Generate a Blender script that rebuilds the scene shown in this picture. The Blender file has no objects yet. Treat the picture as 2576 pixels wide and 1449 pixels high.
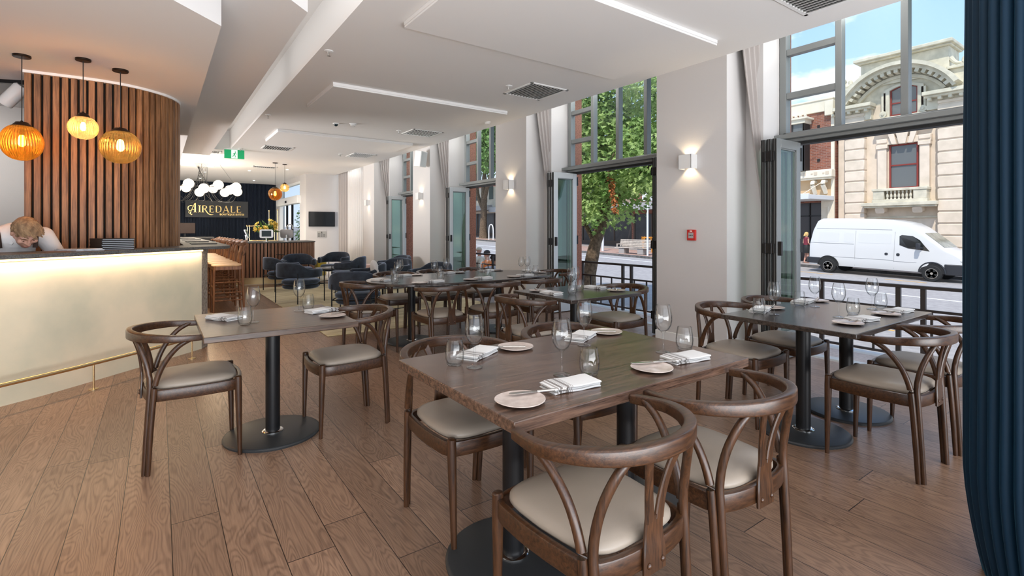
import bpy, bmesh, math, random
from mathutils import Vector, Matrix, Euler
R = math.radians
PI = math.pi
rnd = random.Random(7)
scene = bpy.context.scene
COL = scene.collection

# ---------------------------------------------------------------- camera
cam_d = bpy.data.cameras.new('camera')
cam = bpy.data.objects.new('camera', cam_d)
COL.objects.link(cam)
scene.camera = cam
cam_d.sensor_fit = 'HORIZONTAL'
cam_d.sensor_width = 36.0
cam_d.lens = 36.0 * 1252 / 2576
cam_d.shift_y = -(724.5 - 577.0) / 2576
cam_d.clip_start = 0.05
cam_d.clip_end = 500
cam.location = (0, 0, 1.32)
cam.rotation_euler = (R(90), 0, -math.atan2(888, 1252))

# ---------------------------------------------------------------- view + sky + lights
scene.view_settings.view_transform = 'Standard'
scene.view_settings.look = 'None'
scene.view_settings.gamma = 1
scene.view_settings.exposure = 0.68
scene.view_settings.use_curve_mapping = False

def build_world():
    w = bpy.data.worlds.new('sky'); scene.world = w; w.use_nodes = True
    nt = w.node_tree; nt.nodes.clear()
    N = nt.nodes.new; L = nt.links.new
    out = N('ShaderNodeOutputWorld'); bg = N('ShaderNodeBackground')
    tc = N('ShaderNodeTexCoord'); sep = N('ShaderNodeSeparateXYZ')
    L(tc.outputs['Generated'], sep.inputs[0])
    ramp = N('ShaderNodeValToRGB')
    e = ramp.color_ramp.elements
    e[0].position = 0.0; e[0].color = (0.62, 0.72, 0.86, 1)
    e[1].position = 0.75; e[1].color = (0.14, 0.30, 0.62, 1)
    m = e.new(0.28); m.color = (0.34, 0.52, 0.80, 1)
    L(sep.outputs['Z'], ramp.inputs[0])
    # clouds
    mp = N('ShaderNodeMapping'); mp.inputs['Scale'].default_value = (1, 1, 2.4)
    mp.inputs['Location'].default_value = (0.35, 0.1, 0.2)
    L(tc.outputs['Generated'], mp.inputs[0])
    nz = N('ShaderNodeTexNoise'); nz.inputs['Scale'].default_value = 4.2
    nz.inputs['Detail'].default_value = 9; nz.inputs['Roughness'].default_value = 0.56
    L(mp.outputs[0], nz.inputs[0])
    cr = N('ShaderNodeValToRGB')
    cr.color_ramp.elements[0].position = 0.53; cr.color_ramp.elements[0].color = (0, 0, 0, 1)
    cr.color_ramp.elements[1].position = 0.66; cr.color_ramp.elements[1].color = (1, 1, 1, 1)
    L(nz.outputs['Fac'], cr.inputs[0])
    mix = N('ShaderNodeMixRGB'); mix.inputs[2].default_value = (1.0, 1.0, 1.02, 1)
    L(cr.outputs[0], mix.inputs[0]); L(ramp.outputs[0], mix.inputs[1])
    L(mix.outputs[0], bg.inputs[0]); bg.inputs[1].default_value = 1.1
    L(bg.outputs[0], out.inputs[0])
build_world()

def lamp(name, kind, loc, energy, color=(1, 1, 1), **kw):
    d = bpy.data.lights.new(name, kind); d.energy = energy; d.color = color
    o = bpy.data.objects.new(name, d); COL.objects.link(o); o.location = loc
    rot = kw.pop('rot', None); look = kw.pop('look', None)
    for k, v in kw.items(): setattr(d, k, v)
    if rot: o.rotation_euler = rot
    if look is not None:
        o.rotation_euler = (Vector(look) - Vector(loc)).to_track_quat('-Z', 'Y').to_euler()
    return o
# the sun stands behind our own building and lights the far side of the street
lamp('sun', 'SUN', (0, 0, 20), 2.5, (1.0, 0.94, 0.85), angle=R(1.5), look=(0.62, 0.30, 20 - 0.98))
# unseen fill lamps added behind and beside the camera to brighten the room
lamp('fill_back', 'AREA', (0.5, -3.3, 1.5), 105, (0.97, 0.985, 1.0), shape='RECTANGLE', size=8.0, size_y=2.8, look=(0.9, 6, 2.3))
lamp('fill_left', 'AREA', (-4.9, 0.2, 1.6), 30, (0.97, 0.985, 1.0), shape='RECTANGLE', size=4.5, size_y=2.6, look=(3, 3.2, 1.7))  # added fill from the left side
lamp('fill_low', 'AREA', (0.8, -1.8, 0.25), 225, (0.97, 0.985, 1.0), shape='RECTANGLE', size=7.0, size_y=2.0, spread=R(130), look=(1.2, 1.2, 3.6))  # added low fill, aimed up to brighten the ceiling
# added fill lamp hidden behind the bar core, brightens the lounge
lamp('fill_side', 'AREA', (-4.9, 11.6, 1.2), 520, (0.98, 0.99, 1.0), shape='RECTANGLE', size=3.6, size_y=2.6, look=(4, 11.0, 2.6))
# added fill lamps hidden in the curtain pocket, whiten curtains and reveals
for yb in (2.0, 5.5, 9.0, 12.45, 15.9):
    lamp('pocket_fill', 'AREA', (5.25, yb, 3.78), 17, (1.0, 0.995, 0.985), shape='RECTANGLE', size=0.5, size_y=2.0, look=(4.9, yb, 0))

# ---------------------------------------------------------------- helpers
def V(*a): return Vector(a)

def catmull(pts, n=6, closed=False):
    P = [Vector(p) for p in pts]; out = []
    m = len(P)
    rng = range(m if closed else m - 1)
    for i in rng:
        if closed: p0, p1, p2, p3 = P[(i-1) % m], P[i], P[(i+1) % m], P[(i+2) % m]
        else: p0, p1, p2, p3 = P[max(i-1, 0)], P[i], P[i+1], P[min(i+2, m-1)]
        for k in range(n):
            t = k / n
            out.append(0.5 * ((2*p1) + (-p0+p2)*t + (2*p0-5*p1+4*p2-p3)*t*t + (-p0+3*p1-3*p2+p3)*t**3))
    if not closed: out.append(P[-1].copy())
    return out

def lerp_list(vals, n):
    out = []
    for i in range(n):
        t = i / (n - 1) * (len(vals) - 1); k = min(int(t), len(vals) - 2); f = t - k
        out.append(vals[k] * (1 - f) + vals[k+1] * f)
    return out

def circ(r, n=10, rx=1.0, ry=1.0):
    return [(r*rx*math.cos(2*PI*i/n), r*ry*math.sin(2*PI*i/n)) for i in range(n)]

def rrect(w, h, r, n=3):
    out = []
    for cx, cy, a0 in ((w/2-r, h/2-r, 0), (-w/2+r, h/2-r, 90), (-w/2+r, -h/2+r, 180), (w/2-r, -h/2+r, 270)):
        for i in range(n+1):
            a = R(a0 + 90*i/n); out.append((cx + r*math.cos(a), cy + r*math.sin(a)))
    return out

class MB:
    def __init__(self): self.v = []; self.f = []
    def add(self, verts, faces, M=None):
        b = len(self.v)
        for p in verts:
            p = Vector(p)
            self.v.append(M @ p if M is not None else p)
        for f in faces: self.f.append([b + i for i in f])
        return self
    def box(self, x0, x1, y0, y1, z0, z1, M=None):
        vs = [(x0,y0,z0),(x1,y0,z0),(x1,y1,z0),(x0,y1,z0),(x0,y0,z1),(x1,y0,z1),(x1,y1,z1),(x0,y1,z1)]
        return self.add(vs, [(0,3,2,1),(4,5,6,7),(0,1,5,4),(1,2,6,5),(2,3,7,6),(3,0,4,7)], M)
    def cbox(self, c, s, M=None):
        return self.box(c[0]-s[0]/2, c[0]+s[0]/2, c[1]-s[1]/2, c[1]+s[1]/2, c[2]-s[2]/2, c[2]+s[2]/2, M)
    def prism(self, poly, z0, z1, M=None):
        n = len(poly)
        vs = [(p[0], p[1], z0) for p in poly] + [(p[0], p[1], z1) for p in poly]
        fs = [list(range(n))[::-1], list(range(n, 2*n))] + [(i, (i+1) % n, n+(i+1) % n, n+i) for i in range(n)]
        return self.add(vs, fs, M)
    def lathe(self, prof, seg=24, M=None, ribs=0, amp=0, closed=False):
        vs = []; n = len(prof)
        for (r, z) in prof:
            for k in range(seg):
                a = 2*PI*k/seg
                rr = r * (1 + (amp*math.cos(ribs*a) if ribs else 0))
                vs.append((rr*math.cos(a), rr*math.sin(a), z))
        fs = []
        for i in range(n - (0 if closed else 1)):
            j = (i + 1) % n
            for k in range(seg):
                l = (k+1) % seg
                fs.append((i*seg+k, i*seg+l, j*seg+l, j*seg+k))
        if not closed:
            fs.append(list(range(seg))[::-1]); fs.append([(n-1)*seg+k for k in range(seg)])
        return self.add(vs, fs, M)
    def cyl(self, p0, p1, r0, r1=None, seg=12):
        if r1 is None: r1 = r0
        return self.sweep([p0, p1], [r0, r1], seg=seg)
    def sweep(self, path, sec, up=(0, 0, 1), seg=10, closed=False, M=None, rx=1.0, ry=1.0):
        """sec: list of radii per point, one radius, or a list of (a,b) sections per point / one section"""
        P = [Vector(p) for p in path]; n = len(P); up = Vector(up)
        if isinstance(sec, (int, float)): sec = [sec]*n
        if isinstance(sec[0], (int, float)):
            if len(sec) != n: sec = lerp_list(sec, n)
            S = [circ(r, seg, rx, ry) for r in sec]
        elif isinstance(sec[0][0], (int, float)): S = [sec]*n
        else: S = sec
        m = len(S[0]); vs = []
        prev = None
        for i in range(n):
            if closed: t = P[(i+1) % n] - P[i-1]
            elif i == 0: t = P[1] - P[0]
            elif i == n-1: t = P[-1] - P[-2]
            else: t = (P[i+1]-P[i]).normalized() + (P[i]-P[i-1]).normalized()
            if t.length < 1e-9: t = Vector((0, 0, 1))
            t.normalize()
            u = up
            if abs(t.dot(u)) > 0.985: u = prev if prev is not None else (Vector((0, 1, 0)) if abs(t.y) < 0.9 else Vector((1, 0, 0)))
            a = t.cross(u); 
            if a.length < 1e-6: a = t.orthogonal()
            a.normalize(); b = a.cross(t); prev = b
            for (x, y) in S[i]: vs.append(P[i] + a*x + b*y)
        fs = []
        for i in range(n if closed else n-1):
            j = (i+1) % n
            for k in range(m):
                l = (k+1) % m; fs.append((i*m+k, i*m+l, j*m+l, j*m+k))
        if not closed: fs.append(list(range(m))[::-1]); fs.append([(n-1)*m+k for k in range(m)])
        return self.add(vs, fs, M)
    def ball(self, c, r, seg=16, rings=10, M=None):
        if isinstance(r, (int, float)): r = (r, r, r)
        vs = []; fs = []
        for i in range(1, rings):
            a = PI*i/rings
            for k in range(seg):
                b = 2*PI*k/seg
                vs.append((c[0]+r[0]*math.sin(a)*math.cos(b), c[1]+r[1]*math.sin(a)*math.sin(b), c[2]+r[2]*math.cos(a)))
        t = len(vs); vs.append((c[0], c[1], c[2]+r[2])); vs.append((c[0], c[1], c[2]-r[2]))
        for i in range(rings-2):
            for k in range(seg):
                l = (k+1) % seg; fs.append((i*seg+k, (i+1)*seg+k, (i+1)*seg+l, i*seg+l))
        for k in range(seg):
            l = (k+1) % seg; fs.append((t, k, l)); fs.append((t+1, (rings-2)*seg+l, (rings-2)*seg+k))
        return self.add(vs, fs, M)
    def build(self, name, mat, parent=None, smooth=True, bevel=0, bseg=2, recalc=True, angle=40, loc=None):
        me = bpy.data.meshes.new(name)
        me.from_pydata([tuple(p) for p in self.v], [], self.f)
        if recalc:
            bm = bmesh.new(); bm.from_mesh(me)
            bmesh.ops.recalc_face_normals(bm, faces=bm.faces); bm.to_mesh(me); bm.free()
        if smooth:
            me.polygons.foreach_set('use_smooth', [True]*len(me.polygons))
            me.set_sharp_from_angle(angle=R(angle))
        me.materials.append(mat)
        o = bpy.data.objects.new(name, me); COL.objects.link(o)
        if parent is not None: o.parent = parent
        if loc: o.location = loc
        if bevel:
            b = o.modifiers.new('bevel', 'BEVEL'); b.width = bevel; b.segments = bseg; b.limit_method = 'ANGLE'; b.angle_limit = R(35)
            b.harden_normals = False
        return o

def tag(o, label=None, cat=None, group=None, kind=None):
    if label: o['label'] = label
    if cat: o['category'] = cat
    if group: o['group'] = group
    if kind: o['kind'] = kind
    return o
def thing(name, label, cat, loc=(0, 0, 0), rz=0, group=None):
    o = bpy.data.objects.new(name, None); COL.objects.link(o); o.empty_display_size = 0.1
    o.location = loc; o.rotation_euler = (0, 0, rz)
    return tag(o, label, cat, group)
def struct(o, label=None): 
    o['kind'] = 'structure'
    if label: o['label'] = label
    return o
KIDS = {}
def kids(o): return [c for c in bpy.data.objects if c.parent == o]
def dup(root, loc, rz=0, label=None, group=None, tilt=None):
    if root.name not in KIDS:
        KIDS[root.name] = [(c, kids(c)) for c in kids(root)]
    r = root.copy(); COL.objects.link(r); r.location = loc; r.rotation_euler = tilt if tilt else (0, 0, rz)
    if label: r['label'] = label
    if group: r['group'] = group
    for c, gs in KIDS[root.name]:
        d = c.copy(); COL.objects.link(d); d.parent = r
        for g in gs:
            e = g.copy(); COL.objects.link(e); e.parent = d
    return r
class Stock:
    """first placing moves the original, later ones copy it"""
    def __init__(self, root): self.root = root; self.used = False
    def place(self, loc, rz=0, label=None, group=None, tilt=None):
        if not self.used:
            self.used = True; kids_ = [(c, kids(c)) for c in kids(self.root)]; KIDS[self.root.name] = kids_
            o = self.root; o.location = loc; o.rotation_euler = tilt if tilt else (0, 0, rz)
            if label: o['label'] = label
            if group: o['group'] = group
            return o
        return dup(self.root, loc, rz, label, group, tilt)

# ---------------------------------------------------------------- materials
MATS = {}
def mat(name, color, rough=0.5, metal=0.0, spec=0.5, emis=None, estr=0, bump=0, bscale=60, var=0, vscale=8, stretch=None, coat=0, sheen=0, trans=0, ior=1.45, c2=None, detail=4, alpha=None):
    if name in MATS: return MATS[name]
    m = bpy.data.materials.new(name); m.use_nodes = True; MATS[name] = m
    nt = m.node_tree; b = nt.nodes['Principled BSDF']
    b.inputs['Base Color'].default_value = (*color, 1)
    b.inputs['Roughness'].default_value = rough; b.inputs['Metallic'].default_value = metal
    b.inputs['Specular IOR Level'].default_value = spec
    b.inputs['Coat Weight'].default_value = coat; b.inputs['Coat Roughness'].default_value = 0.15
    b.inputs['Sheen Weight'].default_value = sheen
    b.inputs['Transmission Weight'].default_value = trans; b.inputs['IOR'].default_value = ior
    if emis: b.inputs['Emission Color'].default_value = (*emis, 1); b.inputs['Emission Strength'].default_value = estr
    N = nt.nodes.new; L = nt.links.new
    if var or bump or c2:
        tc = N('ShaderNodeTexCoord'); mp = N('ShaderNodeMapping')
        if stretch: mp.inputs['Scale'].default_value = stretch
        L(tc.outputs['Object'], mp.inputs[0])
    if var or c2:
        nz = N('ShaderNodeTexNoise'); nz.inputs['Scale'].default_value = vscale; nz.inputs['Detail'].default_value = detail
        L(mp.outputs[0], nz.inputs[0])
        cr = N('ShaderNodeValToRGB'); cr.color_ramp.elements[0].position = 0.35; cr.color_ramp.elements[1].position = 0.65
        a = c2 if c2 else tuple(c*(1-var) for c in color)
        z = color if c2 else tuple(min(1, c*(1+var)) for c in color)
        cr.color_ramp.elements[0].color = (*a, 1); cr.color_ramp.elements[1].color = (*z, 1)
        L(nz.outputs['Fac'], cr.inputs[0]); L(cr.outputs[0], b.inputs['Base Color'])
    if bump:
        n2 = N('ShaderNodeTexNoise'); n2.inputs['Scale'].default_value = bscale; n2.inputs['Detail'].default_value = 3
        L(mp.outputs[0], n2.inputs[0])
        bp = N('ShaderNodeBump'); bp.inputs['Strength'].default_value = bump; bp.inputs['Distance'].default_value = 0.01
        L(n2.outputs['Fac'], bp.inputs['Height']); L(bp.outputs[0], b.inputs['Normal'])
    return m

def wood(name, dark, light, rough=0.4, axis='X', scale=1.0, coat=0.0, bump=0.15, rv=0.0):
    if name in MATS: return MATS[name]
    m = bpy.data.materials.new(name); m.use_nodes = True; MATS[name] = m
    nt = m.node_tree; b = nt.nodes['Principled BSDF']; N = nt.nodes.new; L = nt.links.new
    b.inputs['Roughness'].default_value = rough; b.inputs['Coat Weight'].default_value = coat; b.inputs['Coat Roughness'].default_value = 0.2
    tc = N('ShaderNodeTexCoord'); mp = N('ShaderNodeMapping')
    s = {'X': (1.2, 22, 22), 'Y': (22, 1.2, 22), 'Z': (22, 22, 1.2)}[axis]
    mp.inputs['Scale'].default_value = tuple(q*scale for q in s)
    L(tc.outputs['Object'], mp.inputs[0])
    nz = N('ShaderNodeTexNoise'); nz.inputs['Scale'].default_value = 1.6; nz.inputs['Detail'].default_value = 7; nz.inputs['Roughness'].default_value = 0.65
    nz.inputs['Distortion'].default_value = 0.6
    L(mp.outputs[0], nz.inputs[0])
    fine = N('ShaderNodeTexNoise'); fine.inputs['Scale'].default_value = 9; fine.inputs['Detail'].default_value = 3
    L(mp.outputs[0], fine.inputs[0])
    ad = N('ShaderNodeMath'); ad.operation = 'MULTIPLY_ADD'; ad.inputs[1].default_value = 0.35; 
    L(fine.outputs['Fac'], ad.inputs[0]); L(nz.outputs['Fac'], ad.inputs[2])
    cr = N('ShaderNodeValToRGB'); cr.color_ramp.elements[0].position = 0.5; cr.color_ramp.elements[1].position = 0.86
    cr.color_ramp.elements[0].color = (*dark, 1); cr.color_ramp.elements[1].color = (*light, 1)
    L(ad.outputs[0], cr.inputs[0]); L(cr.outputs[0], b.inputs['Base Color'])
    if rv:                                               # each batten is its own board
        oi = N('ShaderNodeObjectInfo'); hv = N('ShaderNodeHueSaturation'); mr = N('ShaderNodeMapRange'); mr.inputs[3].default_value = 1-rv; mr.inputs[4].default_value = 1+rv
        L(oi.outputs['Random'], mr.inputs[0]); L(mr.outputs[0], hv.inputs['Value']); L(cr.outputs[0], hv.inputs['Color']); L(hv.outputs[0], b.inputs['Base Color'])
    if bump:
        bp = N('ShaderNodeBump'); bp.inputs['Strength'].default_value = bump; bp.inputs['Distance'].default_value = 0.002
        L(ad.outputs[0], bp.inputs['Height']); L(bp.outputs[0], b.inputs['Normal'])
    return m

def glass_pane(name, tint=(1, 1, 1), refl=1.0):
    """thin window glass: mostly clear, mirrors at grazing angles"""
    if name in MATS: return MATS[name]
    m = bpy.data.materials.new(name); m.use_nodes = True; MATS[name] = m
    nt = m.node_tree; nt.nodes.clear(); N = nt.nodes.new; L = nt.links.new
    out = N('ShaderNodeOutputMaterial'); mx = N('ShaderNodeMixShader')
    tr = N('ShaderNodeBsdfTransparent'); tr.inputs[0].default_value = (*tint, 1)
    gl = N('ShaderNodeBsdfGlossy'); gl.inputs['Roughness'].default_value = 0.01
    fr = N('ShaderNodeLayerWeight'); fr.inputs[0].default_value = 0.5
    pw = N('ShaderNodeMath'); pw.operation = 'POWER'; pw.inputs[1].default_value = 5.0; L(fr.outputs['Facing'], pw.inputs[0])
    ml = N('ShaderNodeMath'); ml.operation = 'MULTIPLY_ADD'; ml.inputs[1].default_value = 0.45*refl; ml.inputs[2].default_value = 0.022*refl; ml.use_clamp = True
    L(pw.outputs[0], ml.inputs[0]); L(ml.outputs[0], mx.inputs[0]); L(tr.outputs[0], mx.inputs[1]); L(gl.outputs[0], mx.inputs[2])
    L(mx.outputs[0], out.inputs[0])
    return m

M_WALL = mat('wall_paint', (0.64, 0.615, 0.60), 0.85, bump=0.10, bscale=130)
M_CEIL = mat('ceiling_paint', (0.84, 0.825, 0.81), 0.9, bump=0.05, bscale=150)
M_SOFF = mat('soffit_paint', (0.80, 0.78, 0.765), 0.9, bump=0.05, bscale=150)
M_WHITE = mat('white_enamel', (0.85, 0.85, 0.84), 0.45)
M_ALU = mat('grey_aluminium', (0.23, 0.24, 0.235), 0.38, metal=0.25)
M_ALU2 = mat('pale_aluminium', (0.58, 0.60, 0.595), 0.4, metal=0.1)
M_BLACK = mat('black_metal', (0.009, 0.009, 0.010), 0.36, spec=0.4)
M_BLACKM = mat('black_matt', (0.018, 0.018, 0.018), 0.6)
M_CHROME = mat('chrome', (0.75, 0.74, 0.72), 0.12, metal=1.0)
M_BRASS = mat('brass', (0.75, 0.56, 0.30), 0.25, metal=1.0)
M_CHAIR = wood('chair_walnut', (0.015, 0.006, 0.0025), (0.085, 0.034, 0.013), 0.36, 'Z', 2.6, coat=0.12)
M_CHAIRX = wood('chair_walnut_rail', (0.015, 0.006, 0.0025), (0.085, 0.034, 0.013), 0.34, 'X', 2.6, coat=0.15)
M_SEAT = mat('taupe_leather', (0.31, 0.258, 0.208), 0.38, bump=0.04, bscale=260, var=0.05, vscale=3)
M_TOP = wood('table_oak_brown', (0.030, 0.015, 0.010), (0.165, 0.092, 0.060), 0.24, 'X', 1.7, coat=0.25)
M_TOPL = wood('table_oak_small', (0.026, 0.014, 0.009), (0.115, 0.066, 0.042), 0.3, 'X', 1.7, coat=0.05)
M_TOPD = wood('table_oak_dark', (0.014, 0.010, 0.009), (0.062, 0.045, 0.037), 0.22, 'X', 1.7, coat=0.35)
M_BASE = mat('charcoal_powder_coat', (0.028, 0.03, 0.032), 0.42, bump=0.03, bscale=400)
def drinking_glass():
    """thin clear glass: see-through face on, mirror-bright and slightly dark towards its rim and sides"""
    m = bpy.data.materials.new('drinking_glass'); m.use_nodes = True; nt = m.node_tree; nt.nodes.clear(); N = nt.nodes.new; L = nt.links.new
    out = N('ShaderNodeOutputMaterial'); mx = N('ShaderNodeMixShader'); tr = N('ShaderNodeBsdfTransparent'); gl = N('ShaderNodeBsdfGlossy'); gl.inputs['Roughness'].default_value = 0.02
    lw = N('ShaderNodeLayerWeight'); cr = N('ShaderNodeValToRGB'); e = cr.color_ramp.elements
    e[0].position = 0.45; e[0].color = (0.985, 0.99, 0.99, 1); e[1].position = 1.0; e[1].color = (0.50, 0.52, 0.53, 1)
    L(lw.outputs['Facing'], cr.inputs[0]); L(cr.outputs[0], tr.inputs[0])
    pw = N('ShaderNodeMath'); pw.operation = 'POWER'; pw.inputs[1].default_value = 3.2; L(lw.outputs['Facing'], pw.inputs[0])
    ad = N('ShaderNodeMath'); ad.operation = 'MULTIPLY_ADD'; ad.inputs[1].default_value = 0.75; ad.inputs[2].default_value = 0.035; ad.use_clamp = True; L(pw.outputs[0], ad.inputs[0])
    L(ad.outputs[0], mx.inputs[0]); L(tr.outputs[0], mx.inputs[1]); L(gl.outputs[0], mx.inputs[2]); L(mx.outputs[0], out.inputs[0])
    return m
M_GLASS = drinking_glass()
M_PANE = glass_pane('window_glass', (0.97, 0.985, 0.98), 1.0)
M_PANEG = glass_pane('door_glass', (0.905, 0.985, 0.945), 1.9)
M_PLATE = mat('stoneware_glaze', (0.62, 0.52, 0.47), 0.16, var=0.1, vscale=30, c2=(0.50, 0.41, 0.36))
M_STEEL = mat('brushed_steel', (0.62, 0.60, 0.57), 0.22, metal=1.0)
M_CURT = mat('linen_curtain', (0.43, 0.39, 0.37), 0.9, sheen=0.3, bump=0.1, bscale=300)
M_SHEER = mat('pale_curtain', (0.72, 0.70, 0.68), 0.9, sheen=0.3)
# ---------------------------------------------------------------- floor material
def floor_material():
    m = bpy.data.materials.new('oak_floorboards'); m.use_nodes = True
    nt = m.node_tree; b = nt.nodes['Principled BSDF']; N = nt.nodes.new; L = nt.links.new
    def mth(op, a=None, bb=None, v0=None, v1=None, v2=None, c=None):
        n = N('ShaderNodeMath'); n.operation = op
        if a is not None: L(a, n.inputs[0])
        if bb is not None: L(bb, n.inputs[1])
        if c is not None: L(c, n.inputs[2])
        if v0 is not None: n.inputs[0].default_value = v0
        if v1 is not None: n.inputs[1].default_value = v1
        if v2 is not None: n.inputs[2].default_value = v2
        return n.outputs[0]
    tc = N('ShaderNodeTexCoord'); sp = N('ShaderNodeSeparateXYZ'); L(tc.outputs['Object'], sp.inputs[0])
    W, LEN = 0.185, 1.9
    xs = mth('DIVIDE', mth('SUBTRACT', sp.outputs[0], v1=0.044), v1=W)
    row = mth('FLOOR', xs); fx = mth('FRACT', xs)
    wn = N('ShaderNodeTexWhiteNoise'); wn.noise_dimensions = '1D'; L(row, wn.inputs['W'])
    ys = mth('ADD', mth('DIVIDE', sp.outputs[1], v1=LEN), wn.outputs['Value'])
    seg = mth('FLOOR', ys); fy = mth('FRACT', ys)
    cb = N('ShaderNodeCombineXYZ'); L(row, cb.inputs[0]); L(seg, cb.inputs[1])
    wn2 = N('ShaderNodeTexWhiteNoise'); wn2.noise_dimensions = '3D'; L(cb.outputs[0], wn2.inputs['Vector'])
    # per-board shifted grain coordinates
    off = N('ShaderNodeVectorMath'); off.operation = 'SCALE'; off.inputs[3].default_value = 13.0; L(wn2.outputs['Color'], off.inputs[0])
    ad = N('ShaderNodeVectorMath'); ad.operation = 'ADD'; L(tc.outputs['Object'], ad.inputs[0]); L(off.outputs[0], ad.inputs[1])
    mp = N('ShaderNodeMapping'); mp.inputs['Scale'].default_value = (5.5, 0.85, 1); L(ad.outputs[0], mp.inputs[0])
    nz = N('ShaderNodeTexNoise'); nz.inputs['Scale'].default_value = 1.3; nz.inputs['Detail'].default_value = 2.5; nz.inputs['Roughness'].default_value = 0.45; nz.inputs['Distortion'].default_value = 0.35
    L(mp.outputs[0], nz.inputs[0])
    ring = mth('SINE', mth('MULTIPLY', nz.outputs['Fac'], v1=190.0))
    ring = mth('MULTIPLY_ADD', ring, v1=0.5, v2=0.5)
    ring = mth('POWER', ring, v1=1.8)
    mp2 = N('ShaderNodeMapping'); mp2.inputs['Scale'].default_value = (75, 3.2, 1); L(ad.outputs[0], mp2.inputs[0])
    fine = N('ShaderNodeTexNoise'); fine.inputs['Scale'].default_value = 2; fine.inputs['Detail'].default_value = 5; L(mp2.outputs[0], fine.inputs[0])
    g = mth('MULTIPLY_ADD', ring, v1=0.24, c=mth('MULTIPLY', fine.outputs['Fac'], v1=0.62))
    cr = N('ShaderNodeValToRGB'); e = cr.color_ramp.elements
    e[0].position = 0.20; e[0].color = (0.315, 0.190, 0.120, 1)
    e[1].position = 0.80; e[1].color = (0.110, 0.058, 0.037, 1)
    L(g, cr.inputs[0])
    hv = N('ShaderNodeHueSaturation'); hv.inputs['Saturation'].default_value = 1.0
    L(mth('MULTIPLY_ADD', wn2.outputs['Value'], v1=0.42, v2=0.79), hv.inputs['Value']); L(cr.outputs[0], hv.inputs['Color'])
    # seams
    dx = mth('MINIMUM', fx, mth('SUBTRACT', None, fx, v0=1.0))
    dy = mth('MINIMUM', fy, mth('SUBTRACT', None, fy, v0=1.0))
    sx = mth('LESS_THAN', dx, v1=0.009); sy = mth('LESS_THAN', dy, v1=0.0011)
    s = mth('MAXIMUM', sx, sy)
    mx = N('ShaderNodeMixRGB'); mx.inputs[2].default_value = (0.022, 0.011, 0.007, 1); L(s, mx.inputs[0]); L(hv.outputs[0], mx.inputs[1])
    L(mx.outputs[0], b.inputs['Base Color'])
    L(mth('MULTIPLY_ADD', g, v1=0.16, v2=0.27), b.inputs['Roughness'])
    bp = N('ShaderNodeBump'); bp.inputs['Strength'].default_value = 0.22; bp.inputs['Distance'].default_value = 0.002; bp.invert = True
    L(mth('MAXIMUM', g, mth('MULTIPLY', s, v1=3.0)), bp.inputs['Height']); L(bp.outputs[0], b.inputs['Normal'])
    return m
M_FLOOR = floor_material()

# ---------------------------------------------------------------- floors
ZC = 3.15            # main ceiling
YB = 17.2            # far wall of the lounge
struct(MB().box(-5.2, 5.5, -3.5, 13.2, -0.3, 0).build('floor', M_FLOOR, smooth=False))
M_STONE = mat('pale_stone_tile', (0.68, 0.65, 0.61), 0.3, var=0.05, vscale=2)
struct(MB().box(-5.2, 5.5, 13.2, 22.5, -0.3, 0).build('floor', M_STONE, smooth=False))
M_TERR = mat('pink_grit_paving', (0.56, 0.48, 0.44), 0.8, bump=0.3, bscale=90, var=0.12, vscale=40)
struct(MB().box(5.5, 6.12, -3.5, 22.5, -0.35, -0.005).build('terrace_slab', M_TERR, smooth=False), 'pink grit terrace strip outside the folding doors')
M_EDGE = mat('terrace_edge', (0.72, 0.71, 0.68), 0.7)
struct(MB().box(6.12, 6.32, -3.5, 22.5, -1.2, -0.005).build('terrace_kerb', M_EDGE, smooth=False), 'white concrete edge of the terrace')

# ---------------------------------------------------------------- ceilings
struct(MB().box(1.33, 4.85, -3.5, YB, ZC, ZC+0.45).build('ceiling', M_CEIL, smooth=False))
cc_ = MB().box(-5.2, 1.33, 13.15, 14.0, ZC, ZC+0.45).box(-5.2, -1.2, 14.0, 17.1, ZC, ZC+0.45).box(-5.2, 1.33, 17.1, YB, ZC, ZC+0.45).prism([(-5.2, YB), (4.12, YB), (4.12, 22.5), (-5.2, 22.5)], ZC, ZC+0.45)
cc_.box(-1.2, 1.33, 14.0, 17.1, ZC+0.35, ZC+0.45)
struct(cc_.build('ceiling', M_CEIL, smooth=False))
struct(MB().box(-5.2, 1.33, -3.5, 13.15, 3.60, 3.75).build('ceiling', M_CEIL, smooth=False))
struct(MB().prism([(0.94, 4.06), (0.94, 13.15), (-5.2, 13.15), (-5.2, -2.08)], 3.0, 3.60).build('ceiling', M_SOFF, smooth=False))
struct(MB().prism([(0.37, 4.18), (0.37, 13.15), (-5.2, 13.15), (-5.2, -1.39)], 2.8, 3.0).build('ceiling', M_SOFF, smooth=False))
# soft light along the recess between the two ceilings, turned to the tall fascia
for y_ in (2.0, 5.2, 8.4, 11.4):
    o_ = lamp('recess_light', 'AREA', (0.955 if y_ > 4 else 0.6, y_, 3.35), 1.8, (1.0, 0.98, 0.96), shape='RECTANGLE', size=0.4, size_y=3.0); o_.rotation_euler = (0, R(-90), 0)
# slot above the windows
struct(MB().box(4.85, 5.95, -3.5, YB, 3.85, 4.0).build('ceiling', M_CEIL, smooth=False))
struct(MB().box(4.80, 4.85, -3.5, YB, ZC+0.45, 3.85).build('ceiling', M_CEIL, smooth=False))

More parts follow.
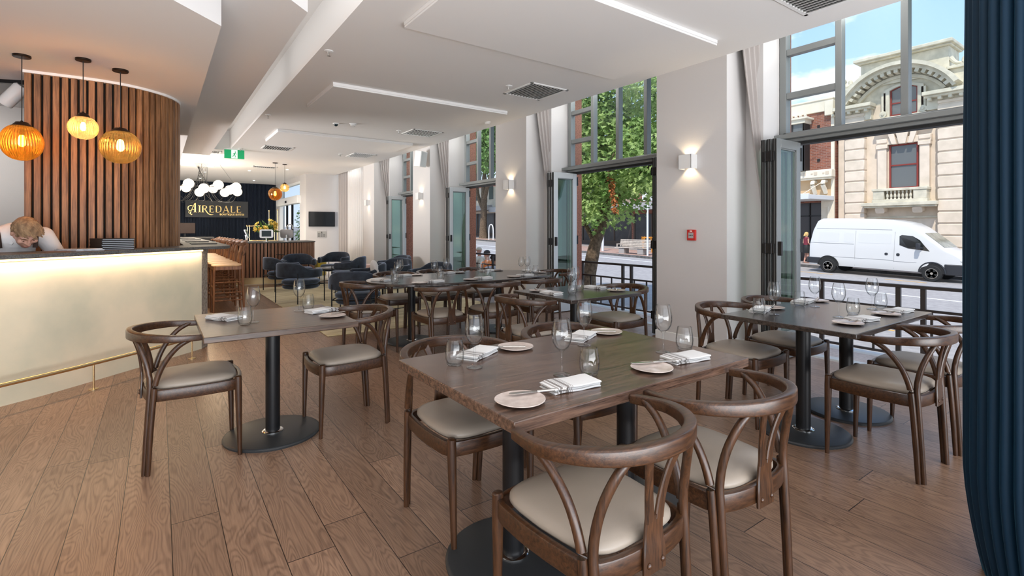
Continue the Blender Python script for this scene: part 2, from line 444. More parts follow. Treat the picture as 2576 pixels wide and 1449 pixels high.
# shallow acoustic rafts and reveals
def raft(y0, y1, label):
    t = thing('ceiling_panel', label, 'ceiling panel', (1.76, y0, ZC-0.055), 0, 'white acoustic ceiling panels')
    w, h = 4.40-1.76, y1-y0
    MB().box(0, w, 0, h, 0.02, 0.055).build('panel_body', M_CEIL, t, bevel=0.004)
    MB().box(0.004, w-0.004, 0.004, h-0.004, 0.0, 0.02).build('panel_face', M_CEIL, t, bevel=0.003)
    return t
raft(2.77, 4.13, 'large flat white ceiling panel nearest the camera')
raft(6.32, 7.65, 'flat white ceiling panel second from the front')
raft(9.84, 11.12, 'flat white ceiling panel farthest back by the air vent over the lounge')

# ---------------------------------------------------------------- window wall (x 4.85 .. 5.95)
PIERS = [-0.09, 3.40, 6.89, 10.40, 13.88]
M_BRICK_OUT = mat('red_brick_reveal', (0.33, 0.14, 0.09), 0.9, bump=0.3, bscale=60, var=0.25, vscale=45)
wm = MB(); bm_ = MB(); bk = MB()
for k, yc in enumerate(PIERS):
    wm.box(4.85, 5.22, yc-0.45, yc+0.45, 0, 3.85)
    wm.box(5.22, 5.62, yc-0.64, yc+0.64, 0, 3.85)
    bk.box(5.62, 5.95, yc-0.58, yc+0.58, -0.3, 5.0)
    b0 = 0.012
    bm_.box(4.85-b0, 5.22, yc-0.45-b0, yc+0.45+b0, 0, 0.125)
struct(wm.build('wall_right', M_WALL, smooth=False))
struct(bm_.build('baseboard_right', M_WHITE, smooth=False, bevel=0.004))
struct(bk.build('wall_outside', M_BRICK_OUT, smooth=False), 'red brick outer face of the window piers')
# strip of wall over the windows outside
struct(MB().box(5.6, 5.95, -3.5, 15.0, 3.85, 5.2).build('wall_outside', M_BRICK_OUT, smooth=False))

# windows and folding doors
def window(n, ya, yb, label):
    """ya: far (left in photo) end, yb: near end"""
    X = 5.60
    fr = MB()
    fr.box(X-0.05, X+0.05, ya-0.035, ya+0.035, 2.30, 3.85)
    fr.box(X-0.05, X+0.05, yb-0.035, yb+0.035, 2.30, 3.85)
    fr.box(X-0.05, X+0.05, yb+0.035, ya-0.035, 3.78, 3.85)
    root = fr.build('window_%d' % n, M_ALU, bevel=0.004); struct(root, label)
    w = (ya-yb)/4
    for k in (1, 2, 3):
        MB().box(X-0.045, X+0.045, ya-k*w-0.03, ya-k*w+0.03, 2.36, 3.78).build('mullion', M_ALU, root, bevel=0.004)
    for z in (2.765, 3.235):
        MB().box(X-0.04, X+0.04, ya-w+0.03, ya-0.035, z-0.033, z+0.033).build('glazing_bar', M_ALU, root, bevel=0.003)
    t = MB(); t.box(X-0.16, X+0.06, yb-0.08, ya+0.08, 2.285, 2.335); t.box(X-0.05, X+0.05, yb, ya, 2.335, 2.365); t.box(X-0.10, X+0.06, yb, ya, 2.25, 2.285)
    t.build('transom', M_ALU, root, bevel=0.004)
    MB().box(X-0.06, X+0.04, yb+0.03, ya-0.03, 2.222, 2.25).build('door_track', M_BLACKM, root)
    MB().box(X-0.004, X+0.004, yb+0.03, ya-0.03, 2.36, 3.79).build('pane', M_PANE, root, smooth=False)
    j = MB(); j.box(X-0.05, X+0.05, ya-0.02, ya+0.035, 0, 2.25); j.box(X-0.05, X+0.05, yb-0.035, yb+0.02, 0, 2.25)
    j.box(X-0.06, X+0.06, yb, ya, -0.01, 0.012)
    j.build('door_frame', M_ALU2, root, bevel=0.003)
    return root
def leaf(x0, x1, y, parent, glassmat, framemat, handle=True):
    th = 0.045; z0, z1 = 0.012, 2.225; s = 0.085
    f = MB()
    f.box(x0, x0+s, y-th/2, y+th/2, z0, z1); f.box(x1-s, x1, y-th/2, y+th/2, z0, z1)
    f.box(x0+s, x1-s, y-th/2, y+th/2, z1-0.09, z1); f.box(x0+s, x1-s, y-th/2, y+th/2, z0, z0+0.26)
    lf = f.build('door_leaf', framemat, parent, bevel=0.004)
    b = MB()
    for (a, c) in ((x0+s, x0+s+0.012), (x1-s-0.012, x1-s)): b.box(a, c, y-0.012, y+0.012, z0+0.26, z1-0.09)
    b.box(x0+s, x1-s, y-0.012, y+0.012, z1-0.102, z1-0.09); b.box(x0+s, x1-s, y-0.012, y+0.012, z0+0.26, z0+0.272)
    b.build('glazing_seal', M_ALU, lf)
    MB().box(x0+s, x1-s, y-0.004, y+0.004, z0+0.26, z1-0.09).build('pane', glassmat, lf, smooth=False)
    return lf
def stack(n, y, side, label, fm, k=3, x0=5.06, x1=5.55):
    """bifold leaves folded flat against the jamb, square to the wall"""
    root = thing('door_%d' % n, label, None); root['kind'] = 'structure'
    if 'category' in root: del root['category']
    ys = [y + side*0.058*i for i in range(k)]
    for i, yy in enumerate(ys):
        leaf(x0, x1, yy, root, M_PANEG, fm)
        MB().box(x0-0.004, x0, yy-0.019, yy-0.004, 0.02, 2.22).box(x0-0.004, x0, yy+0.004, yy+0.019, 0.02, 2.22).build('edge_strip', M_BLACKM, root, smooth=False)
    ym = sum(ys)/len(ys)
    for z in (0.25, 1.13, 2.05):
        MB().box(x0-0.018, x0-0.004, ym-0.060, ym+0.060, z-0.05, z+0.05).cyl((x0-0.014, ym-0.03, z-0.055), (x0-0.014, ym-0.03, z+0.055), 0.009).cyl((x0-0.014, ym+0.03, z-0.055), (x0-0.014, ym+0.03, z+0.055), 0.009).build('hinge', M_BLACK, root, bevel=0.003)
    for z in (0.3, 1.15, 2.1):
        MB().box(x1, x1+0.02, y-0.03, y+0.03, z-0.07, z+0.07).build('pivot', M_BLACK, root)
    fr = MB(); fr.box(x0+0.015, x0+0.045, y-side*0.060, y-side*0.024, 1.06, 1.20); fr.build('pull_handle', M_BLACK, root, bevel=0.004)
    return root
SPANS = [(2.72, 0.55), (6.18, 4.08), (9.62, 7.62), (13.1, 11.1)]
WL = ['tall grey window nearest the camera with sky and stone facade behind', 'grey window filled with the maple leaves', 'grey window above the doorway with the seated men outside', 'narrow view of the farthest grey window']
for i, (a, b) in enumerate(SPANS): window(i+1, a, b, WL[i])
# stacks at the far jamb of each bay, leaf facing the camera nearest
stack(1, 2.52, 1, 'folded grey glass doors beside the nearest curtain', M_ALU, 3, 4.98, 5.47)
stack(2, 6.02, 1, 'folded pale framed glass doors left of the maple tree', M_ALU2, 3)
stack(3, 9.46, 1, 'folded pale framed glass doors left of the seated men', M_ALU2, 3)
stack(4, 12.92, 1, 'folded pale framed glass doors farthest back', M_ALU2, 3)
stack(5, 4.005, 1, 'edge of folded grey doors against the pier with the red alarm point', M_ALU, 2)
# last bay: full height fixed window behind closed curtain
w5 = MB().box(5.55, 5.65, 14.5, 14.57, 0, 3.85).box(5.55, 5.65, 15.75, 15.82, 0, 3.85).box(5.55, 5.65, 17.0, 17.2, 0, 3.85).box(5.55, 5.65, 14.5, 17.2, 2.25, 2.33).build('window_5', M_ALU2)
struct(w5, 'tall window behind the pale drapes at the lounge end')
MB().box(5.596, 5.604, 14.57, 17.0, 0, 3.85).build('pane', M_PANE, w5, smooth=False)

# ---------------------------------------------------------------- other walls
struct(MB().box(3.92, 5.95, YB, YB+0.2, 0, 3.85).build('wall_back', M_WALL, smooth=False))
M_NAVY = mat('navy_battens', (0.006, 0.012, 0.026), 0.65, spec=0.3)
nv = MB().box(-5.2, 3.92, 22.3, 22.5, 0, ZC)
for i in range(0, 120):
    x = -2.0 + i*0.049
    if x < 3.9: nv.box(x, x+0.030, 22.27, 22.3, 0, ZC)
struct(nv.build('wall_far', M_NAVY, smooth=False))
struct(MB().box(-5.4, -5.2, -3.5, 22.5, 0, 3.75).build('wall_left', M_WALL, smooth=False))
# bar back wall, left of the timber clad core
struct(MB().box(-5.2, -1.15, 8.4, 8.55, 0, 2.8).build('wall_bar', M_WALL, smooth=False))

# entrance side: glazed wall running back from the TV wall
ew = MB()
ew.box(3.92, 4.12, 17.4, 18.0, 0, ZC); ew.box(3.92, 4.12, 21.6, 22.3, 0, ZC); ew.box(3.92, 4.12, 18.0, 21.6, 2.98, ZC)
struct(ew.build('wall_entrance', M_WALL, smooth=False))
dr = MB().box(3.93, 4.05, 18.0, 18.1, 0, 2.98).box(3.93, 4.05, 21.5, 21.6, 0, 2.98).box(3.93, 4.05, 18.1, 21.5, 2.9, 2.98).build('door_6', M_WHITE); struct(dr, 'white framed glass entrance doors beside the reception')
MB().box(3.80, 4.02, 17.9, 21.6, 2.22, 2.48).build('door_operator', M_WHITE, dr, bevel=0.01)
MB().box(3.77, 3.80, 19.6, 19.75, 2.28, 2.36).build('sensor', M_BLACK, dr, bevel=0.006)
MB().box(3.95, 4.0, 18.1, 19.4, 0.02, 2.22).box(3.96, 4.0, 18.1, 21.5, 2.5, 2.9).build('pane', M_PANE, dr, smooth=False)
for y in (19.4, 20.3): MB().box(3.93, 4.0, y, y+0.06, 0, 2.22).build('door_stile', M_BLACK, dr)
# outside the entrance: a pale paved lane with planting
struct(MB().box(4.12, 5.9, 17.4, 26, -0.3, -0.01).build('entrance_path', M_TERR, smooth=False))

# ---------------------------------------------------------------- timber clad core with rounded corner
M_BAT = wood('walnut_battens', (0.10, 0.042, 0.015), (0.39, 0.190, 0.080), 0.5, 'Z', 0.7, rv=0.3)
M_GAP = mat('black_backing', (0.008, 0.007, 0.006), 0.9)
# plan curve (outer face)
core = [V(-1.02, 6.38, 0), V(-0.62, 6.36, 0)]
for i in range(0, 13):
    a = R(-90 + 90*i/12); core.append(V(-0.53 + 0.73*math.cos(a), 7.10 + 0.74*math.sin(a), 0))
core.append(V(0.20, 8.2, 0)); core.append(V(0.20, 9.4, 0))
def resample(path, step):
    out = []; d = 0; nxt = 0
    for i in range(len(path)-1):
        a, b = path[i], path[i+1]; l = (b-a).length
        while nxt <= d + l:
            t = (nxt-d)/l; out.append((a.lerp(b, t), (b-a).normalized())); nxt += step
        d += l
    return out
core_t = thing('clad_column', 'rounded column clad in vertical walnut battens behind the bar', 'column', (0, 0, 0))
poly = [(p.x + 0.02*0, p.y + 0.03) for p in core] + [(-1.02, 9.4)]
inner = MB().prism([(p.x*1.0 - (0.03 if p.x > 0.0 else 0), p.y + 0.03) for p in core] + [(-1.02, 9.4)], 0, 2.78)
inner.build('core_backing', M_GAP, core_t, smooth=False)
MB().prism([(p.x + (0.012 if p.x > 0.0 else 0), p.y - 0.012) for p in core] + [(-1.035, 9.4), (-1.035, 6.37)], 2.775, 2.80).build('shadow_trim', M_WHITE, core_t, smooth=False)
for (p, t) in resample(core, 0.0655):
    n = Vector((t.y, -t.x, 0))
    q = p + t*0.024
    M = Matrix(((t.x, n.x, 0, q.x), (t.y, n.y, 0, q.y), (0, 0, 1, 0), (0, 0, 0, 1)))
    MB().box(-0.0235, 0.0235, -0.03, 0.004, 0, 2.775, M).build('batten', M_BAT, core_t, bevel=0.002, bseg=1)
# ---------------------------------------------------------------- dining chair
def make_chair():
    t = thing('dining_chair', 'chair', 'chair')
    # seat frame
    ring = [(0.205, 0.20), (0.12, 0.228), (0, 0.238), (-0.12, 0.228), (-0.205, 0.20), (-0.222, 0.10), (-0.222, 0.0), (-0.214, -0.10), (-0.196, -0.19), (-0.11, -0.222), (0, -0.228), (0.11, -0.222), (0.196, -0.19), (0.214, -0.10), (0.222, 0.0), (0.222, 0.10)]
    path = catmull([(x, y, 0.42) for x, y in ring], 3, True)
    MB().sweep(path, rrect(0.022, 0.062, 0.005, 2), closed=True).build('seat_frame', M_CHAIRX, t)
    # seat pad : domed superellipse
    mb = MB(); n = 40; rings = []
    prof = [(0.0, 0.437), (0.80, 0.437), (0.955, 0.443), (0.99, 0.453), (0.985, 0.466), (0.93, 0.478), (0.80, 0.488), (0.5, 0.496), (0.0, 0.499)]
    for s, z in prof:
        rings.append([])
        for k in range(n):
            a = 2*PI*k/n; ca, sa = math.cos(a), math.sin(a); e = 0.44
            x = math.copysign(abs(ca)**e, ca)*0.209; y = math.copysign(abs(sa)**e, sa)*0.217
            if y < 0: x *= 1 - 0.10*(-y/0.222)
            rings[-1].append((x*s, y*s + 0.003, z))
    vs = [p for r in rings for p in r]; fs = []
    for i in range(len(prof)-1):
        for k in range(n):
            l = (k+1) % n; fs.append((i*n+k, i*n+l, (i+1)*n+l, (i+1)*n+k))
    mb.add(vs, fs)
    MB2 = mb.build('seat_pad', M_SEAT, t, angle=80)
    # front legs
    for s in (-1, 1):
        MB().sweep([(s*0.200, 0.222, 0), (s*0.203, 0.218, 0.2), (s*0.206, 0.213, 0.40), (s*0.206, 0.212, 0.462), (s*0.206, 0.212, 0.466)], [0.0115, 0.0155, 0.0195, 0.019, 0.014], seg=14).build('leg', M_CHAIR, t)
    # rear legs : two bent rods glued side by side that part above the seat
    for s in (-1, 1):
        mb = MB()
        a = catmull([(s*0.207, -0.214, 0.0), (s*0.211, -0.204, 0.2), (s*0.214, -0.190, 0.40), (s*0.217, -0.178, 0.50), (s*0.227, -0.140, 0.60), (s*0.246, -0.075, 0.685), (s*0.262, 0.0, 0.728)], 5)
        b = catmull([(s*0.190, -0.232, 0.0), (s*0.194, -0.221, 0.2), (s*0.196, -0.209, 0.40), (s*0.194, -0.205, 0.50), (s*0.182, -0.222, 0.60), (s*0.152, -0.252, 0.69), (s*0.110, -0.272, 0.738)], 5)
        mb.sweep(a, [0.0120, 0.0140, 0.0145, 0.0145, 0.0140, 0.0135, 0.0125], seg=10, rx=1.0, ry=1.0)
        mb.sweep(b, [0.0120, 0.0140, 0.0145, 0.0145, 0.0140, 0.0135, 0.0125], seg=10)
        mb.build('leg', M_CHAIR, t)
    # top rail
    pts = []
    for i in range(-8, 9):
        a = i/8; ang = a*R(104)
        x = math.sin(ang)*0.276; y = -0.036 - 0.266*math.cos(ang)
        if abs(a) > 0.86: x = math.copysign(0.2715, x) - math.copysign((abs(a)-0.86)*0.10, x)
        z = 0.742 - 0.020*abs(a)**1.6
        pts.append((x, y + (0.02 if abs(a) > 0.99 else 0), z))
    path = catmull(pts, 3)
    secs = []
    for i in range(len(path)):
        a = abs(2*i/(len(path)-1) - 1)
        w = 0.029 + 0.009*math.sin(a*PI); h = 0.050 - 0.018*a**1.3
        secs.append(rrect(w, h, 0.0065, 3))
    MB().sweep(path, secs).build('top_rail', M_CHAIRX, t, angle=50)
    # forked back splat
    def ribbon(p, w, th=0.012):
        path = catmull(p, 5); ws = lerp_list(w, len(path))
        return path, [rrect(q, th, 0.0035, 1) for q in ws]
    mb = MB()
    p, s_ = ribbon([(0, -0.247, 0.378), (0, -0.246, 0.43), (0, -0.243, 0.48), (0, -0.246, 0.535)], [0.094, 0.092, 0.078, 0.072])
    mb.sweep(p, s_, up=(0, 1, 0))
    for s in (-1, 1):
        p, s_ = ribbon([(s*0.019, -0.2465, 0.520), (s*0.028, -0.251, 0.585), (s*0.044, -0.264, 0.66), (s*0.070, -0.286, 0.735)], [0.036, 0.031, 0.028, 0.034])
        mb.sweep(p, s_, up=(0, 1, 0))
    sp = mb.build('back_splat', M_CHAIR, t)
    for s in (-1, 1):
        MB().ball((s*0.029, -0.254, 0.405), (0.0085, 0.0055, 0.0085), 12, 8).build('bolt', M_CHAIRX, sp)
    return t
CHAIR = Stock(make_chair())
FACE = {'+y': 0, '-y': PI, '+x': -PI/2, '-x': PI/2}
chairs = [
 (1.11, 1.14, '+y', 0.02, 'walnut dining chair closest to the camera at the front table', 'chairs at the front table'),
 (1.70, 1.135, '+y', -0.03, 'walnut dining chair at the near right side of the front table', 'chairs at the front table'),
 (1.175, 2.02, '-y', 0.03, 'walnut dining chair on the far left side of the front table', 'chairs at the front table'),
 (1.86, 2.00, '-y', 0.0, 'walnut dining chair on the far right side of the front table, mostly hidden by it', 'chairs at the front table'),
 (0.165, 3.505, '+x', 0.0, 'walnut dining chair beside the bar, left of the small square table', 'chairs at the left table'),
 (1.05, 3.465, '-x', 0.02, 'walnut dining chair at the right side of the small square table by the bar', 'chairs at the left table'),
 (3.42, 1.10, '+y', 0.0, 'walnut dining chair at the near left side of the window table', 'chairs at the window table'),
 (4.00, 1.085, '+y', 0.0, 'walnut dining chair at the near right of the window table, cut by the blue curtain', 'chairs at the window table'),
 (3.42, 1.965, '-y', 0.0, 'walnut dining chair at the far left side of the window table', 'chairs at the window table'),
 (4.02, 1.95, '-y', 0.0, 'walnut dining chair at the far right side of the window table by the folded doors', 'chairs at the window table'),
 (2.60, 3.38, '+x', 0.03, 'walnut dining chair left of the small table by the maple window', 'chairs at the maple window table'),
 (3.66, 3.40, '-x', -0.02, 'walnut dining chair right of the small table, in front of the railing', 'chairs at the maple window table'),
 (1.86, 5.27, '+x', 0.05, 'walnut dining chair at the left end of the long rounded table', 'chairs round the long table'),
 (2.36, 4.60, '+y', 0.0, 'walnut dining chair on the near side of the long table, left of three', 'chairs round the long table'),
 (2.98, 4.57, '+y', 0.0, 'walnut dining chair on the near side of the long table, middle of three', 'chairs round the long table'),
 (3.58, 4.58, '+y', 0.0, 'walnut dining chair on the near side of the long table, right of three', 'chairs round the long table'),
 (2.48, 6.02, '-y', 0.0, 'walnut dining chair on the far side of the long table, left of three', 'chairs round the long table'),
 (3.08, 6.04, '-y', 0.0, 'walnut dining chair on the far side of the long table, middle of three', 'chairs round the long table'),
 (3.68, 6.02, '-y', 0.0, 'walnut dining chair on the far side of the long table, right of three', 'chairs round the long table'),
 (4.33, 5.22, '-x', 0.0, 'walnut dining chair at the right end of the long rounded table', 'chairs round the long table'),
]
for x, y, f, dz, lab, g in chairs: CHAIR.place((x, y, 0), FACE[f]+dz, lab, g)

# ---------------------------------------------------------------- tables
def table(loc, w, d, cols, label, topmat, th=0.036, rbase=0.27, oval=False, group=None):
    t = thing('dining_table', label, 'table', (loc[0], loc[1], 0), 0, group)
    if oval:
        poly = []
        for k in range(96):
            a = 2*PI*k/96; ca, sa = math.cos(a), math.sin(a); e = 0.66
            poly.append((math.copysign(abs(ca)**e, ca)*w/2, math.copysign(abs(sa)**0.8, sa)*d/2))
        MB().prism(poly, 0.75-th, 0.75).build('tabletop', topmat, t, bevel=0.006)
    else:
        MB().box(-w/2, w/2, -d/2, d/2, 0.75-th, 0.75).build('tabletop', topmat, t, bevel=0.004, bseg=3)
    for (x, y) in cols:
        x -= loc[0]; y -= loc[1]
        b = MB().lathe([(rbase, 0.0), (rbase+0.001, 0.010), (rbase-0.004, 0.017), (rbase-0.012, 0.0195), (0.05, 0.021)], 56, Matrix.Translation((x, y, 0))).build('base_plate', M_BASE, t)
        MB().lathe([(0.064, 0.021), (0.064, 0.025), (0.056, 0.030), (0.047, 0.031)], 32, Matrix.Translation((x, y, 0))).build('collar', M_CHROME, b)
        MB().lathe([(0.043, 0.021), (0.043, 0.70)], 32, Matrix.Translation((x, y, 0))).build('column', M_BLACK, t)
        MB().box(x-0.19, x+0.19, y-0.03, y+0.03, 0.70, 0.75-th).box(x-0.03, x+0.03, y-0.19, y+0.19, 0.70, 0.75-th).build('top_bracket', M_BLACK, t)
    return t
table((1.497, 1.63), 1.283, 0.87, [(1.165, 1.635), (1.83, 1.635)], 'brown oak dining table closest to the camera set for four', M_TOP, 0.040)
table((0.60, 3.50), 0.82, 0.87, [(0.60, 3.52)], 'small square oak table beside the bar with one black column', M_TOPL, 0.034, 0.285)
table((3.71, 1.52), 1.25, 0.80, [(3.43, 1.55), (4.06, 1.54)], 'dark oak table at the open window by the blue curtain', M_TOPD, 0.030)
table((3.12, 3.38), 0.85, 0.80, [(3.12, 3.40)], 'small dark oak table in front of the maple tree window', M_TOPD, 0.030)
table((3.05, 5.28), 2.38, 1.22, [(2.43, 5.47), (3.66, 5.46)], 'long dark table with rounded ends near the lounge', M_TOPD, 0.030, 0.29, True)

# ---------------------------------------------------------------- tableware
def make_wine():
    pr = [(0.0, 0.0), (0.030, 0.0005), (0.0335, 0.0015), (0.033, 0.0030), (0.020, 0.0060), (0.008, 0.0105), (0.0042, 0.020), (0.0036, 0.06), (0.0045, 0.088), (0.012, 0.097), (0.025, 0.108), (0.0355, 0.128), (0.0395, 0.150), (0.0390, 0.172), (0.0340, 0.202), (0.0295, 0.221),
          (0.0287, 0.2215), (0.0330, 0.202), (0.0380, 0.172), (0.0385, 0.150), (0.0345, 0.129), (0.0242, 0.1092), (0.011, 0.0995), (0.0, 0.098)]
    return tag(MB().lathe(pr, 40, closed=False).build('wine_glass', M_GLASS, angle=60), 'glass', 'glass')
def make_tumbler():
    pr = [(0.0, 0.0), (0.026, 0.0), (0.033, 0.006), (0.0385, 0.028), (0.0395, 0.048), (0.037, 0.075), (0.0315, 0.108), (0.0308, 0.1085), (0.0362, 0.075), (0.0385, 0.048), (0.0373, 0.028), (0.031, 0.012), (0.022, 0.0085), (0.0, 0.008)]
    return tag(MB().lathe(pr, 40).build('tumbler', M_GLASS, angle=60), 'glass', 'glass')
def make_plate():
    pr = [(0.0, 0.0), (0.040, 0.0), (0.055, 0.002), (0.082, 0.0085), (0.0845, 0.0105), (0.083, 0.0125), (0.060, 0.0075), (0.0, 0.0065)]
    mb = MB().lathe(pr, 48)
    for i, p in enumerate(mb.v):                       # hand-thrown wobble
        a = math.atan2(p.y, p.x); r = math.hypot(p.x, p.y)
        k = 1 + 0.018*math.sin(2*a+0.6) + 0.012*math.sin(3*a)
        mb.v[i] = Vector((p.x*k, p.y*k, p.z + 0.0012*math.sin(2*a)*r/0.08))
    return tag(mb.build('side_plate', M_PLATE, angle=60), 'plate', 'plate')
def make_knife():
    t = thing('table_knife', 'knife', 'knife')
    path = [(-0.005, 0, 0.004), (0.03, 0, 0.0042), (0.065, 0, 0.0045), (0.10, 0, 0.0045)]
    MB().sweep(path, [rrect(0.012, 0.007, 0.002, 1), rrect(0.016, 0.008, 0.003, 1), rrect(0.013, 0.007, 0.0025, 1), rrect(0.018, 0.0075, 0.003, 1)]).build('handle', M_STEEL, t)
    MB().prism([(-0.105, 0.001), (-0.098, 0.009), (-0.07, 0.012), (-0.02, 0.009), (-0.004, 0.005), (-0.004, -0.005), (-0.02, -0.008), (-0.088, -0.008)], 0.0035, 0.0047).build('blade', M_STEEL, t)
    return t
def napkin_material():
    m = bpy.data.materials.new('striped_linen'); m.use_nodes = True
    nt = m.node_tree; b = nt.nodes['Principled BSDF']; N = nt.nodes.new; L = nt.links.new
    b.inputs['Roughness'].default_value = 0.9; b.inputs['Sheen Weight'].default_value = 0.2
    tc = N('ShaderNodeTexCoord'); sp = N('ShaderNodeSeparateXYZ'); L(tc.outputs['Object'], sp.inputs[0])
    mr = N('ShaderNodeMapRange'); mr.inputs[1].default_value = -0.10; mr.inputs[2].default_value = 0.10; L(sp.outputs[0], mr.inputs[0])
    cr = N('ShaderNodeValToRGB'); cr.color_ramp.interpolation = 'CONSTANT'; e = cr.color_ramp.elements
    W = (0.70, 0.69, 0.675, 1); G = (0.19, 0.165, 0.15, 1); P = (0.34, 0.31, 0.29, 1)
    stops = [(0.0, W), (0.05, P), (0.075, W), (0.095, G), (0.15, W), (0.17, P), (0.185, W), (0.20, P), (0.215, W), (0.23, G), (0.29, W), (0.31, P), (0.33, W), (0.35, P), (0.37, W)]
    e[0].position = 0; e[0].color = W; e[1].position = 0.05; e[1].color = P
    for p, c in stops[2:]: q = e.new(p); q.color = c
    L(mr.outputs[0], cr.inputs[0]); L(cr.outputs[0], b.inputs['Base Color'])
    n2 = N('ShaderNodeTexNoise'); n2.inputs['Scale'].default_value = 700; bp = N('ShaderNodeBump'); bp.inputs['Strength'].default_value = 0.15; bp.inputs['Distance'].default_value = 0.002
    L(tc.outputs['Object'], n2.inputs[0]); L(n2.outputs['Fac'], bp.inputs['Height']); L(bp.outputs[0], b.inputs['Normal'])
    return m
M_NAP = napkin_material()
def make_napkin():
    """long folded strip laid over itself: two soft folds that lift at the crease"""
    mb = MB(); nx, w = 22, 0.052
    def slab(z0, th, x0, x1, yoff, lift, fold):
        vs = []; fs = []
        for i in range(nx+1):
            u = i/nx; x = x0 + (x1-x0)*u
            zz = z0 + lift*math.sin(u*PI)*0.4 + 0.0015*math.sin(u*9+yoff*80)
            t_ = th*(0.9+0.1*math.sin(u*7)) * (1.0 if u > 0.05 else 0.6)
            ring = rrect(2*w, t_, t_*0.45, 3)
            for (a, b) in ring: vs.append((x + 0.004*math.sin(a*60), a+yoff, zz + t_/2 + b))
        m = len(rrect(2*w, th, th*0.45, 3))
        for i in range(nx):
            for k in range(m):
                l = (k+1) % m; fs.append((i*m+k, i*m+l, (i+1)*m+l, (i+1)*m+k))
        fs.append(list(range(m))[::-1]); fs.append([nx*m+k for k in range(m)])
        mb.add(vs, fs)
    slab(0.0, 0.0075, -0.098, 0.098, 0.0, 0.002, 0)
    slab(0.0075, 0.0070, -0.092, 0.099, 0.004, 0.003, 0)
    slab(0.0155, 0.0075, -0.100, 0.0985, -0.003, 0.004, 0)
    # round fold joining the layers at the plain end
    return tag(mb.build('napkin', M_NAP, angle=60), 'napkin', 'napkin')
S_W, S_T, S_P, S_K, S_N = Stock(make_wine()), Stock(make_tumbler()), Stock(make_plate()), Stock(make_knife()), Stock(make_napkin())
ZT = 0.7505
G = {'w': 'wine glasses on the tables', 't': 'stemless tumblers on the tables', 'p': 'side plates on the tables', 'k': 'knives on the side plates', 'n': 'striped napkins on the tables'}
NM = {'w': 'clear stemmed wine glass', 't': 'clear stemless tumbler', 'p': 'pinkish grey round side plate', 'k': 'steel table knife resting on the plate', 'n': 'folded white napkin with grey brown stripes'}
ST = {'w': S_W, 't': S_T, 'p': S_P, 'k': S_K, 'n': S_N}
def put(k, x, y, where, rz=0.0, dz=0.0):
    ST[k].place((x, y, ZT+dz), rz, NM[k]+' '+where, G[k])
def setting(where, w=None, t=None, p=None, n=None, kr=0.0, kofs=(0.02, 0.0), nr=0.0):
    if w: put('w', w[0], w[1], where)
    if t: put('t', t[0], t[1], where)
    if p:
        put('p', p[0], p[1], where, rz=kr*1.7)
        ca, sa = math.cos(kr), math.sin(kr)
        o = S_K.place((p[0]+kofs[0], p[1]+kofs[1], ZT+0.0125), kr, NM['k']+' '+where, G['k'])
    if n: put('n', n[0], n[1], where, rz=nr)
# front table
setting('at the near left place of the front table', w=(1.285, 1.475), t=(1.372, 1.412), p=(0.972, 1.325), n=(1.212, 1.345), kr=-0.35, kofs=(0.085, 0.01), nr=-0.12)
setting('at the near right place of the front table', w=(1.905, 1.475), t=(2.03, 1.45), p=(1.635, 1.322), n=(1.872, 1.335), kr=-0.42, kofs=(0.05, 0.03), nr=-0.15)
setting('at the far left place of the front table', w=(1.062, 1.765), t=(1.012, 1.842), p=(1.392, 1.935), n=(1.175, 1.925), kr=-0.65, kofs=(-0.065, 0.0), nr=0.5)
setting('at the far right place of the front table', w=(1.705, 1.79), t=None, p=(2.005, 1.93), n=(1.80, 1.915), kr=-0.55, kofs=(-0.07, 0.0), nr=0.45)
# table by the bar
setting('at the bar side of the small square table', w=(0.470, 3.395), t=(0.418, 3.345), n=(0.335, 3.63), nr=PI/2+0.55)
setting('at the right side of the small square table', w=(0.80, 3.70), t=(0.865, 3.72), p=(0.925, 3.33), n=(0.915, 3.56), kr=0.4, kofs=(0.0, 0.01), nr=PI+0.3)
# window table
setting('at the far left place of the window table', w=(3.345, 1.695), t=(3.30, 1.775), p=(3.60, 1.84), n=(3.42, 1.83), kr=0.4, kofs=(0.01, 0), nr=0.3)
setting('at the far right place of the window table', w=(3.94, 1.70), t=(3.88, 1.78), p=(4.25, 1.82), n=(4.07, 1.845), kr=0.3, kofs=(0.0, 0), nr=0.1)
setting('at the near left place of the window table', w=(3.59, 1.405), t=(3.80, 1.40), p=(3.385, 1.275), n=(3.575, 1.27), kr=-0.3, kofs=(0.03, 0.0), nr=-0.2)
setting('at the near right place of the window table', w=(4.15, 1.41), t=(4.28, 1.40), p=(3.955, 1.265), n=(4.145, 1.255), kr=-0.3, kofs=(0.03, 0.0), nr=-0.15)
# table at the maple window
setting('at the left side of the maple window table', w=(3.04, 3.36), t=(2.95, 3.25), p=(2.85, 3.60), n=(2.815, 3.37), kr=1.2, kofs=(0, 0), nr=PI/2)
setting('at the right side of the maple window table', w=(3.20, 3.48), t=(3.16, 3.38), p=(3.455, 3.20), n=(3.43, 3.45), kr=0.9, kofs=(0, 0), nr=PI/2+0.2)
